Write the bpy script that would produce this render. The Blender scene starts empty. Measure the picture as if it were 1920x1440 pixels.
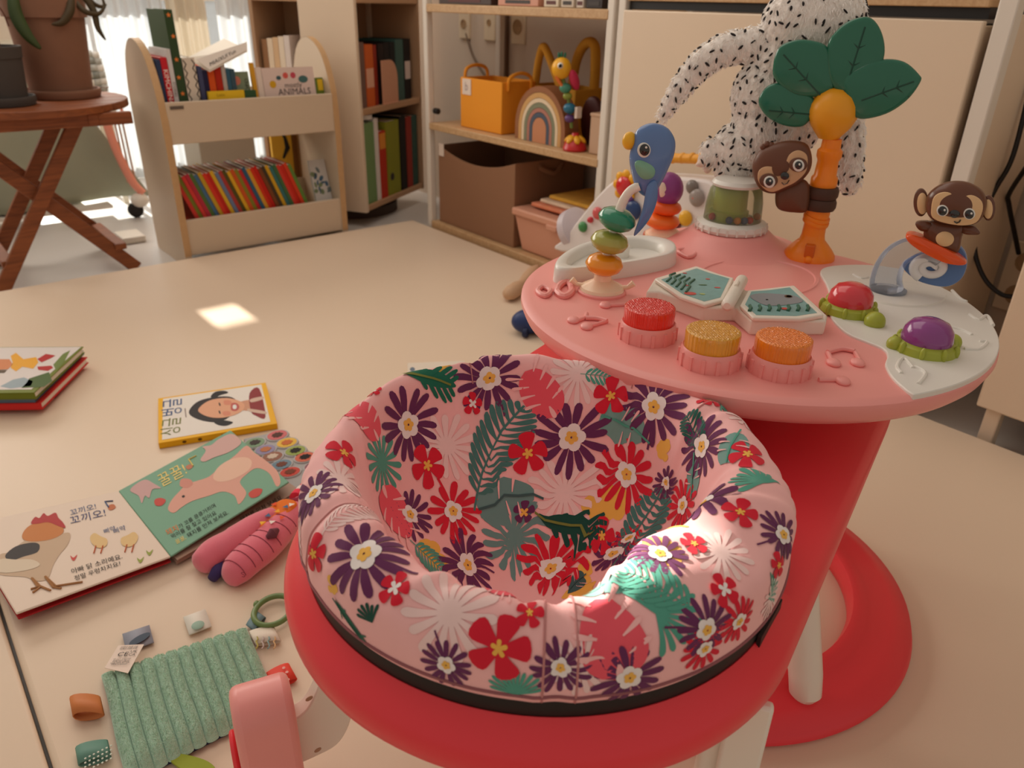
import bpy, bmesh, math, random
import numpy as np
from mathutils import Vector, Matrix
random.seed(7); rng = np.random.default_rng(7)
S = bpy.context.scene
COL = S.collection
PI = math.pi

# ------------------------------------------------------------------ camera
F, PITCH, ROLL, YAW, H = 1430.0, math.radians(26.6), math.radians(1.4), math.radians(40.2), 0.80
FW = Vector((math.sin(YAW)*math.cos(PITCH), math.cos(YAW)*math.cos(PITCH), -math.sin(PITCH)))
_r = Vector((math.cos(YAW), -math.sin(YAW), 0)); _u = _r.cross(FW)
RT = math.cos(ROLL)*_r + math.sin(ROLL)*_u
UP = RT.cross(FW)
CAM = Vector((0, 0, H))
cam_d = bpy.data.cameras.new('camera'); cam = bpy.data.objects.new('camera', cam_d); COL.objects.link(cam)
cam_d.sensor_width = 36; cam_d.lens = F/1920*36
cam_d.clip_start = 0.05; cam_d.clip_end = 60
cam.matrix_world = Matrix(((RT.x, UP.x, -FW.x, CAM.x), (RT.y, UP.y, -FW.y, CAM.y), (RT.z, UP.z, -FW.z, CAM.z), (0, 0, 0, 1)))
cam_d.dof.use_dof = True; cam_d.dof.focus_distance = 0.80; cam_d.dof.aperture_fstop = 8.0
S.camera = cam
def ray(px, py):
    return (FW*F + RT*(px-960) + UP*(720-py)).normalized()
def G(px, py, z=0.0):                    # where the sight line through a photo point meets height z
    d = ray(px, py); return CAM + d*((z-CAM.z)/d.z)
def GX(px, py, x):
    d = ray(px, py); return CAM + d*((x-CAM.x)/d.x)
def GY(px, py, y):
    d = ray(px, py); return CAM + d*((y-CAM.y)/d.y)
class VP:                                # an upright plane through O
    def __init__(s, O, n=None):
        s.O = Vector(O)
        n = Vector(n) if n else Vector((CAM.x-s.O.x, CAM.y-s.O.y, 0))
        s.n = n.normalized(); s.r = Vector((-s.n.y, s.n.x, 0)); s.u = Vector((0, 0, 1))
    def w(s, px, py):
        d = ray(px, py); t = (s.O-CAM).dot(s.n)/d.dot(s.n); return CAM + d*t
    def ab(s, px, py):
        q = s.w(px, py)-s.O; return (q.dot(s.r), q.z)
    def loc(s, a, b, c=0.0):
        return s.r*a + s.u*b + s.n*c

# ------------------------------------------------------------------ light
S.view_settings.view_transform = 'Standard'; S.view_settings.look = 'None'
S.view_settings.gamma = 1.0; S.view_settings.exposure = 0.0; S.view_settings.use_curve_mapping = False
S.cycles.use_denoising = True
S.cycles.max_bounces = 8; S.cycles.diffuse_bounces = 4; S.cycles.glossy_bounces = 4
S.cycles.transmission_bounces = 8; S.cycles.transparent_max_bounces = 12
S.cycles.caustics_reflective = False; S.cycles.caustics_refractive = False
S.cycles.sample_clamp_indirect = 4.0
wd = bpy.data.worlds.new('world'); S.world = wd; wd.use_nodes = True
bg = wd.node_tree.nodes['Background']; bg.inputs[0].default_value = (1.0, 0.87, 0.75, 1); bg.inputs[1].default_value = 0.44
def light(name, kind, loc, energy, color, **k):
    d = bpy.data.lights.new(name, kind); d.energy = energy; d.color = color
    for a, b in k.items(): setattr(d, a, b)
    o = bpy.data.objects.new(name, d); COL.objects.link(o); o.location = loc; return o
SUN_T = 0.38                              # drop per metre towards the room
sun = light('sun', 'SUN', (0.6, 9, 4), 16.0, (1.0, 0.93, 0.82), angle=math.radians(0.6))
sun.rotation_euler = Vector((0, -1, -SUN_T)).to_track_quat('-Z', 'Y').to_euler()
win = light('window_daylight', 'AREA', (0.55, 4.12, 1.55), 56.0, (1.0, 0.92, 0.82), shape='RECTANGLE', size=2.9, size_y=1.15)
win.rotation_euler = Vector((0, -1, -0.30)).to_track_quat('-Z', 'Y').to_euler()

ceil_fill = light('ceiling_bounce_fill', 'AREA', (0.9, 2.1, 2.30), 16.5, (1.0, 0.88, 0.77), shape='SQUARE', size=2.0)  # added fill panel imitating light bounced off the ceiling, no lamp there

# ------------------------------------------------------------------ materials
def lin(c):
    return tuple((x/255/12.92 if x/255 <= 0.04045 else ((x/255+0.055)/1.055)**2.4) for x in c)
MATS = {}
def mat(name, rgb=(200, 200, 200), rough=0.5, spec=0.5, bump=0.0, bscale=200.0, vary=0.0, vscale=8.0, metal=0.0,
        trans=0.0, sheen=0.0, coat=0.0, sss=0.0, alpha=1.0, rgb2=None, kind=None, emit=0.0, ior=1.45):
    if name in MATS: return MATS[name]
    if name.startswith(('ink_', 'cover_', 'page_', 'btn')): spec = 0.15; rough = max(rough, 0.5); coat = 0.0
    m = bpy.data.materials.new(name); m.use_nodes = True; nt = m.node_tree; N = nt.nodes; L = nt.links
    p = N['Principled BSDF']; c = lin(rgb)
    p.inputs['Base Color'].default_value = (*c, 1); p.inputs['Roughness'].default_value = rough
    p.inputs['Specular IOR Level'].default_value = spec; p.inputs['Metallic'].default_value = metal
    p.inputs['Transmission Weight'].default_value = trans; p.inputs['IOR'].default_value = ior
    p.inputs['Sheen Weight'].default_value = sheen; p.inputs['Coat Weight'].default_value = coat; p.inputs['Coat Roughness'].default_value = 0.12
    if sss: 
        p.inputs['Subsurface Weight'].default_value = sss; p.inputs['Subsurface Radius'].default_value = (0.02, 0.01, 0.008); p.inputs['Subsurface Scale'].default_value = 0.3
    if alpha < 1: p.inputs['Alpha'].default_value = alpha
    if emit: p.inputs['Emission Color'].default_value = (*c, 1); p.inputs['Emission Strength'].default_value = emit
    tc = N.new('ShaderNodeTexCoord')
    if kind == 'wood':
        mp = N.new('ShaderNodeMapping'); mp.inputs['Scale'].default_value = (1, vscale, vscale); L.new(tc.outputs['Object'], mp.inputs[0])
        nz = N.new('ShaderNodeTexNoise'); nz.inputs['Scale'].default_value = 6; nz.inputs['Detail'].default_value = 6; nz.inputs['Distortion'].default_value = 1.2
        L.new(mp.outputs[0], nz.inputs[0])
        r = N.new('ShaderNodeValToRGB'); r.color_ramp.elements[0].position = 0.3; r.color_ramp.elements[1].position = 0.72
        r.color_ramp.elements[0].color = (*lin(rgb2 or tuple(x*0.8 for x in rgb)), 1); r.color_ramp.elements[1].color = (*c, 1)
        L.new(nz.outputs[0], r.inputs[0]); L.new(r.outputs[0], p.inputs['Base Color'])
    elif vary:
        nz = N.new('ShaderNodeTexNoise'); nz.inputs['Scale'].default_value = vscale; nz.inputs['Detail'].default_value = 4
        L.new(tc.outputs['Object'], nz.inputs[0])
        mx = N.new('ShaderNodeMix'); mx.data_type = 'RGBA'; L.new(nz.outputs[0], mx.inputs[0])
        mx.inputs[6].default_value = (*[x*(1-vary) for x in c], 1)
        mx.inputs[7].default_value = (*(lin(rgb2) if rgb2 else [min(1, x*(1+vary)) for x in c]), 1)
        L.new(mx.outputs[2], p.inputs['Base Color'])
    if bump:
        nb = N.new('ShaderNodeTexNoise'); nb.inputs['Scale'].default_value = bscale; nb.inputs['Detail'].default_value = 3
        L.new(tc.outputs['Object'], nb.inputs[0])
        b = N.new('ShaderNodeBump'); b.inputs['Strength'].default_value = bump; b.inputs['Distance'].default_value = 0.002
        L.new(nb.outputs[0], b.inputs['Height']); L.new(b.outputs[0], p.inputs['Normal'])
    MATS[name] = m; return m
def translucent(name, rgb, t=0.6):
    m = bpy.data.materials.new(name); m.use_nodes = True; nt = m.node_tree; N = nt.nodes; L = nt.links
    p = N['Principled BSDF']; p.inputs['Base Color'].default_value = (*lin(rgb), 1); p.inputs['Roughness'].default_value = 0.9
    tr = N.new('ShaderNodeBsdfTranslucent'); tr.inputs[0].default_value = (*lin(rgb), 1)
    mx = N.new('ShaderNodeMixShader'); mx.inputs[0].default_value = t
    L.new(p.outputs[0], mx.inputs[1]); L.new(tr.outputs[0], mx.inputs[2]); L.new(mx.outputs[0], N['Material Output'].inputs[0])
    MATS[name] = m; return m
def glass(name, rgb, rough=0.05, body=0.35):
    m = bpy.data.materials.new(name); m.use_nodes = True; nt = m.node_tree; N = nt.nodes; L = nt.links
    p = N['Principled BSDF']; p.inputs['Base Color'].default_value = (*lin(rgb), 1); p.inputs['Roughness'].default_value = rough
    tr = N.new('ShaderNodeBsdfTransparent'); tr.inputs[0].default_value = (*lin(rgb), 1)
    fr = N.new('ShaderNodeFresnel'); fr.inputs[0].default_value = 1.4
    ad = N.new('ShaderNodeMath'); ad.operation = 'ADD'; ad.inputs[1].default_value = body; ad.use_clamp = True
    L.new(fr.outputs[0], ad.inputs[0])
    mx = N.new('ShaderNodeMixShader'); L.new(ad.outputs[0], mx.inputs[0]); L.new(tr.outputs[0], mx.inputs[1]); L.new(p.outputs[0], mx.inputs[2])
    L.new(mx.outputs[0], N['Material Output'].inputs[0]); MATS[name] = m; return m

# ------------------------------------------------------------------ mesh helpers
class B:
    """collects shapes into one mesh; .obj() links it as ONE object"""
    def __init__(s): s.v = []; s.f = []; s.mi = []; s.m = 0
    def add(s, vs, fs):
        o = len(s.v); s.v += [tuple(v) for v in vs]; s.f += [tuple(i+o for i in f) for f in fs]; s.mi += [s.m]*len(fs); return s
    def box(s, c, size, R=None):
        x, y, z = [k/2 for k in size]; c = Vector(c)
        vs = [Vector((a*x, b*y, d*z)) for a in (-1, 1) for b in (-1, 1) for d in (-1, 1)]
        if R is not None: vs = [R @ v for v in vs]
        return s.add([v+c for v in vs], [(0, 1, 3, 2), (4, 6, 7, 5), (0, 4, 5, 1), (2, 3, 7, 6), (0, 2, 6, 4), (1, 5, 7, 3)])
    def hexa(s, bot, top):                 # 4 bottom corners, 4 top corners
        return s.add(list(bot)+list(top), [(3, 2, 1, 0), (4, 5, 6, 7)]+[(i, (i+1) % 4, 4+(i+1) % 4, 4+i) for i in range(4)])
    def lathe(s, prof, n=32, c=(0, 0, 0), R=None, sx=1, sy=1, close=False, a0=0, a1=2*PI):
        c = Vector(c); full = abs(a1-a0-2*PI) < 1e-6; k = n if full else n+1
        vs = []
        for r, z in prof:
            for i in range(k):
                a = a0+(a1-a0)*i/n; v = Vector((r*math.cos(a)*sx, r*math.sin(a)*sy, z)); vs.append((R @ v if R is not None else v)+c)
        fs = []; m = len(prof)
        for j in range(m-1 if not close else m):
            for i in range(n):
                i2 = (i+1) % k; j2 = (j+1) % m; fs.append((j*k+i, j*k+i2, j2*k+i2, j2*k+i))
        if full and not close:
            if prof[0][0] > 1e-5: fs.append(tuple(range(k))[::-1])
            if prof[-1][0] > 1e-5: fs.append(tuple((m-1)*k+i for i in range(k)))
        return s.add(vs, fs)
    def ell(s, c, r, R=None, n=20, m=12):
        prof = [(math.sin(PI*j/m)+1e-6, -math.cos(PI*j/m)) for j in range(m+1)]
        D = Matrix.Diagonal(Vector(r)); return s.lathe([(a, b) for a, b in prof], n, c, (R @ D) if R is not None else D)
    def tube(s, pts, r, n=10, closed=False, caps=True):
        pts = [Vector(p) for p in pts]; k = len(pts); rr = r if hasattr(r, '__len__') else [r]*k
        vs = []; nrm = None
        for i, p in enumerate(pts):
            a = pts[(i-1) % k] if (closed or i > 0) else p; b = pts[(i+1) % k] if (closed or i < k-1) else p
            t = (b-a).normalized()
            if nrm is None:
                nrm = t.orthogonal().normalized()
            nrm = (nrm-t*nrm.dot(t)); nrm = nrm.normalized() if nrm.length > 1e-6 else t.orthogonal().normalized()
            bn = t.cross(nrm)
            for j in range(n):
                q = 2*PI*j/n; vs.append(p+(nrm*math.cos(q)+bn*math.sin(q))*rr[i])
        fs = []
        for i in range(k if closed else k-1):
            for j in range(n):
                i2 = (i+1) % k; j2 = (j+1) % n; fs.append((i*n+j, i*n+j2, i2*n+j2, i2*n+j))
        if caps and not closed: fs += [tuple(range(n))[::-1], tuple((k-1)*n+j for j in range(n))]
        return s.add(vs, fs)
    def prism(s, poly, z0, z1, f=None):     # 2D outline -> solid; f maps (x,y,z) to 3D
        n = len(poly); f = f or (lambda x, y, z: Vector((x, y, z)))
        area = sum(poly[i][0]*poly[(i+1) % n][1]-poly[(i+1) % n][0]*poly[i][1] for i in range(n))
        if area < 0: poly = poly[::-1]
        vs = [f(x, y, z0) for x, y in poly]+[f(x, y, z1) for x, y in poly]
        return s.add(vs, [tuple(range(n))[::-1], tuple(range(n, 2*n))]+[(i, (i+1) % n, n+(i+1) % n, n+i) for i in range(n)])
    def pillow(s, poly, d1, d2, f, rings=6, p=0.5, flat=0.0):   # inflated outline, d1 towards the front, d2 to the back
        n = len(poly); cx = sum(q[0] for q in poly)/n; cy = sum(q[1] for q in poly)/n
        area = sum(poly[i][0]*poly[(i+1) % n][1]-poly[(i+1) % n][0]*poly[i][1] for i in range(n))
        if area < 0: poly = poly[::-1]
        vs = []; seq = []
        for j in range(-rings, rings+1):
            a = PI/2*j/rings; sc = max(math.cos(a)**(2*p) if abs(j) < rings else 0, 0) if not flat else (1-(1-flat)*(abs(j)/rings)**3 if abs(j) < rings else 0)
            h = math.sin(abs(a))*(d1 if j > 0 else -d2)
            if abs(j) == rings: seq.append(len(vs)); vs.append(f(cx, cy, h)); continue
            seq.append(len(vs))
            for x, y in poly: vs.append(f(cx+(x-cx)*sc, cy+(y-cy)*sc, h))
        fs = []; m = 2*rings+1
        for j in range(m-1):
            A, Bb = seq[j], seq[j+1]
            for i in range(n):
                i2 = (i+1) % n
                if j == 0: fs.append((A, Bb+i2, Bb+i))
                elif j == m-2: fs.append((A+i, A+i2, Bb))
                else: fs.append((A+i, A+i2, Bb+i2, Bb+i))
        return s.add(vs, fs)
    def grid(s, fn, nu, nv, cu=False, cv=False):
        ku = nu if cu else nu+1; kv = nv if cv else nv+1
        vs = [fn(i/nu, j/nv) for i in range(ku) for j in range(kv)]
        fs = [(i*kv+j, ((i+1) % ku)*kv+j, ((i+1) % ku)*kv+(j+1) % kv, i*kv+(j+1) % kv) for i in range(nu) for j in range(nv)]
        return s.add(vs, fs)
    def flat(s, poly, f):
        s.add([f(x, y) for x, y in poly], [tuple(range(len(poly)))]); return s
    def mesh(s, name, smooth=True, ang=40):
        me = bpy.data.meshes.new(name); me.from_pydata(s.v, [], s.f); me.update()
        if smooth:
            me.polygons.foreach_set('use_smooth', [True]*len(me.polygons))
            try: me.set_sharp_from_angle(angle=math.radians(ang))
            except Exception: pass
        return me
    def obj(s, name, m, parent=None, smooth=True, ang=40, bevel=0.0, seg=2, sub=0, flip=False):
        me = s.mesh(name, smooth, ang)
        bm = bmesh.new(); bm.from_mesh(me); bmesh.ops.recalc_face_normals(bm, faces=bm.faces); bm.to_mesh(me); bm.free()
        ms = m if isinstance(m, (list, tuple)) else [m]
        for q in ms: me.materials.append(q)
        if len(ms) > 1: me.polygons.foreach_set('material_index', s.mi)
        o = bpy.data.objects.new(name, me); COL.objects.link(o)
        if parent is not None: o.parent = parent
        if bevel:
            b = o.modifiers.new('bevel', 'BEVEL'); b.width = bevel; b.segments = seg; b.limit_method = 'ANGLE'; b.angle_limit = math.radians(35)
        if sub:
            b = o.modifiers.new('subd', 'SUBSURF'); b.levels = sub; b.render_levels = sub
        return o
ORD = ['first', 'second', 'third', 'fourth', 'fifth', 'sixth', 'seventh', 'eighth', 'ninth', 'tenth', 'eleventh', 'twelfth', 'thirteenth', 'fourteenth', 'fifteenth', 'sixteenth', 'seventeenth', 'eighteenth', 'nineteenth', 'twentieth'] + ['twenty-'+x for x in ('first', 'second', 'third', 'fourth', 'fifth', 'sixth', 'seventh', 'eighth', 'ninth')] + ['thirtieth']
def tag(o, label=None, cat=None, group=None, kind=None):
    if label: o['label'] = label
    if cat: o['category'] = cat
    if group: o['group'] = group
    if kind: o['kind'] = kind
    return o
def thing(name, label, cat, loc=(0, 0, 0), rz=0.0, group=None):
    o = bpy.data.objects.new(name, None); COL.objects.link(o); o.location = loc; o.rotation_euler = (0, 0, rz)
    o.empty_display_size = 0.05
    return tag(o, label, cat, group)
def RZ(a): return Matrix.Rotation(a, 3, 'Z')
def RX(a): return Matrix.Rotation(a, 3, 'X')
def RY(a): return Matrix.Rotation(a, 3, 'Y')
def text_mesh(body, size, align='CENTER', extrude=0.0):
    c = bpy.data.curves.new('t', 'FONT'); c.body = body; c.size = size; c.align_x = align; c.align_y = 'CENTER'; c.resolution_u = 2; c.extrude = extrude
    o = bpy.data.objects.new('t', c); COL.objects.link(o)
    dg = bpy.context.evaluated_depsgraph_get(); me = bpy.data.meshes.new_from_object(o.evaluated_get(dg))
    vs = [v.co.copy() for v in me.vertices]; fs = [tuple(p.vertices) for p in me.polygons]
    bpy.data.objects.remove(o); bpy.data.curves.remove(c); bpy.data.meshes.remove(me)
    return vs, fs
def add_text(b, body, size, f, align='CENTER'):     # f maps (x,y) to 3D
    vs, fs = text_mesh(body, size, align); b.add([f(v.x, v.y) for v in vs], fs); return b
def circ(cx, cy, rx, ry=None, n=20, rot=0.0):
    ry = rx if ry is None else ry; c, s_ = math.cos(rot), math.sin(rot)
    return [(cx+rx*math.cos(2*PI*i/n)*c-ry*math.sin(2*PI*i/n)*s_, cy+rx*math.cos(2*PI*i/n)*s_+ry*math.sin(2*PI*i/n)*c) for i in range(n)]
def spline(pts, n=8, closed=True):                 # Catmull-Rom through 2D or 3D points
    P = [np.array(p, float) for p in pts]; k = len(P); out = []
    for i in range(k if closed else k-1):
        if closed: a, b, c, d = P[(i-1) % k], P[i], P[(i+1) % k], P[(i+2) % k]
        else: a, b, c, d = P[max(i-1, 0)], P[i], P[i+1], P[min(i+2, k-1)]
        for j in range(n):
            t = j/n; out.append(0.5*(2*b+(c-a)*t+(2*a-5*b+4*c-d)*t*t+(3*b-a-3*c+d)*t**3))
    if not closed: out.append(P[-1])
    return [tuple(float(x) for x in q) for q in out]
# ------------------------------------------------------------------ shared materials
m_floor = mat('floor_grey_laminate', (196, 190, 184), 0.32, vary=0.06, vscale=3)
m_mat = mat('beige_vinyl_mat', (226, 204, 180), 0.34, 0.14, bump=0.03, bscale=260, vary=0.02, vscale=2)
m_cab = mat('cream_laminate', (224, 203, 178), 0.45, vary=0.02, vscale=5)
m_wall = mat('wall_paint', (205, 188, 170), 0.85, vary=0.03, vscale=4)
m_white = mat('white_paint', (226, 218, 206), 0.45)
m_shelfwood = mat('pale_oak', (205, 170, 128), 0.5, kind='wood', vscale=14, rgb2=(184, 146, 104))
m_edge = mat('plywood_edge', (190, 152, 108), 0.6, vary=0.1, vscale=60)
m_teak = mat('acacia_wood', (150, 84, 44), 0.5, kind='wood', vscale=10, rgb2=(112, 58, 28))
m_page = mat('paper_pages', (232, 224, 210), 0.8, vary=0.05, vscale=300)
m_black = mat('black_plastic', (22, 18, 17), 0.5)
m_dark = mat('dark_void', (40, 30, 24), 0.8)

# ------------------------------------------------------------------ the room
tag(B().box((1.0, 1.6, -0.06), (8, 8, 0.04)).obj('floor', m_floor), kind='structure')
tag(B().box((2.13, 1.4, 1.15), (0.12, 6.4, 2.4)).obj('wall_right', m_wall), kind='structure')
wb = B()
XS = [-3.0, 0.285, 0.41, 0.455, 0.615, 0.72, 0.9, 1.75, 2.07]; 
holes = [(0.455, 0.90, 0.03, 0.60), (0.90, 1.75, 0.03, 0.80), (0.615, 0.72, 0.835, 0.935), (0.285, 0.41, 1.965, 2.08)]  # last two are slots added to throw sun patches on mat and seat
ZS = sorted({-0.04, 0.03, 0.60, 0.80, 0.835, 0.935, 1.965, 2.08, 2.35}); XS = sorted(set(XS))
for i in range(len(XS)-1):
    for j in range(len(ZS)-1):
        a, b_, c, d = XS[i], XS[i+1], ZS[j], ZS[j+1]; mx, mz = (a+b_)/2, (c+d)/2
        if any(h[0] < mx < h[1] and h[2] < mz < h[3] for h in holes): continue
        wb.box((mx, 4.36, mz), (b_-a, 0.12, d-c))
tag(wb.obj('wall_back', m_wall, smooth=False), kind='structure')
m_glass = glass('clear_glass', (245, 248, 250), 0.02, 0.03)
wn = B()
for x in (0.9, 1.32, 1.735): wn.box((x, 4.36, 0.415), (0.03, 0.05, 0.77))
wn.box((0.47, 4.36, 0.315), (0.03, 0.05, 0.57))
wn.box((1.10, 4.36, 0.045), (1.29, 0.05, 0.03)); wn.box((1.32, 4.36, 0.785), (0.85, 0.05, 0.03)); wn.box((0.68, 4.36, 0.585), (0.44, 0.05, 0.03))
w1 = tag(wn.obj('window_1', m_white, smooth=False), kind='structure')
for a, b_ in ((0.485, 0.885), (0.915, 1.305), (1.335, 1.72)):
    B().box(((a+b_)/2, 4.36, 0.415 if a > 0.5 else 0.315), (b_-a, 0.006, 0.71 if a > 0.5 else 0.51)).obj('pane', m_glass, w1, smooth=False)

# curtains in front of the window
m_sheer = translucent('sheer_white', (214, 216, 218), 0.30)
m_drape = translucent('cream_drape', (214, 202, 182), 0.15)
def curtain(name, label, x0, x1, y, z0, z1, m, folds, amp=0.018):
    def f(u, v):
        x = x0+(x1-x0)*u; return Vector((x, y+amp*math.sin(u*folds*2*PI)+0.4*amp*math.sin(u*folds*5.1+v*2), z0+(z1-z0)*v))
    o = B().grid(f, int(folds*14), 10).obj(name, m, ang=180); tag(o, label, 'curtain'); return o
curtain('curtain', 'sheer white curtain hanging straight in front of the bright window', 0.94, 1.30, 4.20, -0.035, 2.2, m_sheer, 7)
curtain('curtain', 'cream drape gathered beside the sheer white curtain', 1.31, 1.50, 4.17, -0.035, 2.2, m_drape, 4)
curtain('curtain', 'narrow strip of white curtain next to the revolving bookcase', 1.56, 1.95, 4.20, -0.035, 2.2, m_sheer, 6)
curtain('curtain', 'gathered white window shade behind the terracotta pot', 0.76, 0.96, 4.12, 0.50, 0.84, m_sheer, 3, 0.012)

# play mats
pm = thing('play_mat', 'large glossy beige play mat covering the floor under the toys', 'mat', (0.82, 0.9, -0.04))
B().box((0, 0, 0.02), (1.68, 3.43, 0.04)).obj('mat_panel', m_mat, pm, bevel=0.008, seg=3)
pm2 = thing('play_mat', 'narrow strip of a second beige play mat beside the green ribbed toy', 'mat', (-0.56, 0.9, -0.04))
B().box((0, 0, 0.0185), (1.072, 3.43, 0.037)).obj('mat_panel', m_mat, pm2, bevel=0.005, seg=3)

# ------------------------------------------------------------------ open shelf unit against the right wall
su = thing('shelf_unit', 'open shelf unit with white posts and pale oak shelves', 'shelf', (1.855, 2.055, 0))
X0, X1 = 1.672, 2.05
for (x, y) in ((1.687, 2.512), (2.02, 2.512), (1.687, 1.605), (2.02, 1.605)):
    B().box((x-1.855, y-2.055, 0.56), (0.026, 0.026, 1.20)).obj('post', m_white, su, bevel=0.004)
for z0, t in ((-0.036, 0.056), (0.366, 0.024), (0.762, 0.026)):
    B().box((0, 0, z0+t/2), (0.366, 0.886, t)).obj('shelf_board', m_shelfwood, su, bevel=0.003)
B().lathe([(0.011, 0), (0.011, 0.02), (0.006, 0.024)], 12, (1.70-1.855, 2.495-2.055, 0.43), RX(PI/2)).obj('peg', m_black, su)

# white cupboard with door, wooden top
cb = thing('cupboard', 'cream cupboard with one wide plain door behind the toy tray', 'cupboard', (1.86, 1.1, 0))
b = B(); b.box((0.01, 0, 0.39), (0.36, 0.90, 0.78)); b.obj('body', m_cab, cb, bevel=0.002)
B().box((-0.182, -0.0, 0.395), (0.018, 0.905, 0.785)).obj('door', m_cab, cb, bevel=0.003)
B().box((-0.168, 0.467, 0.55), (0.03, 0.024, 1.18)).obj('post', m_white, cb, bevel=0.003)
B().box((-0.168, -0.484, 0.55), (0.035, 0.034, 1.18)).obj('post', m_white, cb, bevel=0.003)
B().box((0.01, -0.484, 0.40), (0.32, 0.02, 0.80)).obj('side_panel', m_cab, cb, bevel=0.002)
B().box((0.0, 0, 0.80), (0.34, 0.9, 0.02)).obj('gap_shade', m_black, cb)  # black slab standing in for the shade in the gap below the worktop
wt = thing('worktop', 'pale wooden board lying across the top of the cream cupboard', 'board', (1.86, 1.1, 0.81))
B().box((0, 0, 0.009), (0.36, 0.90, 0.018)).obj('board', m_shelfwood, wt, bevel=0.002)
# framed low cabinet on the far right
fc = thing('low_cabinet', 'cream low cabinet with a framed panel door on short legs', 'cabinet', (1.86, -0.02, 0))
B().box((0.01, 0, 0.33), (0.35, 0.94, 0.54)).obj('body', m_cab, fc, bevel=0.003)
fr = B()
fr.box((-0.18, 0.40, 0.33), (0.02, 0.16, 0.54)); fr.box((-0.18, -0.40, 0.33), (0.02, 0.16, 0.54))
fr.box((-0.18, 0, 0.10), (0.02, 0.64, 0.085)); fr.box((-0.18, 0, 0.555), (0.02, 0.64, 0.09))
fr.obj('door_frame', m_cab, fc, bevel=0.004)
B().box((-0.174, 0, 0.33), (0.006, 0.64, 0.38)).obj('door_panel', m_cab, fc)
for (x, y) in ((-0.16, 0.448), (0.16, 0.448), (-0.16, -0.44), (0.16, -0.44)):
    B().box((x, y, 0.012), (0.03, 0.03, 0.10)).obj('leg', m_cab, fc, bevel=0.003)
B().box((0.10, 0, 0.012), (0.02, 0.86, 0.09)).obj('under_shade_board', m_dark, fc)  # dark board added to imitate the shade under the cabinet

# sockets, trunking and cables on the right wall
m_sock = mat('socket_plastic', (222, 204, 176), 0.4)
def socket(y, z, w, h, label, holes_):
    t = thing('wall_socket', label, 'socket', (2.07, y, z))
    B().box((-0.006, 0, 0), (0.012, w, h)).obj('plate', m_sock, t, bevel=0.003)
    for (dy, dz, r) in holes_:
        B().lathe([(r, 0), (r, 0.003), (r*0.8, 0.003), (r*0.8, 0.0005)], 16, (-0.012, dy, dz), RY(-PI/2)).obj('socket_face', mat('socket_face', (170, 140, 104), 0.5), t)
socket(2.80, 0.715, 0.07, 0.11, 'cream wall switch high behind the yellow basket, nearest the corner', [(0, 0, 0.018)])
socket(2.63, 0.715, 0.07, 0.11, 'cream wall switch behind the yellow basket, beside the trunking', [(0, 0.01, 0.012)])
socket(2.455, 0.715, 0.08, 0.12, 'cream wall socket above the yellow loop handles', [(0, 0, 0.027)])
socket(0.560, 0.235, 0.09, 0.17, 'cream double wall socket with black cables plugged in, beside the cupboard', [(0, 0.04, 0.024), (0, -0.04, 0.024)])
tk = B().box((2.062, 2.535, 0.55), (0.016, 0.035, 0.9)).obj('cable_trunking', mat('trunk', (120, 92, 70), 0.6), bevel=0.002)
tag(tk, 'brown vertical cable trunking on the wall behind the shelf unit', 'trunking')
m_cable = mat('cable_grey', (120, 100, 82), 0.5)
c1 = spline([(2.06, 2.785, 0.68), (2.06, 2.74, 0.60), (2.06, 2.66, 0.53), (2.06, 2.58, 0.49), (2.055, 2.45, 0.45), (2.05, 2.40, 0.395)], 6, False)
tag(B().tube(c1, 0.005, 8).obj('cable', m_cable), 'thin grey cable running down the wall from the switch', 'cable')
m_bcab = mat('cable_black', (14, 12, 12), 0.4)
def wcable(pts, label):
    P = []
    for (px, py, x) in pts: P.append(tuple(GX(px, py, x)))
    tag(B().tube(spline(P, 8, False), 0.0052, 8).obj('cable', m_bcab), label, 'cable')
wcable([(1935, 150, 1.85), (1900, 290, 1.85), (1866, 355, 1.85), (1836, 415, 1.85), (1828, 470, 1.85), (1846, 522, 1.85), (1878, 552, 1.85), (1910, 556, 1.85)], 'black cable looping down beside the cream cupboard')
wcable([(1930, 305, 1.85), (1893, 362, 1.92), (1892, 385, 1.94), (1903, 440, 1.98), (1910, 475, 2.02)], 'black cable bent sharply and plugged into the wall socket')

# ------------------------------------------------------------------ books
def book(label, loc, w, d, h, rgb, rz=0.0, tilt=0.0, group=None, name='book', cover_rgb=None, lean=0.0, pages=True, cat='book'):
    """spine faces local -y; w thickness, d depth, h height"""
    t = thing(name, label, cat, loc, rz, group)
    R = RX(lean) @ RY(tilt); ct = min(0.003, w*0.09)
    k = B()
    for c, s_ in (((w/2-ct/2, d/2, h/2), (ct, d, h)), ((-w/2+ct/2, d/2, h/2), (ct, d, h)), ((0, ct/2, h/2), (w-2*ct, ct, h))):
        k.box(R @ Vector(c), s_, R)
    k.obj('cover', mat('cover_%d_%d_%d' % tuple(rgb), rgb, 0.4), t, smooth=False)
    B().box(R @ Vector((0, ct+(d-ct-0.004)/2, h/2)), (w-2*ct, d-ct-0.004, h-0.006), R).obj('pages', m_page, t, smooth=False)
    return t
def on_spine(t, w, h, tilt, draw, m, name='spine_print', lean=0.0):
    R = RX(lean) @ RY(tilt); k = B(); draw(k, lambda x, y: R @ Vector((x, -0.0006, y))); k.obj(name, m, t, smooth=False)

m_rack = mat('rack_white', (202, 182, 158), 0.5)
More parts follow.
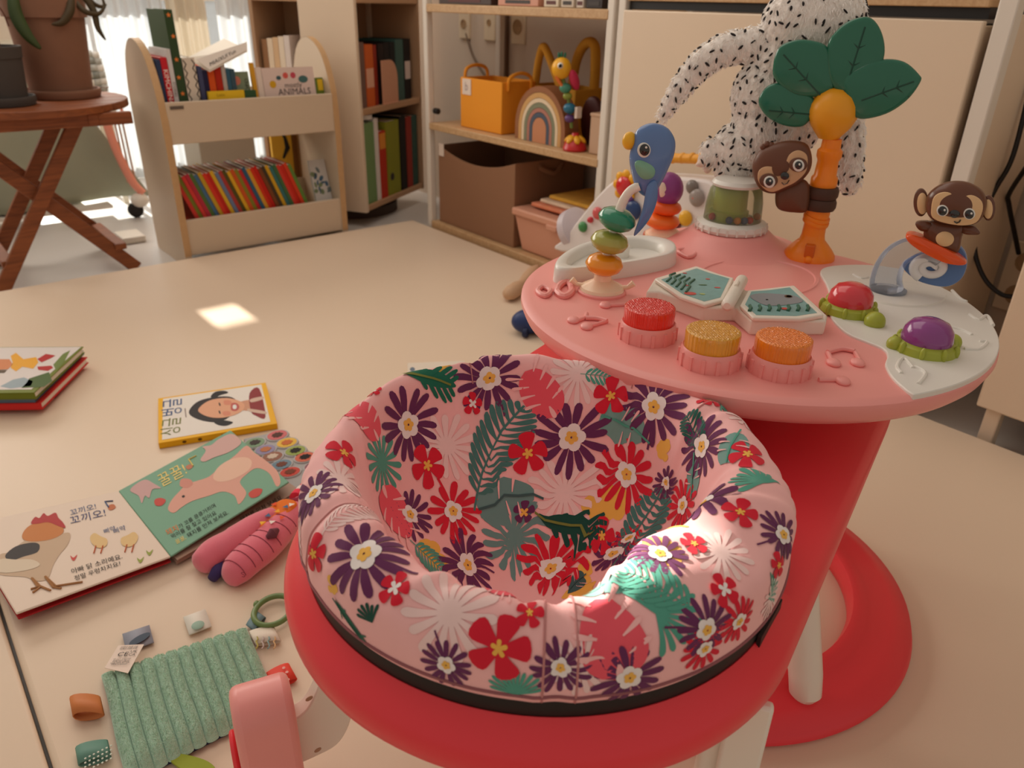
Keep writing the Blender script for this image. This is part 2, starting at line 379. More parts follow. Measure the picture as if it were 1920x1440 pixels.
# ------------------------------------------------------------------ low two-tier book rack
rk = thing('book_rack', 'low white two-tier children\'s book rack with rounded plywood-edged sides', 'book rack', (1.066, 2.80, 0))
prof = spline([(2.632, 0.0), (2.632, 0.2), (2.634, 0.42), (2.650, 0.53), (2.705, 0.63), (2.80, 0.672), (2.885, 0.635), (2.935, 0.53), (2.945, 0.40), (2.942, 0.2), (2.942, 0.0)], 6, False)
for x in (0.757, 1.353):
    pl = B().prism([(y-2.80, z-0.04 if z < 0.001 else z) for y, z in prof], 0, 0.022, lambda a, b_, c, x=x: Vector((x-1.066+c, a, b_)))
    sp = pl.obj('side_panel', m_rack, rk, ang=30)
    eg = B(); pts = [Vector((x-1.066+0.011, y-2.80, z)) for y, z in prof]
    cy, cz = 0.0, 0.33
    for i in range(len(pts)-1):
        p, q = pts[i], pts[i+1]; dn = Vector((0, -(q-p).z, (q-p).y)).normalized()*0.0008
        if (p-Vector((p.x, cy, cz))).dot(dn) < 0: dn = -dn
        w_ = Vector((0.0112, 0, 0))
        eg.add([p-w_+dn, p+w_+dn, q+w_+dn, q-w_+dn], [(0, 1, 2, 3)])
    eg.obj('edge_band', m_edge, sp, smooth=False)
for z0, z1, y in ((0.0, 0.120, 2.645), (0.366, 0.494, 2.642)):
    B().box((0, y-2.80, (z0+z1)/2), (0.576, 0.015, z1-z0)).obj('front_board', m_rack, rk, bevel=0.002)
for z in (0.03, 0.375):
    B().box((0, 0.0, z), (0.576, 0.285, 0.014)).obj('tier_floor', m_rack, rk)
B().box((0, 0.135, 0.09), (0.576, 0.012, 0.12)).obj('back_board', m_rack, rk)
B().box((0, 0.135, 0.44), (0.576, 0.012, 0.12)).obj('back_board', m_rack, rk)
B().box((-0.255, -0.1665, 0.478), (0.042, 0.0015, 0.010)).obj('name_plate', mat('plate_grey', (96, 82, 72), 0.4), rk)

# upper tier: books seen by their spines
UZ = 0.384
ub = [ # px0 px1 top_px rgb label
    (306, 315, 112, (52, 64, 92), 'dark blue book at the end of the upper tier of the rack'),
    (315, 328, 108, (196, 44, 52), 'red book with white lettering in the upper tier of the rack'),
    (328, 337, 92, (206, 202, 200), 'thin pale grey book beside the red one in the rack'),
    (337, 354, 18, (54, 74, 48), 'tall dark green book with orange stars standing up above the rack'),
    (354, 379, 108, (214, 202, 186), 'cream book with a black zigzag spine in the upper tier of the rack'),
    (380, 389, 125, (70, 74, 104), 'slate blue book next to the zigzag book'),
    (388, 398, 132, (40, 38, 66), 'dark navy book next to the orange book in the rack'),
    (398, 411, 128, (206, 84, 34), 'orange book in the upper tier of the rack'),
    (411, 424, 126, (170, 44, 28), 'brick red book in the upper tier of the rack'),
    (424, 432, 118, (176, 166, 158), 'thin grey book beside the brick red one'),
    (432, 440, 130, (56, 92, 112), 'teal blue book in the upper tier of the rack'),
    (440, 449, 130, (62, 84, 96), 'dark teal book in the upper tier of the rack')]
for i, (p0, p1, tp, rgb, lb) in enumerate(ub):
    a = GY(p0, 185, 2.675); c = GY(p1, 185, 2.675); top = GY((p0+p1)/2-14, tp, 2.675).z
    w = (c.x-a.x)*0.91; tl = -0.02
    t = book(lb, (max((a.x+c.x)/2, 0.779+w/2+0.007), 2.675, UZ), w, 0.17, max(0.16, top-UZ), rgb, tilt=tl)
    h = max(0.16, top-UZ)
    if i == 1: on_spine(t, w, h, tl, lambda k, f: add_text(k, 'KIMCHINARY', 0.022, lambda x, y: f(y*0.9, h*0.58-x)), mat('ink_white', (236, 230, 220), 0.6))
    if i == 2: on_spine(t, w, h, tl, lambda k, f: add_text(k, 'STORIES', 0.012, lambda x, y: f(y, h*0.55-x)), mat('ink_dark', (60, 52, 52), 0.6))
    if i == 3:
        def stars(k, f):
            for q, (sx_, sy_) in enumerate([(0, h*0.96), (0, h*0.62), (0.003, h*0.80), (-0.003, h*0.48), (0, h*0.35)]):
                k.flat([(sx_+(0.008 if j % 2 == 0 else 0.0035)*math.sin(PI*j/5), sy_+(0.008 if j % 2 == 0 else 0.0035)*math.cos(PI*j/5)) for j in range(10)], f)
        on_spine(t, w, h, tl, stars, mat('ink_orange', (226, 128, 62), 0.6))
    if i == 4:
        def zz(k, f):
            for sx_ in (-0.013, 0.014):
                for j in range(11):
                    y0, y1 = 0.10+j*0.013, 0.10+(j+1)*0.013; d0 = 0.004*(-1)**j
                    if y1 > h: break
                    k.flat([(sx_-d0-0.0018, y0), (sx_-d0+0.0018, y0), (sx_+d0+0.0018, y1), (sx_+d0-0.0018, y1)], f)
        on_spine(t, w, h, tl, zz, mat('ink_black', (40, 32, 30), 0.6))
# front-facing books on the right of the upper tier
def panelbook(label, x0, x1, z0, z1, y, rgb, lean=0.12, th=0.012, name='book', yaw=0.0):
    t = thing(name, label, 'book', ((x0+x1)/2, y, z0), yaw)
    R = RX(-lean); w, h = x1-x0, z1-z0
    k = B(); k.box(R @ Vector((0, 0.001, h/2)), (w, 0.002, h), R); k.box(R @ Vector((0, th-0.001, h/2)), (w, 0.002, h), R); k.box(R @ Vector((-w/2+0.001, th/2, h/2)), (0.002, th-0.004, h), R)
    k.obj('cover', mat('cover_%d_%d_%d' % tuple(rgb), rgb, 0.4), t, smooth=False)
    B().box(R @ Vector((0.001, th/2, h/2)), (w-0.006, th-0.0042, h-0.006), R).obj('pages', m_page, t, smooth=False)
    return t, (lambda x, y, o=0.0005: R @ Vector((x, -o, y))), w, h
t, f, w, h = panelbook('pale pink picture book titled mostly ANIMALS facing out of the rack', 1.128, 1.318, UZ, 0.582, 2.672, (216, 194, 184))
for nm, m_, dr in (('title', mat('ink_dark', (60, 52, 52)), [('mostly', 0.024, 0.012, 0.140), ('ANIMALS', 0.030, 0.014, 0.118)]),):
    k = B(); [add_text(k, s_, sz, lambda x, y, ox=ox, oy=oy: f(x+ox, y+oy)) for s_, sz, ox, oy in dr]; k.obj(nm, m_, t, smooth=False)
for nm, rgb, pol in (('sun_print', (206, 158, 40), circ(-0.062, 0.145, 0.012)), ('fish_print', (66, 90, 96), circ(-0.038, 0.165, 0.009, 0.007)), ('heart_print', (206, 90, 82), circ(-0.012, 0.172, 0.010)),
                     ('flower_print', (190, 76, 90), circ(0.016, 0.172, 0.010)), ('elephant_print', (74, 106, 104), circ(0.052, 0.158, 0.018, 0.012))):
    B().flat(pol, f).obj(nm, mat('ink_%d_%d_%d' % rgb, rgb), t, smooth=False)
t, f, w, h = panelbook('green and yellow book squeezed against the rack\'s end panel', 1.322, 1.350, UZ, 0.545, 2.672, (104, 120, 44))
k = B().flat([(-0.008, 0.118), (0.012, 0.118), (0.012, 0.155), (-0.008, 0.155)], f); k.obj('yellow_patch', mat('ink_yellow', (214, 176, 44)), t, smooth=False)
t, f, w, h = panelbook('mustard spined book beside the pink animal book', 1.090, 1.104, UZ, 0.60, 2.672, (206, 150, 44)); 
t, f, w, h = panelbook('thin pale book between the mustard book and the animal book', 1.108, 1.126, UZ, 0.585, 2.672, (222, 204, 190))
t, f, w, h = panelbook('sage green book with a coral dot standing in the rack', 1.022, 1.086, UZ, 0.572, 2.688, (132, 146, 118))
B().flat(circ(-0.012, 0.16, 0.014), f).obj('dot_print', mat('ink_coral', (216, 130, 108)), t, smooth=False)
k = B(); add_text(k, 'POPO', 0.02, lambda x, y: f(0.022-y*0.8, 0.14+x)); k.obj('lettering', mat('ink_black', (40, 32, 30)), t, smooth=False)
t, f, w, h = panelbook('low yellow book lying across the front of the rack\'s upper tier', 0.925, 1.045, UZ, 0.518, 2.656, (222, 184, 44), lean=0.03)
k = B(); add_text(k, 'Loto', 0.014, lambda x, y: f(x-0.02, y+0.122)); k.obj('lettering', mat('ink_olive', (150, 120, 30)), t, smooth=False)
t, f, w, h = panelbook('dark green book beside the low yellow book in the rack', 1.047, 1.086, UZ, 0.516, 2.656, (54, 84, 56), lean=0.03)
# loose white booklet lying on top with printed cover
t = thing('booklet', 'white booklet with black lettering lying slanted on top of the upper books', 'booklet', (0.985, 2.70, 0.60))
cn = [GY(px, py, yy)-Vector((0.985, 2.70, 0.60)) for px, py, yy in ((352, 108, 2.69), (392, 131, 2.665), (463, 93, 2.69), (420, 72, 2.80))]
k = B(); up_ = Vector((0, 0.003, 0.006)); k.hexa([c-up_ for c in cn], cn); k.obj('pages', m_page, t, smooth=False)
k = B(); e0, e1 = (cn[1]+up_*0.0), cn[2]; mid = (cn[1]+cn[2])/2; ux = (cn[2]-cn[1]).normalized(); uy = Vector((0, 0.25, 1)).normalized()
cvp = [cn[1]+Vector((0, -0.004, 0)), cn[2]+Vector((0, -0.004, 0)), cn[2]+uy*0.024+Vector((0.004, -0.003, 0)), cn[1]+uy*0.03+Vector((-0.035, -0.003, 0.004))]
B().hexa([c+Vector((0, 0.002, 0)) for c in cvp], cvp).obj('cover', mat('cover_white', (230, 222, 212)), t, smooth=False)
k = B()
for s_, o_ in (('MIA', 0.025), ('IXUI', 0.062), ('Yun', 0.10)): add_text(k, s_, 0.020, lambda x, y, o_=o_: cvp[0]+Vector((0, -0.001, 0))+ux*(o_+x-0.004)+uy*(y*0.8+0.014))
k.obj('lettering', mat('ink_black', (40, 32, 30)), t, smooth=False)
# clear box edge at the rack's end
t = thing('clear_tray', 'clear acrylic tray standing behind the red book in the rack', 'tray', (0.835, 2.885, UZ))
k = B(); k.box((0, 0, 0.250), (0.095, 0.05, 0.006)); k.box((-0.045, 0, 0.125), (0.004, 0.05, 0.245)); k.box((0, 0.023, 0.125), (0.095, 0.004, 0.245)); k.obj('tray_shell', glass('acrylic', (235, 240, 244), 0.05, 0.3), t, smooth=False)

# lower tier: thin booklets leaning in a row
lc = [(196, 60, 52), (120, 120, 44), (206, 64, 60), (176, 50, 66), (84, 112, 60), (74, 108, 140), (190, 150, 44), (206, 58, 42), (190, 44, 34), (214, 170, 50), (104, 120, 150), (170, 62, 56), (86, 80, 40), (214, 164, 44), (196, 84, 40), (132, 128, 46), (190, 48, 50), (52, 92, 120), (206, 150, 50), (204, 56, 34), (190, 40, 30), (120, 70, 40), (70, 60, 44), (206, 160, 40), (60, 110, 110), (70, 104, 64), (206, 62, 50), (196, 48, 34), (204, 66, 40), (96, 130, 60)]
cn_ = {'r': 'red', 'o': 'olive', 'b': 'blue', 'y': 'yellow', 'n': 'brown', 'g': 'green'}
def cname(c):
    r, g, b_ = c
    if b_ > r: return 'blue'
    if r > 180 and g > 130: return 'yellow'
    if r > 150 and g < 100: return 'red'
    if g > r: return 'green'
    return 'brown'
nb = len(lc); xa, xb = 0.79, 1.205
for i, c in enumerate(lc):
    x = xa+(xb-xa)*(i+0.5)/nb; tl = -0.36; w = (xb-xa)/nb*math.cos(tl)*0.94
    hh = 0.235+0.004*math.sin(i*2.3)
    book('thin %s booklet, %s from the left in the leaning row of the lower tier' % (cname(c), ORD[i]), (x+0.06, 2.665+0.002*math.sin(i*1.7), 0.043), w, 0.16, hh, c, tilt=tl, group='booklets in the lower tier', name='booklet', cat='booklet')
t, f, w, h = panelbook('grey-blue picture book facing out at the end of the lower tier', 1.284, 1.350, 0.04, 0.262, 2.672, (196, 190, 184), lean=0.28)
for i in range(16):
    B().flat(circ(random.uniform(-0.03, 0.03), random.uniform(0.10, 0.20), random.uniform(0.006, 0.013), random.uniform(0.004, 0.009), 10, random.uniform(0, 3)), f).obj('print', mat('ink_b%d' % (i % 3), [(74, 98, 120), (110, 120, 120), (120, 132, 100)][i % 3]), t, smooth=False)
# ------------------------------------------------------------------ revolving bookcase in the corner
RC = Vector((1.520, 2.738, 0)); dl = Vector((-0.498, 0.867, 0)); dr = Vector((0.867, 0.498, 0)); rot_l = math.atan2(dr.y, dr.x)
rb = thing('revolving_bookcase', 'cream revolving bookcase standing behind the low rack', 'bookcase', RC, rot_l)   # local x along right face, local y along left face
Wd, Dp = 0.52, 0.46
B().box((0.010, 0.12, 0.62), (0.020, 0.24, 1.20)).obj('side_panel', m_cab, rb, bevel=0.002)
B().box((Wd-0.01, Dp-0.12, 0.62), (0.020, 0.24, 1.20)).obj('side_panel', m_cab, rb, bevel=0.002)
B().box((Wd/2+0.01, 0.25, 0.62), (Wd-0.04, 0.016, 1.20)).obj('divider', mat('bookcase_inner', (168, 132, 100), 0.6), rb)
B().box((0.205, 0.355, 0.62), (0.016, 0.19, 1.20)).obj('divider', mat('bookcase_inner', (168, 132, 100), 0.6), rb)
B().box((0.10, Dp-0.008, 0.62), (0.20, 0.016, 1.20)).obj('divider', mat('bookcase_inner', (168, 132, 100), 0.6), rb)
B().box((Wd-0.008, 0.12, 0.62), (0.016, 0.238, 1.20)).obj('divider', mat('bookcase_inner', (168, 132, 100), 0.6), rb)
for z in (0.035, 0.405, 0.795, 1.21):
    B().box((Wd/2, Dp/2, z), (Wd-0.002, Dp-0.002, 0.022)).obj('shelf_board', mat('bookcase_board', (180, 140, 104), 0.5), rb, bevel=0.002)
B().lathe([(0.20, -0.04), (0.20, 0.0), (0.12, 0.005), (0.12, 0.024)], 40, (Wd/2, Dp/2, 0)).obj('turntable', mat('turntable_brown', (70, 52, 40), 0.6), rb)
def rbook(label, s0, w, z0, h, rgb, d=0.19, y0=0.012, face='r', group=None):
    if face == 'r': p = RC+dr*(s0+w/2)-dl*0+dl*y0; rz = rot_l
    else: p = RC+dl*(s0+w/2)+dr*y0; rz = rot_l-PI/2
    return book(label, (p.x, p.y, z0), w, d, h, rgb, rz=rz, group=group)
zu, zl = 0.4165, 0.0465
up = [(0.0235, 0.073, 0.235, (120, 92, 82), 'wide mauve brown book in the revolving bookcase\'s middle shelf'), (0.10, 0.062, 0.225, (206, 98, 44), 'orange book with a pale band in the revolving bookcase'),
      (0.165, 0.022, 0.222, (150, 52, 36), 'narrow rust red book next to the orange one in the revolving bookcase'), (0.20, 0.045, 0.225, (42, 30, 28), 'dark brown book behind the rounded bookend'),
      (0.247, 0.045, 0.228, (34, 28, 28), 'black book behind the rounded bookend'), (0.295, 0.045, 0.228, (30, 30, 32), 'second black book behind the rounded bookend'), (0.343, 0.07, 0.236, (66, 96, 90), 'grey green book on the revolving bookcase shelf'),
      (0.416, 0.06, 0.236, (32, 28, 28), 'black book with a white label at the end of the shelf')]
for s0, w, h, rgb, lb in up:
    t = rbook(lb, s0, w*0.96, zu, h, rgb, y0=0.024)
    if 'pale band' in lb: on_spine(t, w, h, 0, lambda k, f: k.flat([(-w*0.45, 0.07), (w*0.45, 0.07), (w*0.45, 0.14), (-w*0.45, 0.14)], f), mat('band_pale', (226, 170, 140)))
    if 'white label' in lb: on_spine(t, w, h, 0, lambda k, f: k.flat([(-w*0.4, 0.08), (w*0.4, 0.08), (w*0.4, 0.15), (-w*0.4, 0.15)], f), mat('band_white', (214, 196, 190)))
q = RC+dr*0.26+dl*0.010
be = thing('bookend', 'peach rounded bookend in front of the dark books', 'bookend', (q.x, q.y, zu), rot_l)
B().prism([(-0.065, 0), (0.065, 0), (0.065, 0.09)]+[(0.065-0.06*(1-math.cos(a)), 0.09+0.075*math.sin(a)) for a in np.linspace(0.1, PI/2, 8)]+[(-0.065, 0.165)], -0.002, 0.002, lambda a, b_, c: Vector((a, c, b_))).obj('upright', mat('bookend_peach', (206, 152, 122), 0.5), be, bevel=0.001)
B().box((0, -0.004, 0.0015), (0.13, 0.010, 0.003)).obj('foot_plate', mat('bookend_peach', (206, 152, 122), 0.5), be)
lo = [(0.03, 0.085, 0.315, (118, 148, 96), 'pale green picture book in the revolving bookcase\'s bottom shelf'), (0.118, 0.03, 0.325, (226, 216, 208), 'white book beside the pale green picture book'),
      (0.152, 0.055, 0.27, (190, 52, 30), 'red and orange book in the bottom shelf of the revolving bookcase'), (0.215, 0.11, 0.30, (142, 144, 44), 'olive yellow book in the bottom shelf of the revolving bookcase'),
      (0.33, 0.055, 0.31, (30, 26, 26), 'black book in the bottom shelf of the revolving bookcase'), (0.388, 0.05, 0.30, (150, 50, 40), 'dark red book in the bottom shelf near the post'), (0.44, 0.05, 0.30, (52, 84, 76), 'dark teal book in the bottom shelf near the post')]
for s0, w, h, rgb, lb in lo:
    t = rbook(lb, s0, w*0.96, zl, h, rgb)
    if 'red and orange' in lb: on_spine(t, w, h, 0, lambda k, f: k.flat([(-w*0.45, 0.20), (w*0.45, 0.20), (w*0.45, 0.262), (-w*0.45, 0.262)], f), mat('band_orange', (224, 140, 40)))
    if 'olive' in lb: on_spine(t, w, h, 0, lambda k, f: k.flat(circ(-0.02, 0.075, 0.016, 0.016, 16), f), mat('ink_dark', (60, 52, 52)))
q = RC+dr*0.09+dl*0.06
vs = thing('tape_roll', 'white round tape roll lying on top of the pale green book', 'tape roll', (q.x, q.y, zl+0.326))
B().lathe([(0.045, 0), (0.05, 0.001), (0.05, 0.017), (0.03, 0.017), (0.03, 0)], 24, close=True).obj('roll', mat('roll_white', (226, 222, 216), 0.4), vs)
for i in range(5):
    rbook(['white book with a grey spine', 'cream book', 'pale tan book', 'ivory book', 'narrow brown book'][i]+' in the far side of the revolving bookcase', 0.30+0.026*i, 0.024, zu, 0.25-0.004*i, [(222, 210, 202), (228, 212, 190), (214, 180, 142), (226, 206, 180), (150, 110, 78)][i], d=0.16, face='l')
# yellow poster seen under the rack's tier, on the window side
ps = thing('easel_board', 'yellow board with a black swirl behind the book rack', 'board', (GY(528, 280, 3.0).x, 3.0, -0.04))
B().box((0, 0, 0.23), (0.085, 0.016, 0.46)).obj('panel', mat('board_yellow', (236, 186, 56), 0.5), ps, bevel=0.002)
k = B(); k.tube([(-0.01, -0.006, 0.45), (0.0, -0.006, 0.41), (-0.005, -0.006, 0.375), (0.015, -0.006, 0.34), (0.022, -0.006, 0.30), (0.0, -0.006, 0.26)], [0.016, 0.008, 0.005, 0.007, 0.011, 0.005], 10); k.obj('swirl_print', m_black, ps)
cr = thing('storage_crate', 'cream storage chest with a dark gap behind the book rack', 'chest', (1.32, 3.75, -0.04))
B().box((0, 0, 0.15), (0.26, 0.22, 0.30)).obj('body', mat('chest_grey', (150, 138, 122), 0.6), cr, bevel=0.004)
B().box((0, 0, 0.315), (0.28, 0.24, 0.03)).obj('lid', m_cab, cr, bevel=0.004)

# ------------------------------------------------------------------ contents of the open shelf unit
m_brown = mat('brown_felt', (146, 106, 78), 0.9, bump=0.15, bscale=600)
bn = thing('storage_bin', 'tall brown felt bin on the bottom of the shelf unit', 'bin', (1.86, 2.245, 0.021))
def bin_wall(hw, hd, t, hfun):
    k = B(); n = 24
    out = [(-hd, -hw), (hd, -hw), (hd, hw), (-hd, hw)]
    pts = []
    for a, b_ in zip(out, out[1:]+out[:1]):
        for j in range(n): pts.append((a[0]+(b_[0]-a[0])*j/n, a[1]+(b_[1]-a[1])*j/n))
    m_ = len(pts); sc = lambda p: (p[0]*(1-t/hd), p[1]*(1-t/hw))
    vs = [Vector((x, y, 0)) for x, y in pts]+[Vector((x, y, hfun(x, y))) for x, y in pts]+[Vector((*sc(p), hfun(*p))) for p in pts]+[Vector((*sc(p), 0.01)) for p in pts]
    fs = [(r*m_+i, r*m_+(i+1) % m_, (r+1)*m_+(i+1) % m_, (r+1)*m_+i) for r in range(3) for i in range(m_)]
    fs += [tuple(range(m_))[::-1], tuple(3*m_+i for i in range(m_))]
    return k.add(vs, fs)
bin_wall(0.228, 0.165, 0.006, lambda x, y: 0.290-0.040*(1-(y/0.228)**2)*(1 if abs(x) > 0.16 else 0)).obj('body', m_brown, bn, bevel=0.002)
B().box((-0.1665, 0.205, 0.275), (0.002, 0.032, 0.045)).obj('label_tag', mat('tag_white', (226, 210, 196)), bn)
k = B(); k.tube(spline([(0.05, -0.232, 0.27), (0.0, -0.245, 0.245), (-0.06, -0.232, 0.27)], 6, False), 0.008, 8); k.obj('handle', m_brown, bn)
pb = thing('lidded_box', 'peach pink storage box with a lid beside the brown bin', 'box', (1.85, 1.818, 0.021))
m_peach = mat('peach_plastic', (214, 156, 130), 0.4)
b0 = [(-0.145, -0.165, 0), (0.145, -0.165, 0), (0.145, 0.165, 0), (-0.145, 0.165, 0)]; b1 = [(-0.165, -0.185, 0.125), (0.165, -0.185, 0.125), (0.165, 0.185, 0.125), (-0.165, 0.185, 0.125)]
B().hexa([Vector(p) for p in b0], [Vector(p) for p in b1]).obj('body', m_peach, pb, bevel=0.006)
B().box((0, 0, 0.137), (0.352, 0.38, 0.026)).obj('lid', m_peach, pb, bevel=0.007, seg=3)
B().box((-0.176, -0.02, 0.122), (0.012, 0.05, 0.018)).obj('latch', m_peach, pb, bevel=0.003)
fb = thing('folded_blanket', 'folded orange and yellow printed blanket lying on the peach box', 'blanket', (1.86, 1.80, 0.172))
def fold(u, v, z0, s_):
    return Vector((-0.15+0.30*u, -0.16+0.32*v, z0+0.004*math.sin(u*9+s_)+0.004*math.sin(v*7+s_)))
for i, rgb in enumerate([(214, 130, 96), (222, 196, 170), (218, 164, 66)]):
    k = B(); z = 0.006+0.014*i; sx_ = 1-0.07*i
    k.box((0.01*i, -0.012*i, z+0.008), (0.29*sx_, 0.31*sx_, 0.0135)); k.obj('fold', mat('blanket_%d' % i, rgb, 0.95, bump=0.3, bscale=300, vary=0.25, vscale=30), fb, bevel=0.006, seg=3)
for i in range(9):
    B().box((-0.137, -0.13+0.034*i, 0.014), (0.014, 0.020, 0.013)).obj('printed_patch', mat('patch%d' % (i % 3), [(224, 178, 50), (226, 206, 190), (210, 110, 84)][i % 3], 0.95), fb, bevel=0.004)

ys = 0.391
yb = thing('yellow_basket', 'small orange yellow fabric basket with a white tag on the middle shelf', 'basket', (1.79, 2.237, ys))
m_yel = mat('yellow_felt', (232, 150, 36), 0.85, bump=0.1, bscale=500)
k = bin_wall(0.118, 0.075, 0.005, lambda x, y: 0.168); k.obj('body', m_yel, yb, bevel=0.003)
for sx_ in (-1, 1):
    pts = spline([(0.0+sx_*0.03, 0.12*1, 0.15), (sx_*0.032, 0.122, 0.195), (0.0, 0.122, 0.215)], 5, False)
k = B(); k.tube(spline([(-0.05, 0.121, 0.14), (-0.046, 0.122, 0.19), (0.0, 0.122, 0.205), (0.046, 0.122, 0.19), (0.05, 0.121, 0.14)], 6, False), 0.006, 8); k.obj('handle', m_yel, yb)
k = B(); k.tube(spline([(-0.05, -0.121, 0.14), (-0.046, -0.124, 0.18), (0.0, -0.126, 0.195), (0.046, -0.124, 0.18), (0.05, -0.121, 0.14)], 6, False), 0.006, 8); k.obj('handle', m_yel, yb)
B().box((-0.0765, 0.078, 0.138), (0.002, 0.05, 0.052)).obj('label_tag', mat('tag_white', (226, 210, 196)), yb)
k = B(); add_text(k, 'b', 0.04, lambda x, y: Vector((-0.078, 0.078-x, 0.138+y))); k.obj('tag_letter', mat('tag_ink', (160, 140, 140)), yb, smooth=False)
# charm hanging behind the basket
ch = thing('bag_charm', 'small orange and red plastic figure beside the yellow basket', 'toy', (1.80, 2.39, ys))
B().ell((0, 0, 0.083), (0.016, 0.016, 0.018)).obj('upper_bead', mat('charm_orange', (226, 140, 80), 0.4), ch)
B().lathe([(0.020, 0), (0.021, 0.03), (0.013, 0.066)], 16).obj('lower_cup', mat('charm_red', (206, 64, 36), 0.4), ch)
# second basket with tall loop handles, behind
tb = thing('tote_bag', 'mustard tote bag with two tall padded loop handles behind the wooden rainbow', 'bag', (1.93, 2.04, ys))
m_must = mat('mustard_canvas', (206, 146, 44), 0.9, bump=0.1, bscale=500)
k = bin_wall(0.125, 0.07, 0.006, lambda x, y: 0.155); k.obj('body', m_must, tb, bevel=0.004)
for pts, r in (([(-0.05, 0.10, 0.14), (-0.05, 0.085, 0.23), (-0.05, 0.065, 0.275), (-0.05, 0.035, 0.25), (-0.05, -0.03, 0.155)], 0.014), ([(0.05, 0.02, 0.14), (0.05, 0.0, 0.24), (0.05, -0.04, 0.29), (0.05, -0.08, 0.285), (0.05, -0.09, 0.22), (0.05, -0.09, 0.14)], 0.017)):
    B().tube(spline(pts, 6, False), r, 10).obj('loop_handle', m_must, tb)
# wooden rainbow
rn = thing('rainbow_stacker', 'wooden rainbow stacker with muted arches in the middle shelf', 'toy', (1.745, 1.925, ys))
arcs = [(0.152, (150, 98, 62)), (0.130, (206, 160, 100)), (0.110, (226, 206, 176)), (0.094, (128, 132, 106)), (0.076, (176, 120, 104)), (0.060, (76, 88, 104))]
rr = [a[0] for a in arcs]+[0.042]
for i, (r, rgb) in enumerate(arcs):
    ro, ri = r-0.0008, rr[i+1]+0.0008; hs = 0.05
    out = [(-ro, 0)]+[(ro*math.cos(a), hs+ro*math.sin(a)) for a in np.linspace(PI, 0, 25)]+[(ro, 0), (ri, 0)]+[(ri*math.cos(a), hs+ri*math.sin(a)) for a in np.linspace(0, PI, 25)]+[(-ri, 0)]
    B().prism([(x*0.80, z*0.86) for x, z in out], -0.03, 0.03, lambda a, b_, c: Vector((c, a, b_))).obj('arch', mat('arch_%d' % i, rgb, 0.6), rn, ang=30)
out = [(-0.041, 0)]+[(0.041*math.cos(a), 0.05+0.041*math.sin(a)) for a in np.linspace(PI, 0, 17)]+[(0.041, 0)]
B().prism([(x*0.80, z*0.86) for x, z in out], -0.03, 0.03, lambda a, b_, c: Vector((c, a, b_))).obj('doorway_block', mat('arch_in', (196, 134, 96), 0.6), rn)
# bird rattle on suction cup standing on the shelf
O = GX(1078, 272, 1.72); O.z = ys
V = VP(O)
sb = thing('rattle_toy', 'yellow duck-headed rattle with coloured beads on a red and yellow flower base', 'toy', O)
def vb(px, py, c=0): a, b_ = V.ab(px, py); return V.loc(a, b_, c)
rs = 0.00125
B().lathe([(0.036, 0), (0.038, 0.005), (0.032, 0.022), (0.015, 0.036), (0.010, 0.052)], 24).obj('base', mat('toy_red', (190, 34, 34), 0.3), sb)
k = B()
for i in range(6):
    a = i*PI/3; k.ell((0.022*math.cos(a), 0.022*math.sin(a), 0.034), (0.016, 0.010, 0.007), RZ(a) @ RY(0.7))
k.obj('petal_ring', mat('toy_yellow', (232, 170, 34), 0.35), sb)
for (px, py, r, rgb, nm) in ((1068, 222, 0.011, (96, 62, 120), 'bead'), (1068, 203, 0.014, (40, 110, 140), 'bead'), (1064, 180, 0.010, (140, 150, 60), 'bead'), (1060, 165, 0.013, (70, 140, 116), 'bead')):
    B().ell(vb(px, py), (r*1.4, r*1.4, r*1.15)).obj(nm, mat('bead_%d_%d_%d' % rgb, rgb, 0.25), sb)
B().tube([vb(1072, 240), vb(1068, 200), vb(1062, 165), vb(1052, 140)], 0.005, 8).obj('stem', mat('toy_green', (110, 130, 60), 0.4), sb)
hd = B().ell(vb(1053, 128), (0.030, 0.030, 0.031)).obj('head', mat('toy_yellow', (232, 170, 34), 0.35), sb)
B().ell(vb(1051, 122, 0.026), (0.009, 0.009, 0.009)).obj('eye', mat('eye_white', (232, 228, 220), 0.2), hd)
B().ell(vb(1051, 122, 0.033), (0.0055, 0.0055, 0.0055)).obj('pupil', m_black, hd)
k = B(); [k.ell(vb(1053+dx, 103-abs(dx)*-0.3), (0.004, 0.004, 0.010), RY(dx*0.04)) for dx in (-5, 0, 6)]; k.obj('crest', mat('toy_teal', (40, 110, 84), 0.4), hd)
k = B(); k.ell(vb(1077, 150, 0.0), (0.016, 0.012, 0.032), RY(-0.5)); k.obj('wing', mat('toy_magenta', (200, 44, 84), 0.4), sb)
B().tube([vb(1044, 142, 0.01), vb(1048, 152, 0.012), vb(1054, 160, 0.01)], [0.007, 0.005, 0.004], 8).obj('scarf', mat('toy_orange', (226, 120, 50), 0.4), sb)
B().box(vb(1084, 210, 0.014), (0.020, 0.010, 0.032)).obj('care_tag', mat('tag_white', (226, 210, 196)), sb)
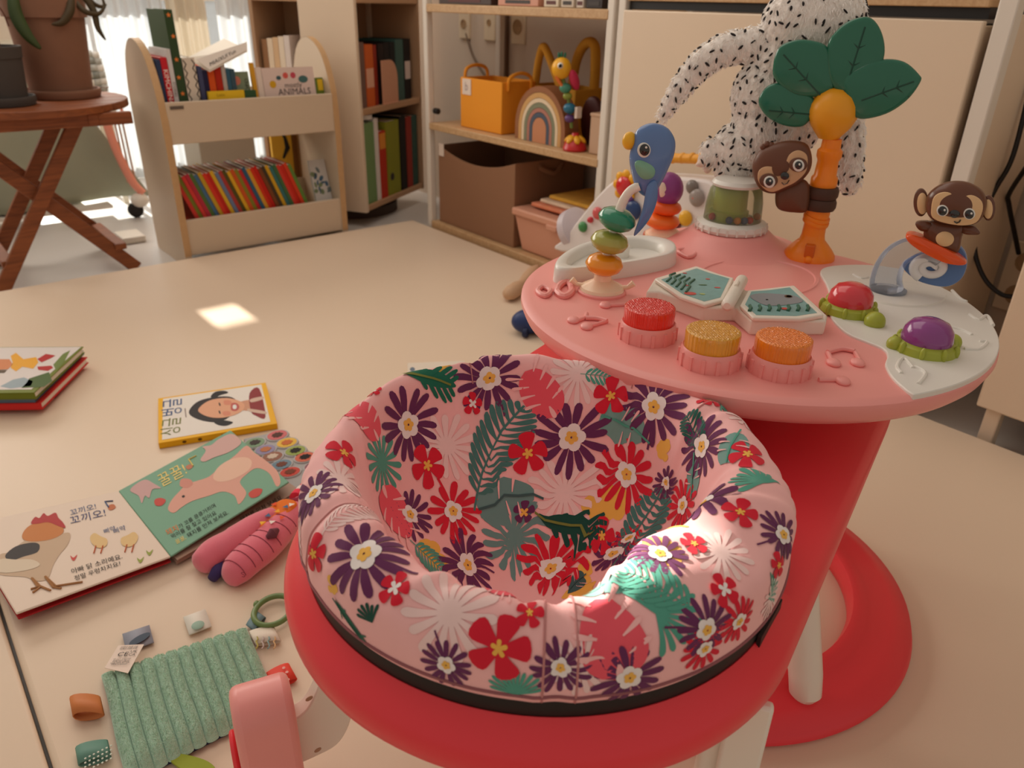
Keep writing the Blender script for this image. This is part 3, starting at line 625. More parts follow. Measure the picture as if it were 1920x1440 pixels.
# coral block / brown slab leaning behind the rattle
lb_ = thing('toy_block', 'dark maroon rounded slab leaning behind the duck-headed rattle', 'toy', (1.83, 1.80, ys))
B().pillow(circ(0, 0.075, 0.045, 0.075, 20), 0.012, 0.012, lambda x, y, z: Vector((z, x, y)), flat=0.8).obj('slab', mat('maroon', (70, 26, 22), 0.5), lb_)
bx = thing('keepsake_box', 'beige box at the end of the middle shelf beside the cupboard', 'box', (1.80, 1.665, ys))
B().box((0, 0, 0.055), (0.16, 0.07, 0.11)).obj('body', mat('box_beige', (196, 162, 134), 0.6), bx, bevel=0.003)
B().box((0, 0, 0.113), (0.164, 0.074, 0.010)).obj('lid', mat('box_beige', (196, 162, 134), 0.6), bx, bevel=0.003)
# things on the top shelf: only their lower edges show
tz = 0.789
for i, (y0, y1, rgb, lb) in enumerate([(2.46, 2.16, (66, 50, 44), 'dark brown board game box on the top shelf'), (2.13, 1.93, (206, 150, 128), 'pink board game box on the top shelf'), (1.91, 1.84, (216, 206, 186), 'cream box with black print on the top shelf'), (1.835, 1.775, (208, 196, 180), 'cream and maroon box on the top shelf'), (1.77, 1.735, (214, 206, 196), 'narrow white box on the top shelf'), (1.73, 1.66, (44, 34, 34), 'black box at the end of the top shelf')]):
    t = thing('game_box', lb, 'box', (1.84, (y0+y1)/2, tz)); B().box((0, 0, 0.05), (0.28, abs(y0-y1)-0.006, 0.10)).obj('body', mat('gbox%d' % i, rgb, 0.5), t, bevel=0.002)
    B().box((-0.1405, 0, 0.012), (0.001, abs(y0-y1)*0.6, 0.010)).obj('print_band', mat('gbox_print%d' % (i % 2), [(90, 40, 36), (60, 52, 48)][i % 2], 0.5), t)

# ------------------------------------------------------------------ round folding table with plants
TZ = 0.50
ft = thing('folding_table', 'round wooden slatted folding table carrying two plant pots', 'table', (0.42, 2.86, -0.04))
R_ = 0.30; zt = TZ+0.04
nsl = 7
for i in range(nsl):
    y0, y1 = -R_+2*R_*i/nsl+0.002, -R_+2*R_*(i+1)/nsl-0.002
    pts = [(x, y) for y in np.linspace(y0, y1, 7) for x in [math.sqrt(max(R_*R_-y*y, 1e-5))]]
    pol = pts+[(-x, y) for x, y in reversed(pts)]
    B().prism(pol, zt-0.022, zt).obj('slat', m_teak, ft, bevel=0.003)
for x in (-0.12, 0.14): B().box((x, 0, zt-0.04), (0.03, 0.50, 0.034)).obj('apron', m_teak, ft, bevel=0.003)
B().box((0.0, -0.235, zt-0.04), (0.50, 0.022, 0.036)).obj('apron', m_teak, ft, bevel=0.003)
def bar(p, q, w, t_, name='leg'):
    p, q = Vector(p), Vector(q); d = (q-p); L_ = d.length; z = d.normalized(); y = Vector((0, 1, 0)); y = (y-z*y.dot(z)).normalized(); x = y.cross(z)
    M = Matrix((x, y, z)).transposed(); return B().box((p+q)/2, (w, t_, L_), M).obj(name, m_teak, ft, bevel=0.003)
for y in (-0.14, 0.16):
    off = 0.0 if y < 0 else 0.02
    bar((-0.20+off, y, 0.0), (0.13+off, y, zt-0.03), 0.042, 0.02)
    bar((0.205+off, y+0.022, 0.0), (-0.24+off, y+0.022, zt-0.03), 0.042, 0.02)
bar((0.155, -0.13, 0.08), (0.16, 0.18, 0.08), 0.034, 0.02, 'stretcher') if False else None
B().box((0.165, 0.02, 0.085), (0.035, 0.32, 0.02)).obj('stretcher', m_teak, ft, bevel=0.003)
B().box((-0.16, 0.02, 0.085), (0.035, 0.32, 0.02)).obj('stretcher', m_teak, ft, bevel=0.003)

def pot(name, label, loc, rt_, rb_, h, rgb, band):
    t = thing(name, label, 'plant pot', loc)
    m = mat(name+'_clay_%d' % rgb[0], rgb, 0.75, vary=0.08, vscale=20)
    B().lathe([(rb_*1.02, 0), (rb_*1.22, 0.002), (rb_*1.28, 0.018), (rb_*1.25, 0.026), (rb_*1.18, 0.026), (rb_*1.12, 0.010), (0.0005, 0.010)], 48).obj('saucer', m, t)
    B().lathe([(rb_, 0.011), (rb_+(rt_-rb_)*0.78, h*0.80), (rt_*(1.03 if band else 1.0), h*0.805), (rt_*1.04, h), (rt_*0.95, h), (rt_*0.93, h*0.88), (0.0005, h*0.88)], 48).obj('pot_body', m, t)
    B().lathe([(rt_*0.925, h*0.885), (0.0005, h*0.89)], 32).obj('soil', mat('soil', (44, 30, 22), 0.95, bump=0.6, bscale=150), t)
    return t
p1 = pot('plant_pot', 'large terracotta plant pot with a ridged rim and saucer', (0.545, 2.88, TZ), 0.112, 0.088, 0.285, (134, 94, 72), True)
p2 = pot('plant_pot', 'small dark grey plant pot with saucer at the picture\'s edge', (0.352, 2.745, TZ), 0.085, 0.075, 0.158, (70, 64, 60), False)
m_leafd = mat('dry_leaf', (72, 58, 34), 0.6); m_leafg = mat('dull_leaf', (56, 74, 36), 0.5)
def leaf(parent, pts, w, m, name='leaf', up=(0, 0, 1)):
    P = [Vector(p) for p in spline(pts, 5, False)]; n = len(P); k = B(); vs = []
    for i, p in enumerate(P):
        t = (P[min(i+1, n-1)]-P[max(i-1, 0)]).normalized(); s_ = t.cross(Vector(up)); s_ = s_.normalized() if s_.length > 1e-4 else Vector((1, 0, 0))
        ww = w*math.sin(PI*min(1, (i+0.3)/n))**0.8; nn = s_.cross(t)*ww*0.25
        vs += [p-s_*ww+nn, p, p+s_*ww+nn]
    k.add(vs, [(3*i+j, 3*i+j+1, 3*i+4+j, 3*i+3+j) for i in range(n-1) for j in (0, 1)])
    o = k.obj(name, m, parent); sm = o.modifiers.new('thick', 'SOLIDIFY'); sm.thickness = 0.0012; return o
pl_ = thing('wilted_plant', 'wilted plant with drooping dried leaves in the large terracotta pot', 'plant', (0.545, 2.88, TZ+0.252))
B().tube([(0, 0, 0), (0.02, -0.01, 0.06), (0.05, -0.03, 0.10)], 0.004, 8).obj('stem', m_leafd, pl_)
B().tube([(0.01, 0, 0), (-0.03, -0.04, 0.06), (-0.07, -0.09, 0.07)], 0.004, 8).obj('stem', m_leafd, pl_)
for pts, w, m in (([(0.05, -0.03, 0.09), (0.09, -0.07, 0.05), (0.118, -0.085, 0.0), (0.12, -0.09, -0.05), (0.135, -0.09, -0.085)], 0.010, m_leafd), ([(0.05, -0.03, 0.08), (0.07, -0.08, 0.03), (0.09, -0.10, -0.005), (0.13, -0.09, -0.012), (0.16, -0.08, 0.015)], 0.008, m_leafd),
                  ([(0.05, -0.03, 0.09), (0.06, -0.09, 0.05), (0.05, -0.115, 0.0), (0.02, -0.12, -0.035), (-0.01, -0.12, -0.04)], 0.012, m_leafd), ([(0.05, -0.03, 0.10), (0.10, -0.05, 0.06), (0.13, -0.06, 0.015), (0.16, -0.05, 0.01), (0.155, -0.05, 0.05)], 0.006, m_leafd),
                  ([(-0.07, -0.09, 0.07), (-0.09, -0.115, 0.03), (-0.095, -0.125, -0.02), (-0.08, -0.13, -0.07), (-0.055, -0.13, -0.105)], 0.018, m_leafg)):
    leaf(pl_, pts, w, m, up=(0, 1, 0.2))
p3 = thing('dry_twig_plant', 'bare reddish twig growing in the small dark grey pot', 'plant', (0.352, 2.745, TZ+0.138))
B().tube([(0.03, -0.02, 0), (0.028, -0.02, 0.05), (0.036, -0.02, 0.10), (0.03, -0.02, 0.16)], 0.006, 8).obj('twig', mat('twig', (92, 50, 34), 0.8, bump=0.6, bscale=120), p3)
B().tube(spline([(0.032, -0.02, 0.09), (0.05, -0.025, 0.12), (0.062, -0.025, 0.10), (0.066, -0.025, 0.07)], 5, False), 0.002, 6).obj('twig', mat('twig', (92, 50, 34)), p3)
B().tube(spline([(0.032, -0.02, 0.06), (0.01, -0.03, 0.09), (-0.01, -0.03, 0.08)], 5, False), 0.002, 6).obj('twig', mat('twig', (92, 50, 34)), p3)
for i, (px, py) in enumerate(((193, 167), (172, 172))):
    q = G(px, py, TZ+0.003); t = thing('fallen_leaf', ['curled dry leaf fallen near the table\'s rim', 'curled dry leaf fallen beside the terracotta saucer'][i], 'leaf', q)
    leaf(t, [(-0.02, 0.004, 0.001), (0, 0, 0.004), (0.012, -0.006, 0.002), (0.02, 0.004, 0.007)], 0.004, mat('leaf_brown', (110, 66, 38), 0.7))

# ------------------------------------------------------------------ things beyond the table
m_sage = mat('sage_fabric', (150, 152, 132), 0.9, vary=0.05, vscale=10)
sg = thing('covered_ironing_rack', 'sage green fabric cover draped over a rack behind the round table', 'cover', (0.45, 3.55, -0.04))
def cov(u, v):
    x = -0.50+0.80*u+ (0.05-0.0*u)*(v); z = 0.06+0.47*(1-v)
    x = (-0.5+0.97*u)+ (1-v)*(-0.24)*u
    return Vector((x, 0.03*math.sin(u*9+0.6)*(0.25+v)+0.012*math.sin(u*23)*v, z))
k = B().grid(cov, 60, 14); o = k.obj('fabric', m_sage, sg, ang=180); sm = o.modifiers.new('thick', 'SOLIDIFY'); sm.thickness = 0.004
k = B().box((-0.1, 0.06, 0.27), (0.62, 0.06, 0.42)); k.obj('inner_panel', m_sage, sg)
k = B(); [k.tube([(x, 0.06, 0), (x, 0.06, 0.1)], 0.012, 8) for x in (-0.35, 0.15)]; k.obj('foot', m_white, sg)
B().box((-0.1, 0.0, 0.045), (0.8, 0.14, 0.012)).obj('bottom_rail', m_white, sg)
gc = thing('gingham_cushion', 'grey and white gingham cushion standing behind the terracotta pot', 'cushion', (0.72, 3.80, 0.374))
m_gr = mat('gingham_grey', (140, 144, 138), 0.9); m_gw = mat('gingham_white', (226, 224, 218), 0.9); m_gm = mat('gingham_mid', (184, 186, 180), 0.9)
k = B(); 
for i in range(12):
    for j in range(8):
        k.m = 1 if (i % 2 and j % 2) else (0 if not (i % 2 or j % 2) else 2)
        f_ = lambda u, v: Vector((-0.16+0.32*u, -0.05*math.sin(PI*u)*math.sin(PI*v), 0.20*v))
        k.add([f_(i/12, j/8), f_((i+1)/12, j/8), f_((i+1)/12, (j+1)/8), f_(i/12, (j+1)/8)], [(0, 1, 2, 3)])
o = k.obj('cover', [m_gr, m_gw, m_gm], gc, ang=180); sm = o.modifiers.new('thick', 'SOLIDIFY'); sm.thickness = 0.03
st = thing('stool', 'white stool carrying the gingham cushion by the window', 'stool', (0.72, 3.80, -0.04))
B().box((0, 0, 0.385), (0.34, 0.2, 0.025)).obj('seat', m_white, st, bevel=0.004)
for x in (-0.14, 0.14):
    for y in (-0.08, 0.08): B().box((x, y, 0.186), (0.02, 0.02, 0.372)).obj('leg', m_white, st)
# coral bar frame with castors
m_coral = mat('coral_metal', (232, 150, 128), 0.4)
cf = thing('coral_trolley', 'coral pink tubular frame with slim bars and black castors by the window', 'trolley', (0.86, 3.42, -0.04))
V = VP((0.86, 3.42, 0.1)); Lc = Vector((0.86, 3.42, -0.04))
def cw(px, py, c=0): return V.w(px, py)+V.n*c-Lc
k = B().tube(spline([tuple(cw(196, 205)), tuple(cw(203, 240)), tuple(cw(222, 290)), tuple(cw(248, 340)), tuple(cw(268, 362))], 8, False), 0.016, 12); k.obj('curved_tube', m_coral, cf)
k = B().tube([cw(225, 195, -0.03), cw(232, 222, -0.03), cw(205, 226, -0.03)], 0.007, 8); k.obj('upper_frame', m_coral, cf)
for i, x in enumerate((214, 221, 229)):
    B().tube([cw(x, 226, -0.03), cw(x+16, 300, -0.03), cw(x+26, 345, -0.03)], 0.004, 8).obj('bar', mat('brass_bar', (176, 140, 110), 0.4), cf)
B().ell(cw(262, 375), (0.035, 0.035, 0.03)).obj('foot_housing', m_white, cf)
B().lathe([(0.005, -0.014), (0.026, -0.014), (0.03, -0.009), (0.03, 0.009), (0.026, 0.014), (0.005, 0.014)], 24, (cw(256, 402).x, cw(256, 402).y, 0.031), RX(PI/2)).obj('castor', m_black, cf)
B().tube([cw(262, 380), Vector((cw(256, 402).x, cw(256, 402).y, 0.04))], 0.008, 8).obj('castor_stem', m_white, cf)
bb = thing('cardboard_tray', 'white flat tray on the sunlit floor behind the rack\'s end panel', 'tray', (0.705, 3.10, -0.04))
B().box((0, 0, 0.012), (0.08, 0.12, 0.024)).obj('tray_body', m_white, bb, bevel=0.004)

# ------------------------------------------------------------------ baby walker behind the tray
wk = thing('baby_walker', 'white baby walker with a flower button panel and yellow handle behind the tray', 'walker', (1.44, 1.26, 0))
m_wp = mat('white_plastic', (224, 216, 212), 0.3)
wp = lambda px, py, x: GX(px, py, x)-Vector((1.44, 1.26, 0))
out = [(1062, 470), (1070, 440), (1110, 380), (1140, 345), (1160, 335), (1200, 330), (1290, 335), (1330, 345), (1345, 380), (1345, 480)]
P2 = [wp(px, py, 1.42) for px, py in out]; 
pol = spline([(p.y, p.z) for p in P2], 4)
body = B().prism(pol, -0.02, 0.05, lambda a, b_, c: Vector((-0.02+c+0.12*(b_-0.2), a, b_))); body.obj('panel', m_wp, wk, bevel=0.012, seg=3)
fpl = lambda px, py, c=0.0: (lambda q: Vector((-0.02-0.02+0.12*(q.z-0.2)-c, q.y, q.z)))(wp(px, py, 1.41))
k = B()
for i in range(8):
    a = i*PI/4; q = fpl(1168, 350, 0.006); k.ell(q+Vector((0, 0.028*math.cos(a), 0.028*math.sin(a))), (0.006, 0.012, 0.012))
k.obj('flower_petals', mat('toy_yellow', (232, 170, 34)), wk)
B().ell(fpl(1168, 350, 0.012), (0.012, 0.024, 0.024)).obj('flower_button', mat('clear_red', (206, 30, 34), 0.15, coat=0.6), wk)
for px, py, r, rgb in ((1120, 400, 0.016, (206, 90, 90)), (1108, 412, 0.008, (200, 60, 70)), (1095, 425, 0.014, (70, 140, 80)), (1185, 395, 0.024, (36, 62, 110)), (1178, 372, 0.010, (120, 80, 150)), (1290, 352, 0.016, (120, 112, 106)), (1300, 372, 0.02, (150, 140, 134)), (1298, 372, 0.008, (206, 70, 60)), (1282, 410, 0.018, (226, 170, 40)), (1265, 420, 0.014, (120, 40, 50)), (1215, 440, 0.012, (206, 80, 40))):
    B().ell(fpl(px, py, 0.004), (0.010, r, r)).obj('panel_button', mat('wk_%d_%d_%d' % rgb, rgb, 0.3), wk)
B().tube([wp(1255, 296, 1.45), wp(1345, 300, 1.45)], 0.011, 12).obj('handle_grip', mat('handle_yellow', (226, 156, 40), 0.4), wk)
for i in range(5):
    q = wp(1262+18*i, 296.5, 1.45); B().lathe([(0.0115, -0.004), (0.0128, 0), (0.0115, 0.004)], 14, q, RX(PI/2)).obj('grip_ring', mat('handle_yellow', (226, 156, 40)), wk)
B().tube([wp(1250, 296, 1.45), wp(1235, 330, 1.44), wp(1232, 360, 1.43)], 0.010, 10).obj('handle_arm', m_wp, wk)
B().tube([wp(1350, 300, 1.45), wp(1352, 340, 1.44), wp(1350, 380, 1.43)], 0.010, 10).obj('handle_arm', m_wp, wk)
for (px, py) in ((1080, 430),):
    q = wp(px, py, 1.45); B().lathe([(0.004, -0.02), (0.045, -0.02), (0.058, -0.012), (0.058, 0.012), (0.045, 0.02), (0.004, 0.02)], 32, q, RX(PI/2-0.5) @ RZ(0)).obj('side_disc', mat('lilac_plastic', (200, 190, 196), 0.3), wk)
for y in (0.24, -0.28):
    B().lathe([(0.004, -0.018), (0.045, -0.018), (0.05, -0.01), (0.05, 0.01), (0.045, 0.018), (0.004, 0.018)], 28, Vector((0.03, y, 0.05)), RX(PI/2)).obj('wheel', mat('navy_plastic', (40, 60, 110), 0.4), wk)
    B().box((0.02, y*0.92, 0.11), (0.05, 0.03, 0.12)).obj('fork', mat('navy_plastic', (40, 60, 110)), wk, bevel=0.005)
B().box((0.03, -0.02, 0.13), (0.05, 0.5, 0.05)).obj('axle_frame', mat('navy_plastic', (40, 60, 110)), wk, bevel=0.008)
# ------------------------------------------------------------------ activity centre: tray table, base ring, swivelling seat
TC = Vector((0.828, 0.520, 0)); TT = 0.465; SC = Vector((0.384, 0.408, 0))
m_red = mat('coral_red_plastic', (236, 58, 68), 0.36, 0.5, bump=0.02, bscale=900)
m_pink = mat('soft_pink_plastic', (240, 158, 152), 0.36, 0.5, bump=0.02, bscale=900)
m_ivory = mat('ivory_plastic', (236, 226, 212), 0.32, 0.5)
m_wht = mat('toy_white_plastic', (228, 224, 216), 0.32)
ac = thing('activity_centre', 'pink and red baby activity centre with a round toy tray and a floral seat', 'activity centre', TC)
L = lambda v: Vector(v)-TC
prof = [(0.222, 0.0), (0.298, 0.0), (0.304, 0.006), (0.300, 0.018), (0.272, 0.028), (0.240, 0.030), (0.230, 0.037), (0.220, 0.036), (0.215, 0.022), (0.217, 0.004)]
B().lathe(prof, 96, close=True).obj('base_ring', m_red, ac, ang=60)
a0 = math.atan2(-0.245, -0.099)
for i in range(3):
    a = a0+(0, 1.72, 4.0)[i]; x, y = 0.258*math.cos(a), 0.258*math.sin(a)
    tx, ty = 0.40*x, 0.40*y; k = B().tube([(x, y, 0.024), (x, y, 0.034), (x+(tx-x)*0.05, y+(ty-y)*0.05, 0.06), (x+(tx-x)*0.5, y+(ty-y)*0.5, 0.235), (tx, ty, 0.433)], [0.012, 0.0195, 0.0205, 0.0215, 0.023], 24); k.obj('tray_leg', m_ivory, ac)
# tray
k = B().lathe([(0.0005, 0.432), (0.262, 0.432), (0.276, 0.436), (0.283, 0.444), (0.2880, 0.456), (0.2875, 0.4615), (0.282, 0.4648), (0.276, 0.4652), (0.0005, 0.4652)], 128); tray = k.obj('tray_top', m_pink, ac, ang=50)
DC = Vector((1.016, 0.683, 0)); DZ = 0.490
k = B().lathe([(0.115, 0.4640), (0.098, 0.4665), (0.080, 0.474), (0.066, 0.485), (0.060, 0.490), (0.0005, 0.490)], 48, L((DC.x, DC.y, 0))); k.obj('mound', m_pink, tray)
# shallow moulded circle in the middle of the tray
mc = L(G(1420, 520, TT)); mc.z = 0
k = B().lathe([(0.085, 0.4648), (0.083, 0.4668), (0.079, 0.4668), (0.077, 0.4648)], 64, mc, sx=1.15, sy=0.9); k.obj('moulded_ring', m_pink, tray)
# white wave-shaped inlay on the right
edge = lambda a: (0.828+0.2862*math.cos(a), 0.520+0.2862*math.sin(a))
ang = lambda px, py: math.atan2(G(px, py, TT).y-0.52, G(px, py, TT).x-0.828)
lp = [(1690, 508), (1640, 501), (1590, 500), (1550, 504), (1537, 514), (1548, 535), (1556, 560), (1556, 595), (1585, 627), (1625, 645), (1655, 658), (1663, 672), (1659, 688), (1672, 712), (1700, 738)]
inl = [(q.x, q.y) for q in (G(px, py, TT) for px, py in lp)]
inl = spline(inl, 4, False)
aa, ab_ = ang(1708, 743), ang(1700, 508)
if ab_ < aa: ab_ += 2*PI
pol = inl+[edge(a) for a in np.linspace(aa, ab_, 40)]
B().prism([(x-TC.x, y-TC.y) for x, y in pol], 0.4600, 0.4682).obj('wave_inlay', m_wht, tray, bevel=0.0012)
def relief(px_pts, r, m, name, z=TT+0.003, parent=None, n=8, cl=False):
    P = [L(G(px, py, z)) for px, py in px_pts]; P = spline([tuple(p) for p in P], 5, cl)
    return B().tube(P, r, n, closed=cl).obj(name, m, parent or tray)
zz_ = 0.4682
for pts in ([(1690, 700), (1682, 688), (1694, 672), (1712, 690)], [(1715, 688), (1735, 700), (1722, 720)], [(1818, 590), (1835, 600), (1850, 592), (1862, 610)], [(1770, 612), (1800, 618), (1822, 628)], [(1808, 655), (1835, 655), (1850, 642), (1836, 640)], [(1600, 515), (1615, 522), (1628, 520)], [(1785, 545), (1800, 560), (1812, 566)]):
    relief(pts, 0.0022, m_wht, 'swirl_relief', zz_)
sw = []
for i in range(40):
    a = i/40*4.5*PI; r = 0.030*(1-i/46); c0 = G(1692, 548, zz_); sw.append((c0.x-TC.x+r*math.cos(a)*1.5, c0.y-TC.y+r*math.sin(a)*1.2, zz_+0.0005))
B().tube(sw, 0.0020, 6).obj('swirl_relief', m_wht, tray)
c0 = L(G(1690, 548, zz_)); B().lathe([(0.060, 0.4675), (0.058, 0.4705), (0.0005, 0.4705)], 48, (c0.x, c0.y, 0), sx=1.1, sy=0.85).obj('spinner_disc', m_wht, tray)
# raised music notes
def note(h0, stem, r=0.0075):
    k = B(); q = L(G(*h0, TT+0.002)); k.ell(q, (r*1.25, r, 0.004), RZ(0.8)); P = [L(G(px, py, TT+0.002)) for px, py in stem]; k.tube([tuple(p) for p in P], 0.0026, 8); k.obj('music_note', m_pink, tray)
note((1075, 600), [(1080, 602), (1098, 596), (1100, 588)]); note((1100, 612), [(1106, 612), (1138, 602)])
relief([(1098, 596), (1120, 597), (1138, 602)], 0.0028, m_pink, 'music_note')
note((1135, 572), [(1140, 573), (1172, 571)]); note((1563, 680), [(1560, 678), (1552, 660)]); note((1608, 680), [(1612, 676), (1602, 658)])
relief([(1552, 660), (1578, 654), (1602, 658)], 0.0028, m_pink, 'music_note'); note((1580, 714), [(1576, 712), (1535, 712)])
relief([(1008, 545), (1018, 538), (1032, 545), (1022, 555)], 0.0036, m_pink, 'ear_relief', cl=True)
relief([(1044, 545), (1052, 533), (1066, 530), (1072, 545), (1058, 556)], 0.0046, m_pink, 'ear_relief', cl=True)
relief([(1270, 470), (1290, 468), (1305, 474), (1290, 482)], 0.003, m_pink, 'ear_relief', cl=True)
# white hollow pod at the tray's back edge
zt_ = 0.487
po = spline([(G(px, py, zt_).x-TC.x, G(px, py, zt_).y-TC.y) for px, py in ((1041, 497), (1046, 483), (1066, 468), (1100, 453), (1150, 443), (1210, 440), (1255, 448), (1269, 461), (1256, 475), (1190, 489), (1110, 499), (1060, 503))], 5)
cxm, cym = sum(p[0] for p in po)/len(po), sum(p[1] for p in po)/len(po)
def loft(rings, m, name, parent, **kw):
    n = len(rings[0]); vs = [v for r in rings for v in r]; fs = [(j*n+i, j*n+(i+1) % n, (j+1)*n+(i+1) % n, (j+1)*n+i) for j in range(len(rings)-1) for i in range(n)]
    fs += [tuple(range(n))[::-1], tuple((len(rings)-1)*n+i for i in range(n))]; return B().add(vs, fs).obj(name, m, parent, **kw)
sc_ = lambda s_, z: [Vector((cxm+(x-cxm)*s_, cym+(y-cym)*s_, z)) for x, y in po]
loft([sc_(1.02, 0.4645), sc_(1.01, 0.475), sc_(1.0, 0.483), sc_(0.98, 0.4866), sc_(0.94, 0.487), sc_(0.83, 0.4862), sc_(0.79, 0.483), sc_(0.77, 0.472)], m_wht, 'pod', tray, ang=60)
q = L(G(1165, 470, 0.480)); B().lathe([(0.012, 0.471), (0.012, 0.488), (0.009, 0.491), (0.0005, 0.491)], 20, (q.x, q.y, 0)).obj('pod_divider', m_wht, tray)
# flip book
def pz(l, z): return [(G(px, py, z).x-TC.x, G(px, py, z).y-TC.y) for px, py in l]
basepol = pz([(1212, 545), (1228, 520), (1305, 497), (1372, 520), (1400, 543), (1490, 533), (1552, 590), (1550, 600), (1410, 600), (1380, 575), (1320, 575), (1238, 545)], 0.484)
B().prism(basepol, 0.4645, 0.4835).obj('flip_book_base', m_ivory, ac, bevel=0.003, seg=3)
lpz = 0.489
pgL = pz([(1228, 523), (1305, 499), (1330, 508), (1376, 521), (1357, 562), (1322, 571), (1275, 555)], lpz); pgR = pz([(1402, 544), (1440, 541), (1485, 535), (1545, 590), (1500, 597), (1412, 595), (1388, 572)], lpz)
for nm, pg in (('flip_page', pgL), ('flip_page', pgR)):
    p_ = B().prism(pg, 0.484, lpz).obj(nm, m_ivory, ac, bevel=0.0015)
    cx_, cy_ = sum(p[0] for p in pg)/len(pg), sum(p[1] for p in pg)/len(pg)
    B().prism([(cx_+(x-cx_)*0.86, cy_+(y-cy_)*0.86) for x, y in pg], lpz-0.0003, lpz+0.0004).obj('sea_picture', mat('sea_teal', (130, 172, 170), 0.35, vary=0.15, vscale=120), p_, smooth=False)
    at = lambda px, py: L(G(px, py, lpz+0.0008))
    if pg is pgL:
        for px, py, rx, ry, rgb, nm2 in ((1294, 550, 0.0075, 0.0055, (206, 84, 74), 'turtle_shell'), (1317, 551, 0.0035, 0.0028, (176, 190, 120), 'turtle_head'), (1284, 512, 0.003, 0.0022, (206, 90, 84), 'fish_print'), (1327, 523, 0.003, 0.0022, (206, 90, 84), 'fish_print'), (1345, 539, 0.004, 0.0022, (206, 90, 84), 'fish_print'), (1288, 535, 0.0026, 0.002, (206, 90, 84), 'fish_print'), (1318, 534, 0.0055, 0.0018, (70, 104, 62), 'seaweed_print')):
            q = at(px, py); B().flat(circ(0, 0, rx, ry, 14, -0.7), lambda x, y: q+Vector((x, y, 0))).obj(nm2, mat('fp_%d_%d' % (rgb[0], rgb[1]), rgb), p_, smooth=False)
        for i in range(5):
            b0_ = [(1250+9*i, 528+5*i), (1258+9*i, 521+4*i), (1256+9*i, 516+4*i), (1266+9*i, 512+3*i)]
            B().tube([tuple(at(px, py)) for px, py in b0_], 0.0016, 5).obj('seaweed_print', mat('weed_green', (58, 104, 84)), p_)
    else:
        q = at(1450, 560); B().flat(spline([(G(px, py, lpz).x-TC.x, G(px, py, lpz).y-TC.y) for px, py in ((1406, 556), (1425, 551), (1455, 552), (1490, 556), (1505, 566), (1480, 572), (1440, 574), (1418, 566))], 4), lambda x, y: Vector((x, y, lpz+0.0008))).obj('dolphin_print', mat('dolphin_grey', (140, 142, 146)), p_, smooth=False)
        for px, py, r, rgb, nm2 in ((1478, 556, 0.0055, (96, 66, 44), 'monkey_print'), (1479, 556, 0.0038, (214, 184, 140), 'monkey_face_print'), (1438, 562, 0.0018, (28, 26, 26), 'eye_print'), (1471, 579, 0.004, (206, 84, 74), 'fish_print')):
            q = at(px, py); B().flat(circ(0, 0, r, r*0.8, 12), lambda x, y: q+Vector((x, y, 0.0004))).obj(nm2, mat('fp2_%d_%d' % (rgb[0], rgb[1]), rgb), p_, smooth=False)
        for i in range(7):
            px = 1405+18*i; B().tube([tuple(at(px, 583)), tuple(at(px+3, 577)), tuple(at(px+1, 573))], 0.0022, 5).obj('seaweed_print', mat('weed_green', (58, 104, 84)), p_)
h0, h1 = L(G(1392, 524, 0.492)), L(G(1363, 574, 0.492)); d_ = (h1-h0); 
B().tube([tuple(h0+d_*t) for t in (0, 0.04, 0.5, 0.96, 1.0)], [0.004, 0.0075, 0.0078, 0.0075, 0.004], 16).obj('hinge_roll', m_ivory, ac)
B().tube([tuple(h0+d_*t+Vector((0, 0, 0.008))) for t in (0.35, 0.5)], 0.0022, 8).obj('hinge_tab', m_ivory, ac)
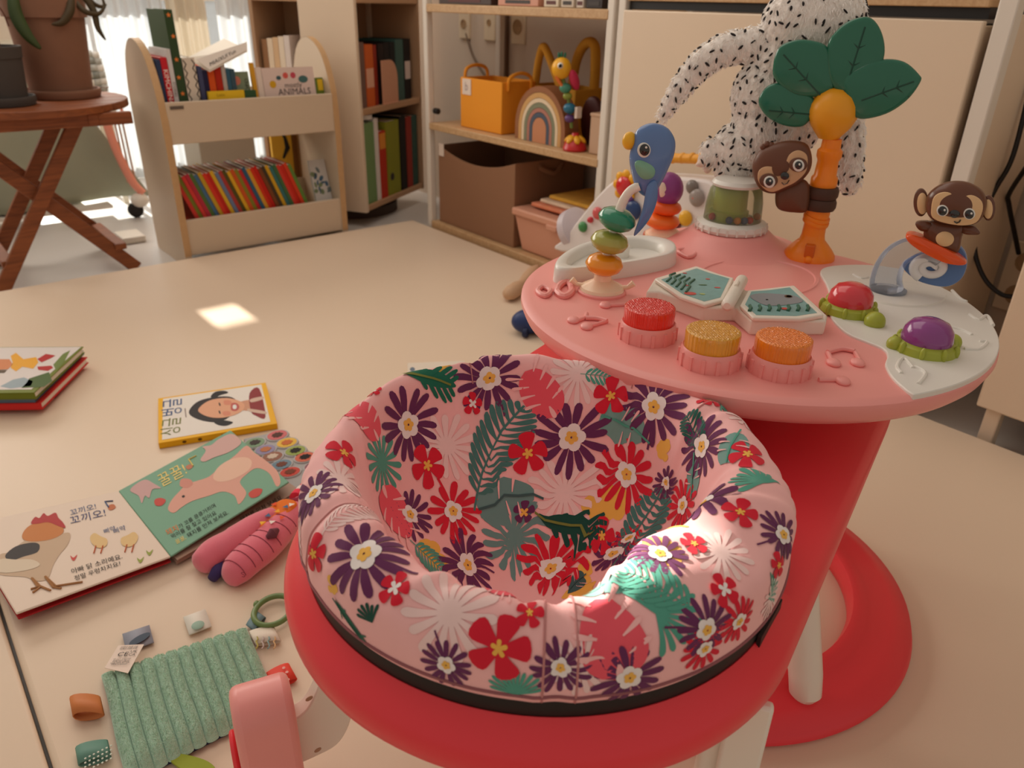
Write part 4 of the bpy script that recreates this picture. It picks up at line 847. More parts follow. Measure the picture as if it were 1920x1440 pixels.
# three light buttons
def lens_mat(name, rgb):
    m = mat(name, rgb, 0.12, 0.6, coat=0.6); nt = m.node_tree; N = nt.nodes; Lk = nt.links; tc = N.new('ShaderNodeTexCoord'); mp = N.new('ShaderNodeMapping'); mp.inputs['Scale'].default_value = (1, 1, 0.0001); Lk.new(tc.outputs['Object'], mp.inputs[0])
    vo = N.new('ShaderNodeTexVoronoi'); vo.inputs['Scale'].default_value = 420; Lk.new(mp.outputs[0], vo.inputs['Vector'])
    bp = N.new('ShaderNodeBump'); bp.inputs['Strength'].default_value = 0.9; bp.inputs['Distance'].default_value = 0.0015; Lk.new(vo.outputs['Distance'], bp.inputs['Height']); Lk.new(bp.outputs[0], N['Principled BSDF'].inputs['Normal']); return m
for (px, py, w_, nm, rgb) in ((1213, 638, 0.0305, 'red', (232, 44, 22)), (1329, 686, 0.0305, 'amber', (226, 160, 40)), (1459, 700, 0.0305, 'orange', (240, 130, 22))):
    q = L(G(px, py-6, TT)); q.z = 0
    hs = B().lathe([(w_*1.04, 0.464), (w_*1.05, 0.472), (w_*1.03, 0.477), (w_*1.0, 0.4825), (w_*0.96, 0.4845), (w_*0.93, 0.4835), (0.0005, 0.4825)], 48, q)
    for i in range(14):
        a = i*2*PI/14; R__ = w_*1.03; hs.box((q.x+R__*math.cos(a), q.y+R__*math.sin(a), 0.4725), (0.0035, 0.0035, 0.015), RZ(a))
    ho = hs.obj('light_button', m_pink, ac, ang=35)
    B().lathe([(w_*0.915, 0.483), (w_*0.93, 0.4985), (w_*0.915, 0.5015), (w_*0.87, 0.5025), (0.0005, 0.5025)], 48, q).obj('lens', lens_mat('lens_'+nm, rgb), ho)
    fc_ = B(); pt_ = 0.0031
    for iy in range(-9, 10):
        for ix in range(-9, 10):
            x_, y_ = (ix+0.5*(iy % 2))*pt_, iy*pt_*0.866
            if math.hypot(x_, y_) > w_*0.86: continue
            c_ = q+Vector((x_, y_, 0.5024)); fc_.add([c_+Vector((pt_*0.5*math.cos(a_), pt_*0.5*math.sin(a_), 0)) for a_ in (0.52, 1.57, 2.62, 3.67, 4.71, 5.76)]+[c_+Vector((0, 0, 0.0011))], [(j_, (j_+1) % 6, 6) for j_ in range(6)])
    tag(fc_.obj('lens_facets', MATS['lens_'+nm], ho, smooth=False), kind='stuff')
# two turtle domes
m_grn = mat('olive_green_plastic', (164, 172, 62), 0.35)
for (px, py, rgb, nm, lobes) in ((1590, 583, (212, 56, 66), 'red_dome', ((1640, 603, 0.012), (1560, 568, 0.010))), (1732, 655, (138, 62, 132), 'purple_dome', ((1785, 642, 0.010), (1678, 645, 0.009)))):
    q = L(G(px, py, 0.468)); q.z = 0.468
    gb = B().lathe([(0.033, 0), (0.031, 0.008), (0.026, 0.011), (0.0005, 0.011)], 36, q)
    for i in range(9): a = i*2*PI/9; gb.ell((q.x+0.031*math.cos(a), q.y+0.031*math.sin(a), q.z+0.005), (0.004, 0.003, 0.008), RZ(a))
    for (lx, ly, r) in lobes: w_ = L(G(lx, ly, 0.472)); gb.ell((w_.x, w_.y, 0.472), (r, r, r*1.0))
    go = gb.obj('turtle_base', m_grn, ac)
    B().lathe([(0.0255, 0.008), (0.0265, 0.014), (0.0245, 0.024), (0.019, 0.0315), (0.010, 0.0355), (0.0005, 0.0365)], 36, q).obj(nm, mat('dome_'+nm, rgb, 0.15, coat=0.5), go)

# seat frame: red plate with a swivel arm under the tray
sd = Vector((0.954, 0.300, 0)).normalized(); sn = Vector((-sd.y, sd.x, 0)); N_ = 144; Rp = 0.227; Ls = 0.46
def stad(a, R):
    v = Vector((math.cos(a), math.sin(a), 0)); c, s_ = v.dot(sd), v.dot(sn)
    if c <= 0: return v*R
    if abs(s_) < 1e-6 or R/abs(s_)*c > Ls: 
        disc = max(R*R-Ls*Ls*s_*s_, 0.0); return v*(Ls*c+math.sqrt(disc))
    return v*(R/abs(s_))
rings = []
Ci = L(SC)
for R, z in ((0.190, 0.336), (0.200, 0.330), (0.222, 0.330), (0.227, 0.338), (0.2278, 0.348), (0.2268, 0.356), (0.2235, 0.3625), (0.217, 0.3690)):
    rings.append([Ci+(stad(2*PI*i/N_, R) if R > 0.205 else Vector((math.cos(2*PI*i/N_), math.sin(2*PI*i/N_), 0))*R)+Vector((0, 0, z)) for i in range(N_)])
for R, z in ((0.207, 0.3775), (0.198, 0.374), (0.190, 0.350)):
    rings.append([Ci+Vector((math.cos(2*PI*i/N_), math.sin(2*PI*i/N_), 0))*R+Vector((0, 0, z)) for i in range(N_)])
n = N_; vs = [v for r in rings for v in r]; m_ = len(rings)
fs = [(j*n+i, j*n+(i+1) % n, ((j+1) % m_)*n+(i+1) % n, ((j+1) % m_)*n+i) for j in range(m_) for i in range(n)]
B().add(vs, fs).obj('seat_plate', m_red, ac, ang=50)
k = B().lathe([(0.198, 0.374), (0.2060, 0.376), (0.2070, 0.384), (0.2055, 0.391), (0.200, 0.394)], 96, Ci, close=True)
for a in (-1.30,):
    v = Vector((math.cos(a), math.sin(a), 0)); k.box(Ci+v*0.2075+Vector((0, 0, 0.380)), (0.003, 0.05, 0.010), RZ(a))
k.obj('seat_ring', m_black, ac, ang=40)
# swivel seat legs and feet
q = L((0.434, 0.220, 0)); rz_ = math.atan2(sd.y, sd.x)+0.25
k = B().box((q.x, q.y, 0.172), (0.058, 0.040, 0.335), RZ(rz_)); k.obj('seat_leg', m_ivory, ac, bevel=0.007, seg=3)
B().box((q.x-0.028*math.cos(rz_)+0.0*math.sin(rz_), q.y-0.028*math.sin(rz_)-0.012, 0.17), (0.010, 0.032, 0.32), RZ(rz_)).obj('leg_seam', m_ivory, ac, bevel=0.003)
hz = 0.185; ph = L(G(487, 1296, hz)); ph.z = 0; yw = math.atan2(-ph.y-TC.y, -ph.x-TC.x)
out = spline([(-0.034, 0.0), (-0.036, 0.09), (-0.033, 0.155), (-0.022, 0.180), (0.0, 0.188), (0.022, 0.180), (0.033, 0.155), (0.036, 0.09), (0.034, 0.0)], 5, False)
vr = Vector((-math.sin(yw), math.cos(yw), 0)); vn = Vector((math.cos(yw), math.sin(yw), 0))
B().prism(out, -0.029, 0.029, lambda a, b_, c: ph+vn*a+vr*c+Vector((0, 0, b_))).obj('foot_housing', m_pink, ac, bevel=0.008, seg=3)
k = B().prism(spline([(-0.026, 0.0), (-0.028, 0.08), (-0.018, 0.125), (0.0, 0.135), (0.018, 0.125), (0.028, 0.08), (0.026, 0.0)], 4, False), -0.036, -0.029, lambda a, b_, c: ph+vn*a+vr*c+Vector((0, 0, b_))); k.obj('foot_trim', m_red, ac, bevel=0.004, seg=2)
# white bracket from the foot up to the plate
phw = ph+TC; phw.z = 0; BV = VP(phw+Vector((0.02, 0.005, 0)))
bk_ = [(512, 1350), (545, 1338), (572, 1318), (590, 1285), (603, 1250), (622, 1200), (650, 1180), (672, 1230), (662, 1290), (657, 1325), (648, 1355), (628, 1384), (590, 1405), (545, 1424), (512, 1434)]
bpol = spline([BV.ab(*p) for p in bk_], 4); bo0 = BV.O-TC
fb_ = lambda a, b_, c: bo0+BV.r*a+Vector((0, 0, b_))+BV.n*c
brk_o = B().prism(bpol, -0.010, 0.010, fb_).obj('foot_bracket', m_ivory, ac, bevel=0.006, seg=3)
for hpx in ((577, 1296), (593, 1392)):
    a_, b_ = BV.ab(*hpx); B().pillow(circ(a_, b_, 0.0042, 0.0026, 12, 0.5), 0.0006, 0.0006, lambda x, y, z: fb_(x, y, 0.0100+z), 2, flat=0.8).obj('screw_hole', mat('hole_tan', (176, 140, 112), 0.6), brk_o)

# ------------------------------------------------------------------ spinner dome toy
dm = thing('bead_spinner', 'clear domed bead spinner with a white ribbed ring under the fluffy toy', 'toy', (DC.x, DC.y, DZ))
k = B().lathe([(0.040, 0.0), (0.052, 0.001), (0.055, 0.006), (0.053, 0.013), (0.046, 0.017), (0.040, 0.017), (0.038, 0.010)], 48)
for i in range(24): a = i*PI/12; k.box((0.0535*math.cos(a), 0.0535*math.sin(a), 0.0068), (0.004, 0.003, 0.010), RZ(a))
k.obj('rim_ring', m_wht, dm, ang=35)
k = B().lathe([(0.044, 0.016), (0.0425, 0.045), (0.039, 0.062), (0.033, 0.070), (0.0005, 0.071)], 40); k.obj('clear_dome', glass('clear_plastic', (240, 240, 232), 0.04, 0.06), dm, ang=60)
B().lathe([(0.030, 0.014), (0.0295, 0.030), (0.026, 0.032), (0.0245, 0.066), (0.0005, 0.067)], 36, -VP(DC).r*0.006).obj('olive_core', m_grn, dm)
for i, (a, rgb) in enumerate(((-0.35, (74, 98, 130)), (-0.02, (224, 150, 40)), (0.28, (70, 92, 120)), (0.55, (210, 76, 44)), (-1.2, (210, 76, 44)), (1.4, (224, 150, 40)))):
    yw0 = math.atan2(-DC.y, -DC.x)+a+0.25; B().ell((0.0365*math.cos(yw0), 0.0365*math.sin(yw0), 0.0225), (0.0056,)*3, None, 14, 8).obj('bead', mat('sbead_%d' % rgb[0], rgb, 0.25), dm)
B().lathe([(0.036, 0.068), (0.038, 0.072), (0.034, 0.077), (0.0005, 0.078)], 32).obj('top_cap', m_wht, dm)
DTOP = Vector((DC.x, DC.y, DZ+0.079))

# ------------------------------------------------------------------ fluffy white toy with black flecks, perched on the dome
PO = DTOP+Vector((DTOP.x, DTOP.y, 0)).normalized()*0.058; V = VP(PO); fl = thing('plush_toy', 'fluffy white plush toy with black flecks and outstretched arms, seen from behind', 'plush toy', PO)
BL = []
def blob(px, py, rx, ry, c=0.0, dz=None):     # radii in photo pixels
    a, b_ = V.ab(px, py); a1 = V.ab(px+rx, py)[0]-a; b1 = V.ab(px, py-ry)[1]-b_
    BL.append((V.loc(a, b_, c), a1, dz or (a1*0.85), b1))
blob(1525, 45, 98, 92, 0.0, 0.062); blob(1478, 120, 70, 70, 0.0, 0.05); blob(1440, 180, 68, 80, 0, 0.05); blob(1432, 240, 62, 75, 0, 0.05); blob(1400, 275, 62, 50, 0, 0.045); blob(1382, 318, 42, 36, 0, 0.032); blob(1470, 235, 70, 60, 0, 0.045); blob(1530, 160, 70, 80, -0.01, 0.05)
for t in np.linspace(0, 1, 12):
    p = np.array(spline([(1425, 85), (1370, 90), (1325, 112), (1285, 155), (1260, 190), (1240, 222)], 20, False))[int(t*99)]
    r = 36-26*t**0.8+4*math.sin(t*PI); blob(p[0], p[1], r, r, 0.005-0.01*t, None)
for t in np.linspace(0, 1, 8):
    x, y = 1575+20*t+6*math.sin(t*3), 190+155*t; r = 46-22*t; blob(x, y, r*0.9, r, -0.02)
blob(1330, 285, 16, 28, 0.012)
k = B()
for c, rx, ry, rz2 in BL: k.ell(c, (rx, rx, rz2), None, 20, 14) if False else k.ell(c, (rx, ry, rz2), RZ(math.atan2(V.r.y, V.r.x)), 22, 14)
bo = k.obj('body', mat('white_fur', (250, 243, 236), 0.95, 0.2, bump=0.8, bscale=260, sheen=0.3, vary=0.05, vscale=40), fl, ang=180)
rm = bo.modifiers.new('remesh', 'REMESH'); rm.mode = 'VOXEL'; rm.voxel_size = 0.0042; rm.use_smooth_shade = True
sm = bo.modifiers.new('smooth', 'SMOOTH'); sm.factor = 0.6; sm.iterations = 6
# fur tufts and flecks scattered over the surface
Rb = RZ(math.atan2(V.r.y, V.r.x)); Rbi = Rb.transposed()
def surf_pts(count):
    out = []; areas = np.array([b_[1]*b_[3]+b_[2]*b_[3] for b_ in BL]); pr = areas/areas.sum()
    while len(out) < count:
        i = rng.choice(len(BL), p=pr); c, rx, ry, rz2 = BL[i]; v = rng.normal(size=3); v /= np.linalg.norm(v)
        p = c+Rb @ Vector((v[0]*rx, v[1]*ry, v[2]*rz2)); ok = True
        for j, (c2, x2, y2, z2) in enumerate(BL):
            if j == i: continue
            q = Rbi @ (p-c2)
            if (q.x/x2)**2+(q.y/y2)**2+(q.z/z2)**2 < 0.97: ok = False; break
        if ok: out.append((p, (Rb @ Vector((v[0]/rx, v[1]/ry, v[2]/rz2))).normalized()))
    return out
fur = B()
for p, nrm in surf_pts(9000):
    dn = Vector((rng.normal()*0.35, rng.normal()*0.35, -0.8)); t = (dn-nrm*dn.dot(nrm)).normalized(); s_ = t.cross(nrm); ln_ = rng.uniform(0.005, 0.010); w_ = 0.0009
    a = p+nrm*0.0002; tip = p+t*ln_+nrm*ln_*rng.uniform(0.25, 0.6)
    fur.add([a-s_*w_, a+s_*w_, a+nrm*0.002, tip], [(0, 1, 3), (1, 2, 3), (2, 0, 3)])
o = fur.obj('fur', mat('white_fur_tuft', (252, 247, 242), 0.9, 0.1), fl, smooth=False); tag(o, kind='stuff')
fk = B()
acc = []
for p, nrm in surf_pts(2600):
    if any((p-q).length < 0.0088 for q in acc): continue
    acc.append(p); dn = Vector((rng.normal()*0.5, rng.normal()*0.5, -0.5)); t = (dn-nrm*dn.dot(nrm)).normalized(); s_ = t.cross(nrm)
    ln_, w_ = rng.uniform(0.0030, 0.0058), rng.uniform(0.0013, 0.0021)
    fk.ell(p+nrm*0.0026, (ln_, w_, 0.0016), Matrix((t, s_, nrm)).transposed(), 8, 5)
    if len(acc) > 560: break
o = fk.obj('flecks', mat('black_fleck', (34, 28, 28), 0.9), fl); tag(o, kind='stuff')
a, b_ = V.ab(1322, 303); k = B(); c = V.loc(a, b_, 0.012); k.ell(c, (0.014, 0.007, 0.006), RZ(math.atan2(V.r.y, V.r.x)) @ RY(-0.3)); k.ell(c+V.r*0.006+Vector((0, 0, -0.008)), (0.007, 0.006, 0.008)); k.obj('foot', mat('cream_felt', (232, 206, 190), 0.9), fl)

# ------------------------------------------------------------------ palm tree with sloth
P0 = G(1516, 482, TT); pt = thing('palm_tree_toy', 'orange palm tree toy with green leaves, a yellow ball and a hugging sloth', 'toy', (P0.x, P0.y, TT))
V = VP((P0.x, P0.y, TT)); z_of = lambda py, px=1530: V.ab(px, py)[1]
m_or = mat('orange_plastic', (250, 138, 28), 0.3)
zA, zB, zC, zD, zE = z_of(440), z_of(400), z_of(345), z_of(283), z_of(258)
k = B().lathe([(0.037, 0), (0.0365, 0.006), (0.031, 0.014), (0.024, 0.022), (0.018, 0.028), (0.0165, zA)], 32)
k.obj('base', m_or, pt)
k = B(); vv = V.n
k.box(vv*0.0285+Vector((0, 0, 0.013)), (0.012, 0.014, 0.028), RZ(math.atan2(vv.y, vv.x))); k.obj('base_slot', mat('orange_deep', (214, 100, 18), 0.4), pt, bevel=0.002)
B().ell(vv*0.034+Vector((0, 0, 0.005)), (0.006, 0.006, 0.006)).obj('base_button', m_or, pt)
prof = [(0.0165, zA), (0.0155, zB-0.008), (0.0175, zB), (0.0150, zC-0.012), (0.0185, zC), (0.0185, zC+0.010), (0.0155, zC+0.014), (0.0145, zD-0.012), (0.0172, zD-0.006), (0.0172, zD+0.002), (0.0135, zD+0.006), (0.0130, zE)]
B().lathe(prof, 28).obj('trunk', m_or, pt)
k = B(); [k.lathe([(0.0188, -0.003), (0.0195, 0), (0.0188, 0.003)], 24, (0, 0, z_of(415)+0.006*i), RX(0.25)) for i in range(2)]; k.obj('trunk_ridge', m_or, pt)
a, b_ = V.ab(1563, 208); bc = V.loc(0, b_, 0.0); rb_ = V.ab(1612, 208)[0]-V.ab(1563, 208)[0]
bc = V.loc(a, b_, 0)
B().lathe([(0.0135, zE-b_), (rb_*0.55, -rb_*0.93), (rb_*0.80, -rb_*0.62), (rb_*0.97, -rb_*0.25), (rb_, 0.0), (rb_*0.97, rb_*0.25), (rb_*0.80, rb_*0.6), (rb_*0.5, rb_*0.87), (0.0005, rb_)], 36, bc).obj('ball', mat('amber_plastic', (240, 162, 30), 0.35), pt)
m_lf = mat('leaf_green_plastic', (38, 108, 84), 0.22, 0.5, coat=0.2)
def ol(V, pts, n=5): return spline([V.ab(*p) for p in pts], n)
leaves = [([(1512, 232), (1478, 236), (1443, 221), (1424, 196), (1428, 174), (1450, 156), (1490, 160), (1530, 190)], (1437, 205), (1545, 215)),
          ([(1455, 150), (1451, 118), (1462, 88), (1490, 75), (1520, 75), (1550, 86), (1565, 120), (1560, 170), (1500, 180)], (1465, 95), (1560, 200)),
          ([(1552, 86), (1568, 58), (1592, 39), (1625, 31), (1645, 45), (1657, 75), (1657, 108), (1640, 150), (1590, 180), (1556, 150)], (1625, 40), (1575, 200)),
          ([(1580, 150), (1615, 122), (1657, 110), (1695, 115), (1722, 138), (1725, 152), (1700, 186), (1660, 212), (1612, 221), (1590, 200)], (1720, 148), (1590, 195))]
for i, (pts, tip, root) in enumerate(leaves):
    off = 0.004+0.002*i; pol = ol(V, pts)
    fmap = lambda x, y, z, off=off: V.loc(x, y, off+z)
    lo_ = B().pillow(pol, 0.0085, 0.002, fmap, 6, flat=0.72).obj('leaf', m_lf, pt, ang=180)
    t0, t1 = V.ab(*tip), V.ab(*root); ribs = B()
    mid = [(t0[0]+(t1[0]-t0[0])*s_, t0[1]+(t1[1]-t0[1])*s_) for s_ in np.linspace(0.06, 0.8, 10)]
    ribs.tube([tuple(V.loc(x, y, off+0.0082)) for x, y in mid], 0.0011, 6)
    dx, dy = t1[0]-t0[0], t1[1]-t0[1]; ln_ = math.hypot(dx, dy); ux_, uy_ = dx/ln_, dy/ln_
    for s_ in (0.30, 0.5):
        for sg_ in (-1, 1):
            q = (t0[0]+dx*s_, t0[1]+dy*s_); e = (q[0]+(-uy_*sg_*0.8-ux_*0.55)*0.022, q[1]+(ux_*sg_*0.8-uy_*0.55)*0.022); ribs.tube([tuple(V.loc(*q, off+0.0082)), tuple(V.loc(*e, off+0.0068))], [0.0011, 0.0006], 6)
    ribs.obj('leaf_vein', mat('leaf_green_dark', (20, 70, 54), 0.3), lo_)
# sloth
m_br = mat('sloth_brown', (104, 62, 42), 0.4); m_tan = mat('sloth_tan', (206, 164, 124), 0.5); m_eye = mat('eye_white', (232, 228, 220), 0.2); m_pup = mat('pupil_black', (14, 12, 12), 0.12, coat=0.8)
so = B().pillow(ol(V, [(1460, 345), (1455, 370), (1462, 388), (1490, 394), (1515, 390), (1520, 350), (1508, 332), (1480, 332)]), 0.016, 0.016, lambda x, y, z: V.loc(x, y, 0.016+z), 6).obj('sloth_body', m_br, pt, ang=180)
for py in (360, 382):
    c = V.loc(V.ab(1537, py)[0], V.ab(1537, py)[1], 0); c = Vector((0, 0, c.z)); B().lathe([(0.0175, -0.0088), (0.0215, -0.0080), (0.0235, -0.004), (0.0235, 0.004), (0.0215, 0.0080), (0.0175, 0.0088)], 28, c, RX(0.0)).obj('sloth_arm', mat('sloth_arm_brown', (74, 44, 30), 0.55), pt)
hof = 0.024
hp = ol(V, [(1415, 322), (1416, 298), (1430, 276), (1460, 263), (1490, 259), (1515, 266), (1524, 290), (1520, 315), (1500, 338), (1478, 350), (1450, 357), (1428, 348)])
sh = B().pillow(hp, 0.017, 0.014, lambda x, y, z: V.loc(x, y, hof+z), 7).obj('sloth_head', m_br, pt, ang=180)
def face(px_pts, d, m, nm, par, off, V=V, th=0.0018):
    B().pillow(ol(V, px_pts, 4), th, th, lambda x, y, z: V.loc(x, y, off+z), 3, flat=0.85).obj(nm, m, par, ang=180)
def disc(px, py, rx, ry, m, nm, par, off, V=V, th=0.002):
    face([(px+rx*math.cos(t), py+ry*math.sin(t)) for t in np.linspace(0, 2*PI, 11)[:-1]], 0, m, nm, par, off, V, th)
face([(1427, 330), (1428, 312), (1440, 304), (1458, 305), (1468, 314), (1476, 300), (1484, 282), (1500, 274), (1515, 282), (1517, 300), (1512, 316), (1495, 332), (1475, 342), (1455, 350), (1440, 346)], 0, m_tan, 'sloth_face', sh, hof+0.0145)
disc(1446, 329, 17, 13, m_br, 'eye_patch', sh, hof+0.0165); disc(1500, 300, 17, 13, m_br, 'eye_patch', sh, hof+0.0165)
for ex, ey in ((1448, 331), (1501, 301)):
    disc(ex, ey, 10.5, 11, m_eye, 'eye', sh, hof+0.0185); disc(ex, ey-1, 7, 7.5, m_pup, 'pupil', sh, hof+0.0205); disc(ex+2, ey-3, 1.8, 2, m_eye, 'eye_glint', sh, hof+0.0225, th=0.0008)
disc(1476, 320, 8, 7, m_pup, 'sloth_nose', sh, hof+0.0185)
B().tube([tuple(V.loc(*V.ab(*p), hof+0.0178)) for p in ((1470, 332), (1474, 336), (1480, 334), (1484, 328))], 0.0007, 6).obj('sloth_mouth', m_pup, sh)
k = B(); [k.ell(V.loc(*V.ab(px, py), hof), (0.0045, 0.0045, 0.0045)) for px, py in ((1434, 271), (1441, 266), (1449, 268))]; k.obj('sloth_tuft', m_br, sh)

# ------------------------------------------------------------------ bird toy on suction cup
P0 = G(1128, 548, TT); bt_ = thing('bird_suction_toy', 'blue bird rattle on three coloured beads, stuck to the tray by a cream suction cup', 'toy', (P0.x, P0.y, TT))
V = VP((P0.x, P0.y, TT)); w3 = lambda px, py, c=0: V.loc(*V.ab(px, py), c)
B().lathe([(0.0315, -0.0002), (0.0315, 0.003), (0.030, 0.0045), (0.0005, 0.0045)], 36).obj('seat_ring', m_pink, bt_)
m_cup = mat('cream_suction', (246, 216, 186), 0.25, sss=0.2)
k = B().lathe([(0.029, 0.0045), (0.0275, 0.0085), (0.019, 0.013), (0.0115, 0.0175), (0.0105, 0.026), (0.0005, 0.027)], 36)
k.obj('suction_cup', m_cup, bt_)
for sgn in (-1, 1):
    B().tube([tuple(V.r*(0.024*sgn)+Vector((0, 0, 0.008))), tuple(V.r*(0.033*sgn)+Vector((0, 0, 0.009))), tuple(V.r*(0.040*sgn)+Vector((0, 0, 0.015)))], [0.003, 0.003, 0.0045], 8).obj('pull_tab', m_cup, bt_)
wpx = V.ab(1170, 495)[0]-V.ab(1133, 495)[0]
for px, py, tl, rgb in ((1133, 495, 0.06, (240, 150, 28)), (1143, 453, 0.16, (168, 166, 76)), (1157, 411, 0.26, (40, 134, 100))):
    B().lathe([(0.0005, -0.0135), (0.013, -0.0125), (0.0205, -0.008), (0.0242, -0.001), (0.0242, 0.001), (0.0205, 0.008), (0.013, 0.0125), (0.0005, 0.0135)], 36, w3(px, py), Matrix((V.r, V.n, V.u)).transposed() @ RY(tl)).obj('bead', mat('bigbead_%d' % rgb[0], rgb, 0.18, coat=0.5), bt_, ang=180)
B().tube([tuple(w3(*p)) for p in ((1131, 520), (1133, 495), (1143, 453), (1157, 411), (1160, 400))], 0.0055, 10).obj('neck_link', m_ivory, bt_)
B().tube(spline([tuple(w3(*p, 0.006)) for p in ((1160, 400), (1164, 385), (1172, 368), (1184, 354), (1199, 347))], 5, False), 0.0056, 12).obj('neck', m_ivory, bt_)
m_bl = mat('bird_blue', (92, 124, 176), 0.2, coat=0.4)
bo_ = B().pillow(ol(V, [(1186, 268), (1192, 247), (1208, 234), (1230, 231), (1253, 241), (1266, 264), (1264, 290), (1254, 315), (1243, 338), (1228, 362), (1208, 368), (1192, 352), (1184, 325), (1180, 295)]), 0.014, 0.014, lambda x, y, z: V.loc(x, y, z), 7, p=0.42).obj('bird_body', m_bl, bt_, ang=180)
face([(1213, 345), (1228, 334), (1233, 352), (1229, 380), (1216, 408), (1196, 432), (1188, 436), (1196, 412), (1205, 385)], 0, m_bl, 'tail', bt_, 0.011, V, 0.005)
B().ell(w3(1180, 264), (0.009, 0.008, 0.0105)).obj('beak', mat('beak_yellow', (238, 178, 36), 0.3), bo_)
disc(1207, 278, 12.5, 14, m_eye, 'eye', bo_, 0.0125, V); disc(1208, 277, 9.5, 11, m_pup, 'pupil', bo_, 0.0146, V); disc(1211, 272, 2.2, 2.2, m_eye, 'eye_glint', bo_, 0.0166, V, 0.0008)
face([(1190, 302), (1202, 297), (1222, 306), (1228, 318), (1222, 330), (1206, 332), (1194, 320)], 0, mat('bird_mint', (128, 178, 150), 0.3), 'belly_patch', bo_, 0.0115, V, 0.003)

# second suction toy
P0 = G(1243, 440, TT); s2 = thing('snail_suction_toy', 'purple bead toy on two orange discs, stuck to the tray behind the white pod', 'toy', (P0.x, P0.y, TT))
V = VP((P0.x, P0.y, TT)); 
B().lathe([(0.030, -0.0002), (0.029, 0.004), (0.018, 0.012), (0.011, 0.018), (0.0005, 0.02)], 32).obj('suction_cup', m_cup, s2)
for px, py, r, h_, rgb in ((1240, 413, 0.030, 0.0125, (244, 116, 40)), (1248, 388, 0.026, 0.012, (238, 92, 30))):
    B().lathe([(0.0005, -h_), (r*0.55, -h_*0.9), (r*0.9, -h_*0.45), (r, 0), (r*0.9, h_*0.45), (r*0.55, h_*0.9), (0.0005, h_)], 32, w3(px, py) if False else V.loc(*V.ab(px, py)), RX(0.1)).obj('disc_bead', mat('disc_%d' % rgb[1], rgb, 0.3), s2, ang=180)
hd = B().ell(V.loc(*V.ab(1253, 355)), (0.024, 0.024, 0.027)).obj('purple_head', mat('snail_purple', (140, 58, 124), 0.3), s2)
face([(1238, 340), (1246, 338), (1250, 350), (1246, 362), (1238, 362)], 0, mat('cream_spot', (236, 210, 190), 0.4), 'spot', hd, 0.0215, V)
B().tube([tuple(V.loc(*V.ab(*p))) for p in ((1240, 430), (1242, 410), (1250, 380))], 0.006, 8).obj('stem', m_ivory, s2)

# ------------------------------------------------------------------ surfing monkey on a wave
P0 = G(1665, 545, 0.4705); mk = thing('surfing_monkey_toy', 'brown monkey on an orange surfboard riding a clear and blue plastic wave', 'toy', (P0.x, P0.y, 0.4705))
V = VP((P0.x, P0.y, 0.4705), Vector((-P0.x, -P0.y, 0))); w3 = lambda px, py, c=0: V.loc(*V.ab(px, py), c)
m_clr = glass('clear_wave', (238, 242, 248), 0.05, 0.06)
pts = spline([tuple(w3(*p)) for p in ((1662, 545), (1661, 525), (1668, 500), (1684, 478), (1710, 466), (1740, 468), (1765, 485))], 6, False); nn_ = len(pts)
B().tube(pts, [0.021-0.009*(i/nn_) for i in range(nn_)], 20).obj('clear_wave_arm', m_clr, mk, ang=180)
B().lathe([(0.0225, 0), (0.0225, 0.003), (0.018, 0.0035)], 24).obj('wave_foot', m_clr, mk)
bw = B().pillow(ol(V, [(1692, 500), (1712, 482), (1745, 470), (1785, 456), (1808, 470), (1814, 495), (1804, 522), (1780, 537), (1750, 536), (1715, 524)]), 0.008, 0.008, lambda x, y, z: V.loc(x, y, -0.006+z), 4, flat=0.9).obj('blue_wave', mat('wave_blue', (82, 116, 168), 0.25, coat=0.3), mk)
sp_ = []
for i in range(50):
    a = i/49*3.4*PI; r = 32*(1-i/62); sp_.append(tuple(w3(1745+r*1.05*math.cos(a+2.2), 500+r*0.72*math.sin(a+2.2), 0.004)))
B().tube(sp_, [0.0062-0.0022*i/50 for i in range(50)], 10).obj('foam_curl', mat('foam_white', (224, 222, 220), 0.25, coat=0.3), mk)
B().pillow(ol(V, [(1699, 437), (1712, 434), (1750, 448), (1790, 468), (1812, 486), (1805, 492), (1775, 488), (1735, 470), (1705, 450)]), 0.016, 0.012, lambda x, y, z: V.loc(x, y, 0.004+z), 5, flat=0.8).obj('surfboard', mat('board_orange', (232, 84, 24), 0.25, coat=0.3), mk, ang=60)
m_mb = mat('monkey_brown', (100, 56, 34), 0.3, coat=0.2); m_mt = mat('monkey_tan', (226, 186, 138), 0.4)
bd = B().pillow(ol(V, [(1738, 415), (1732, 440), (1740, 462), (1775, 473), (1797, 470), (1805, 440), (1812, 418), (1780, 408)]), 0.012, 0.010, lambda x, y, z: V.loc(x, y, 0.006+z), 6).obj('body', m_mb, mk, ang=180)
disc(1772, 442, 17, 14, m_mt, 'belly', bd, 0.0165, V)
face([(1745, 413), (1722, 412), (1717, 418), (1727, 429), (1745, 428)], 0, m_mb, 'arm', mk, 0.008, V, 0.006); face([(1805, 420), (1825, 420), (1837, 431), (1832, 436), (1806, 434)], 0, m_mb, 'arm', mk, 0.008, V, 0.006)
disc(1727, 378, 14, 26, m_mb, 'ear', mk, 0.004, V, 0.005); disc(1853, 388, 13, 24, m_mb, 'ear', mk, 0.004, V, 0.005)
disc(1730, 379, 10, 20, m_mt, 'inner_ear', mk, 0.009, V); disc(1852, 389, 9, 18, m_mt, 'inner_ear', mk, 0.009, V)
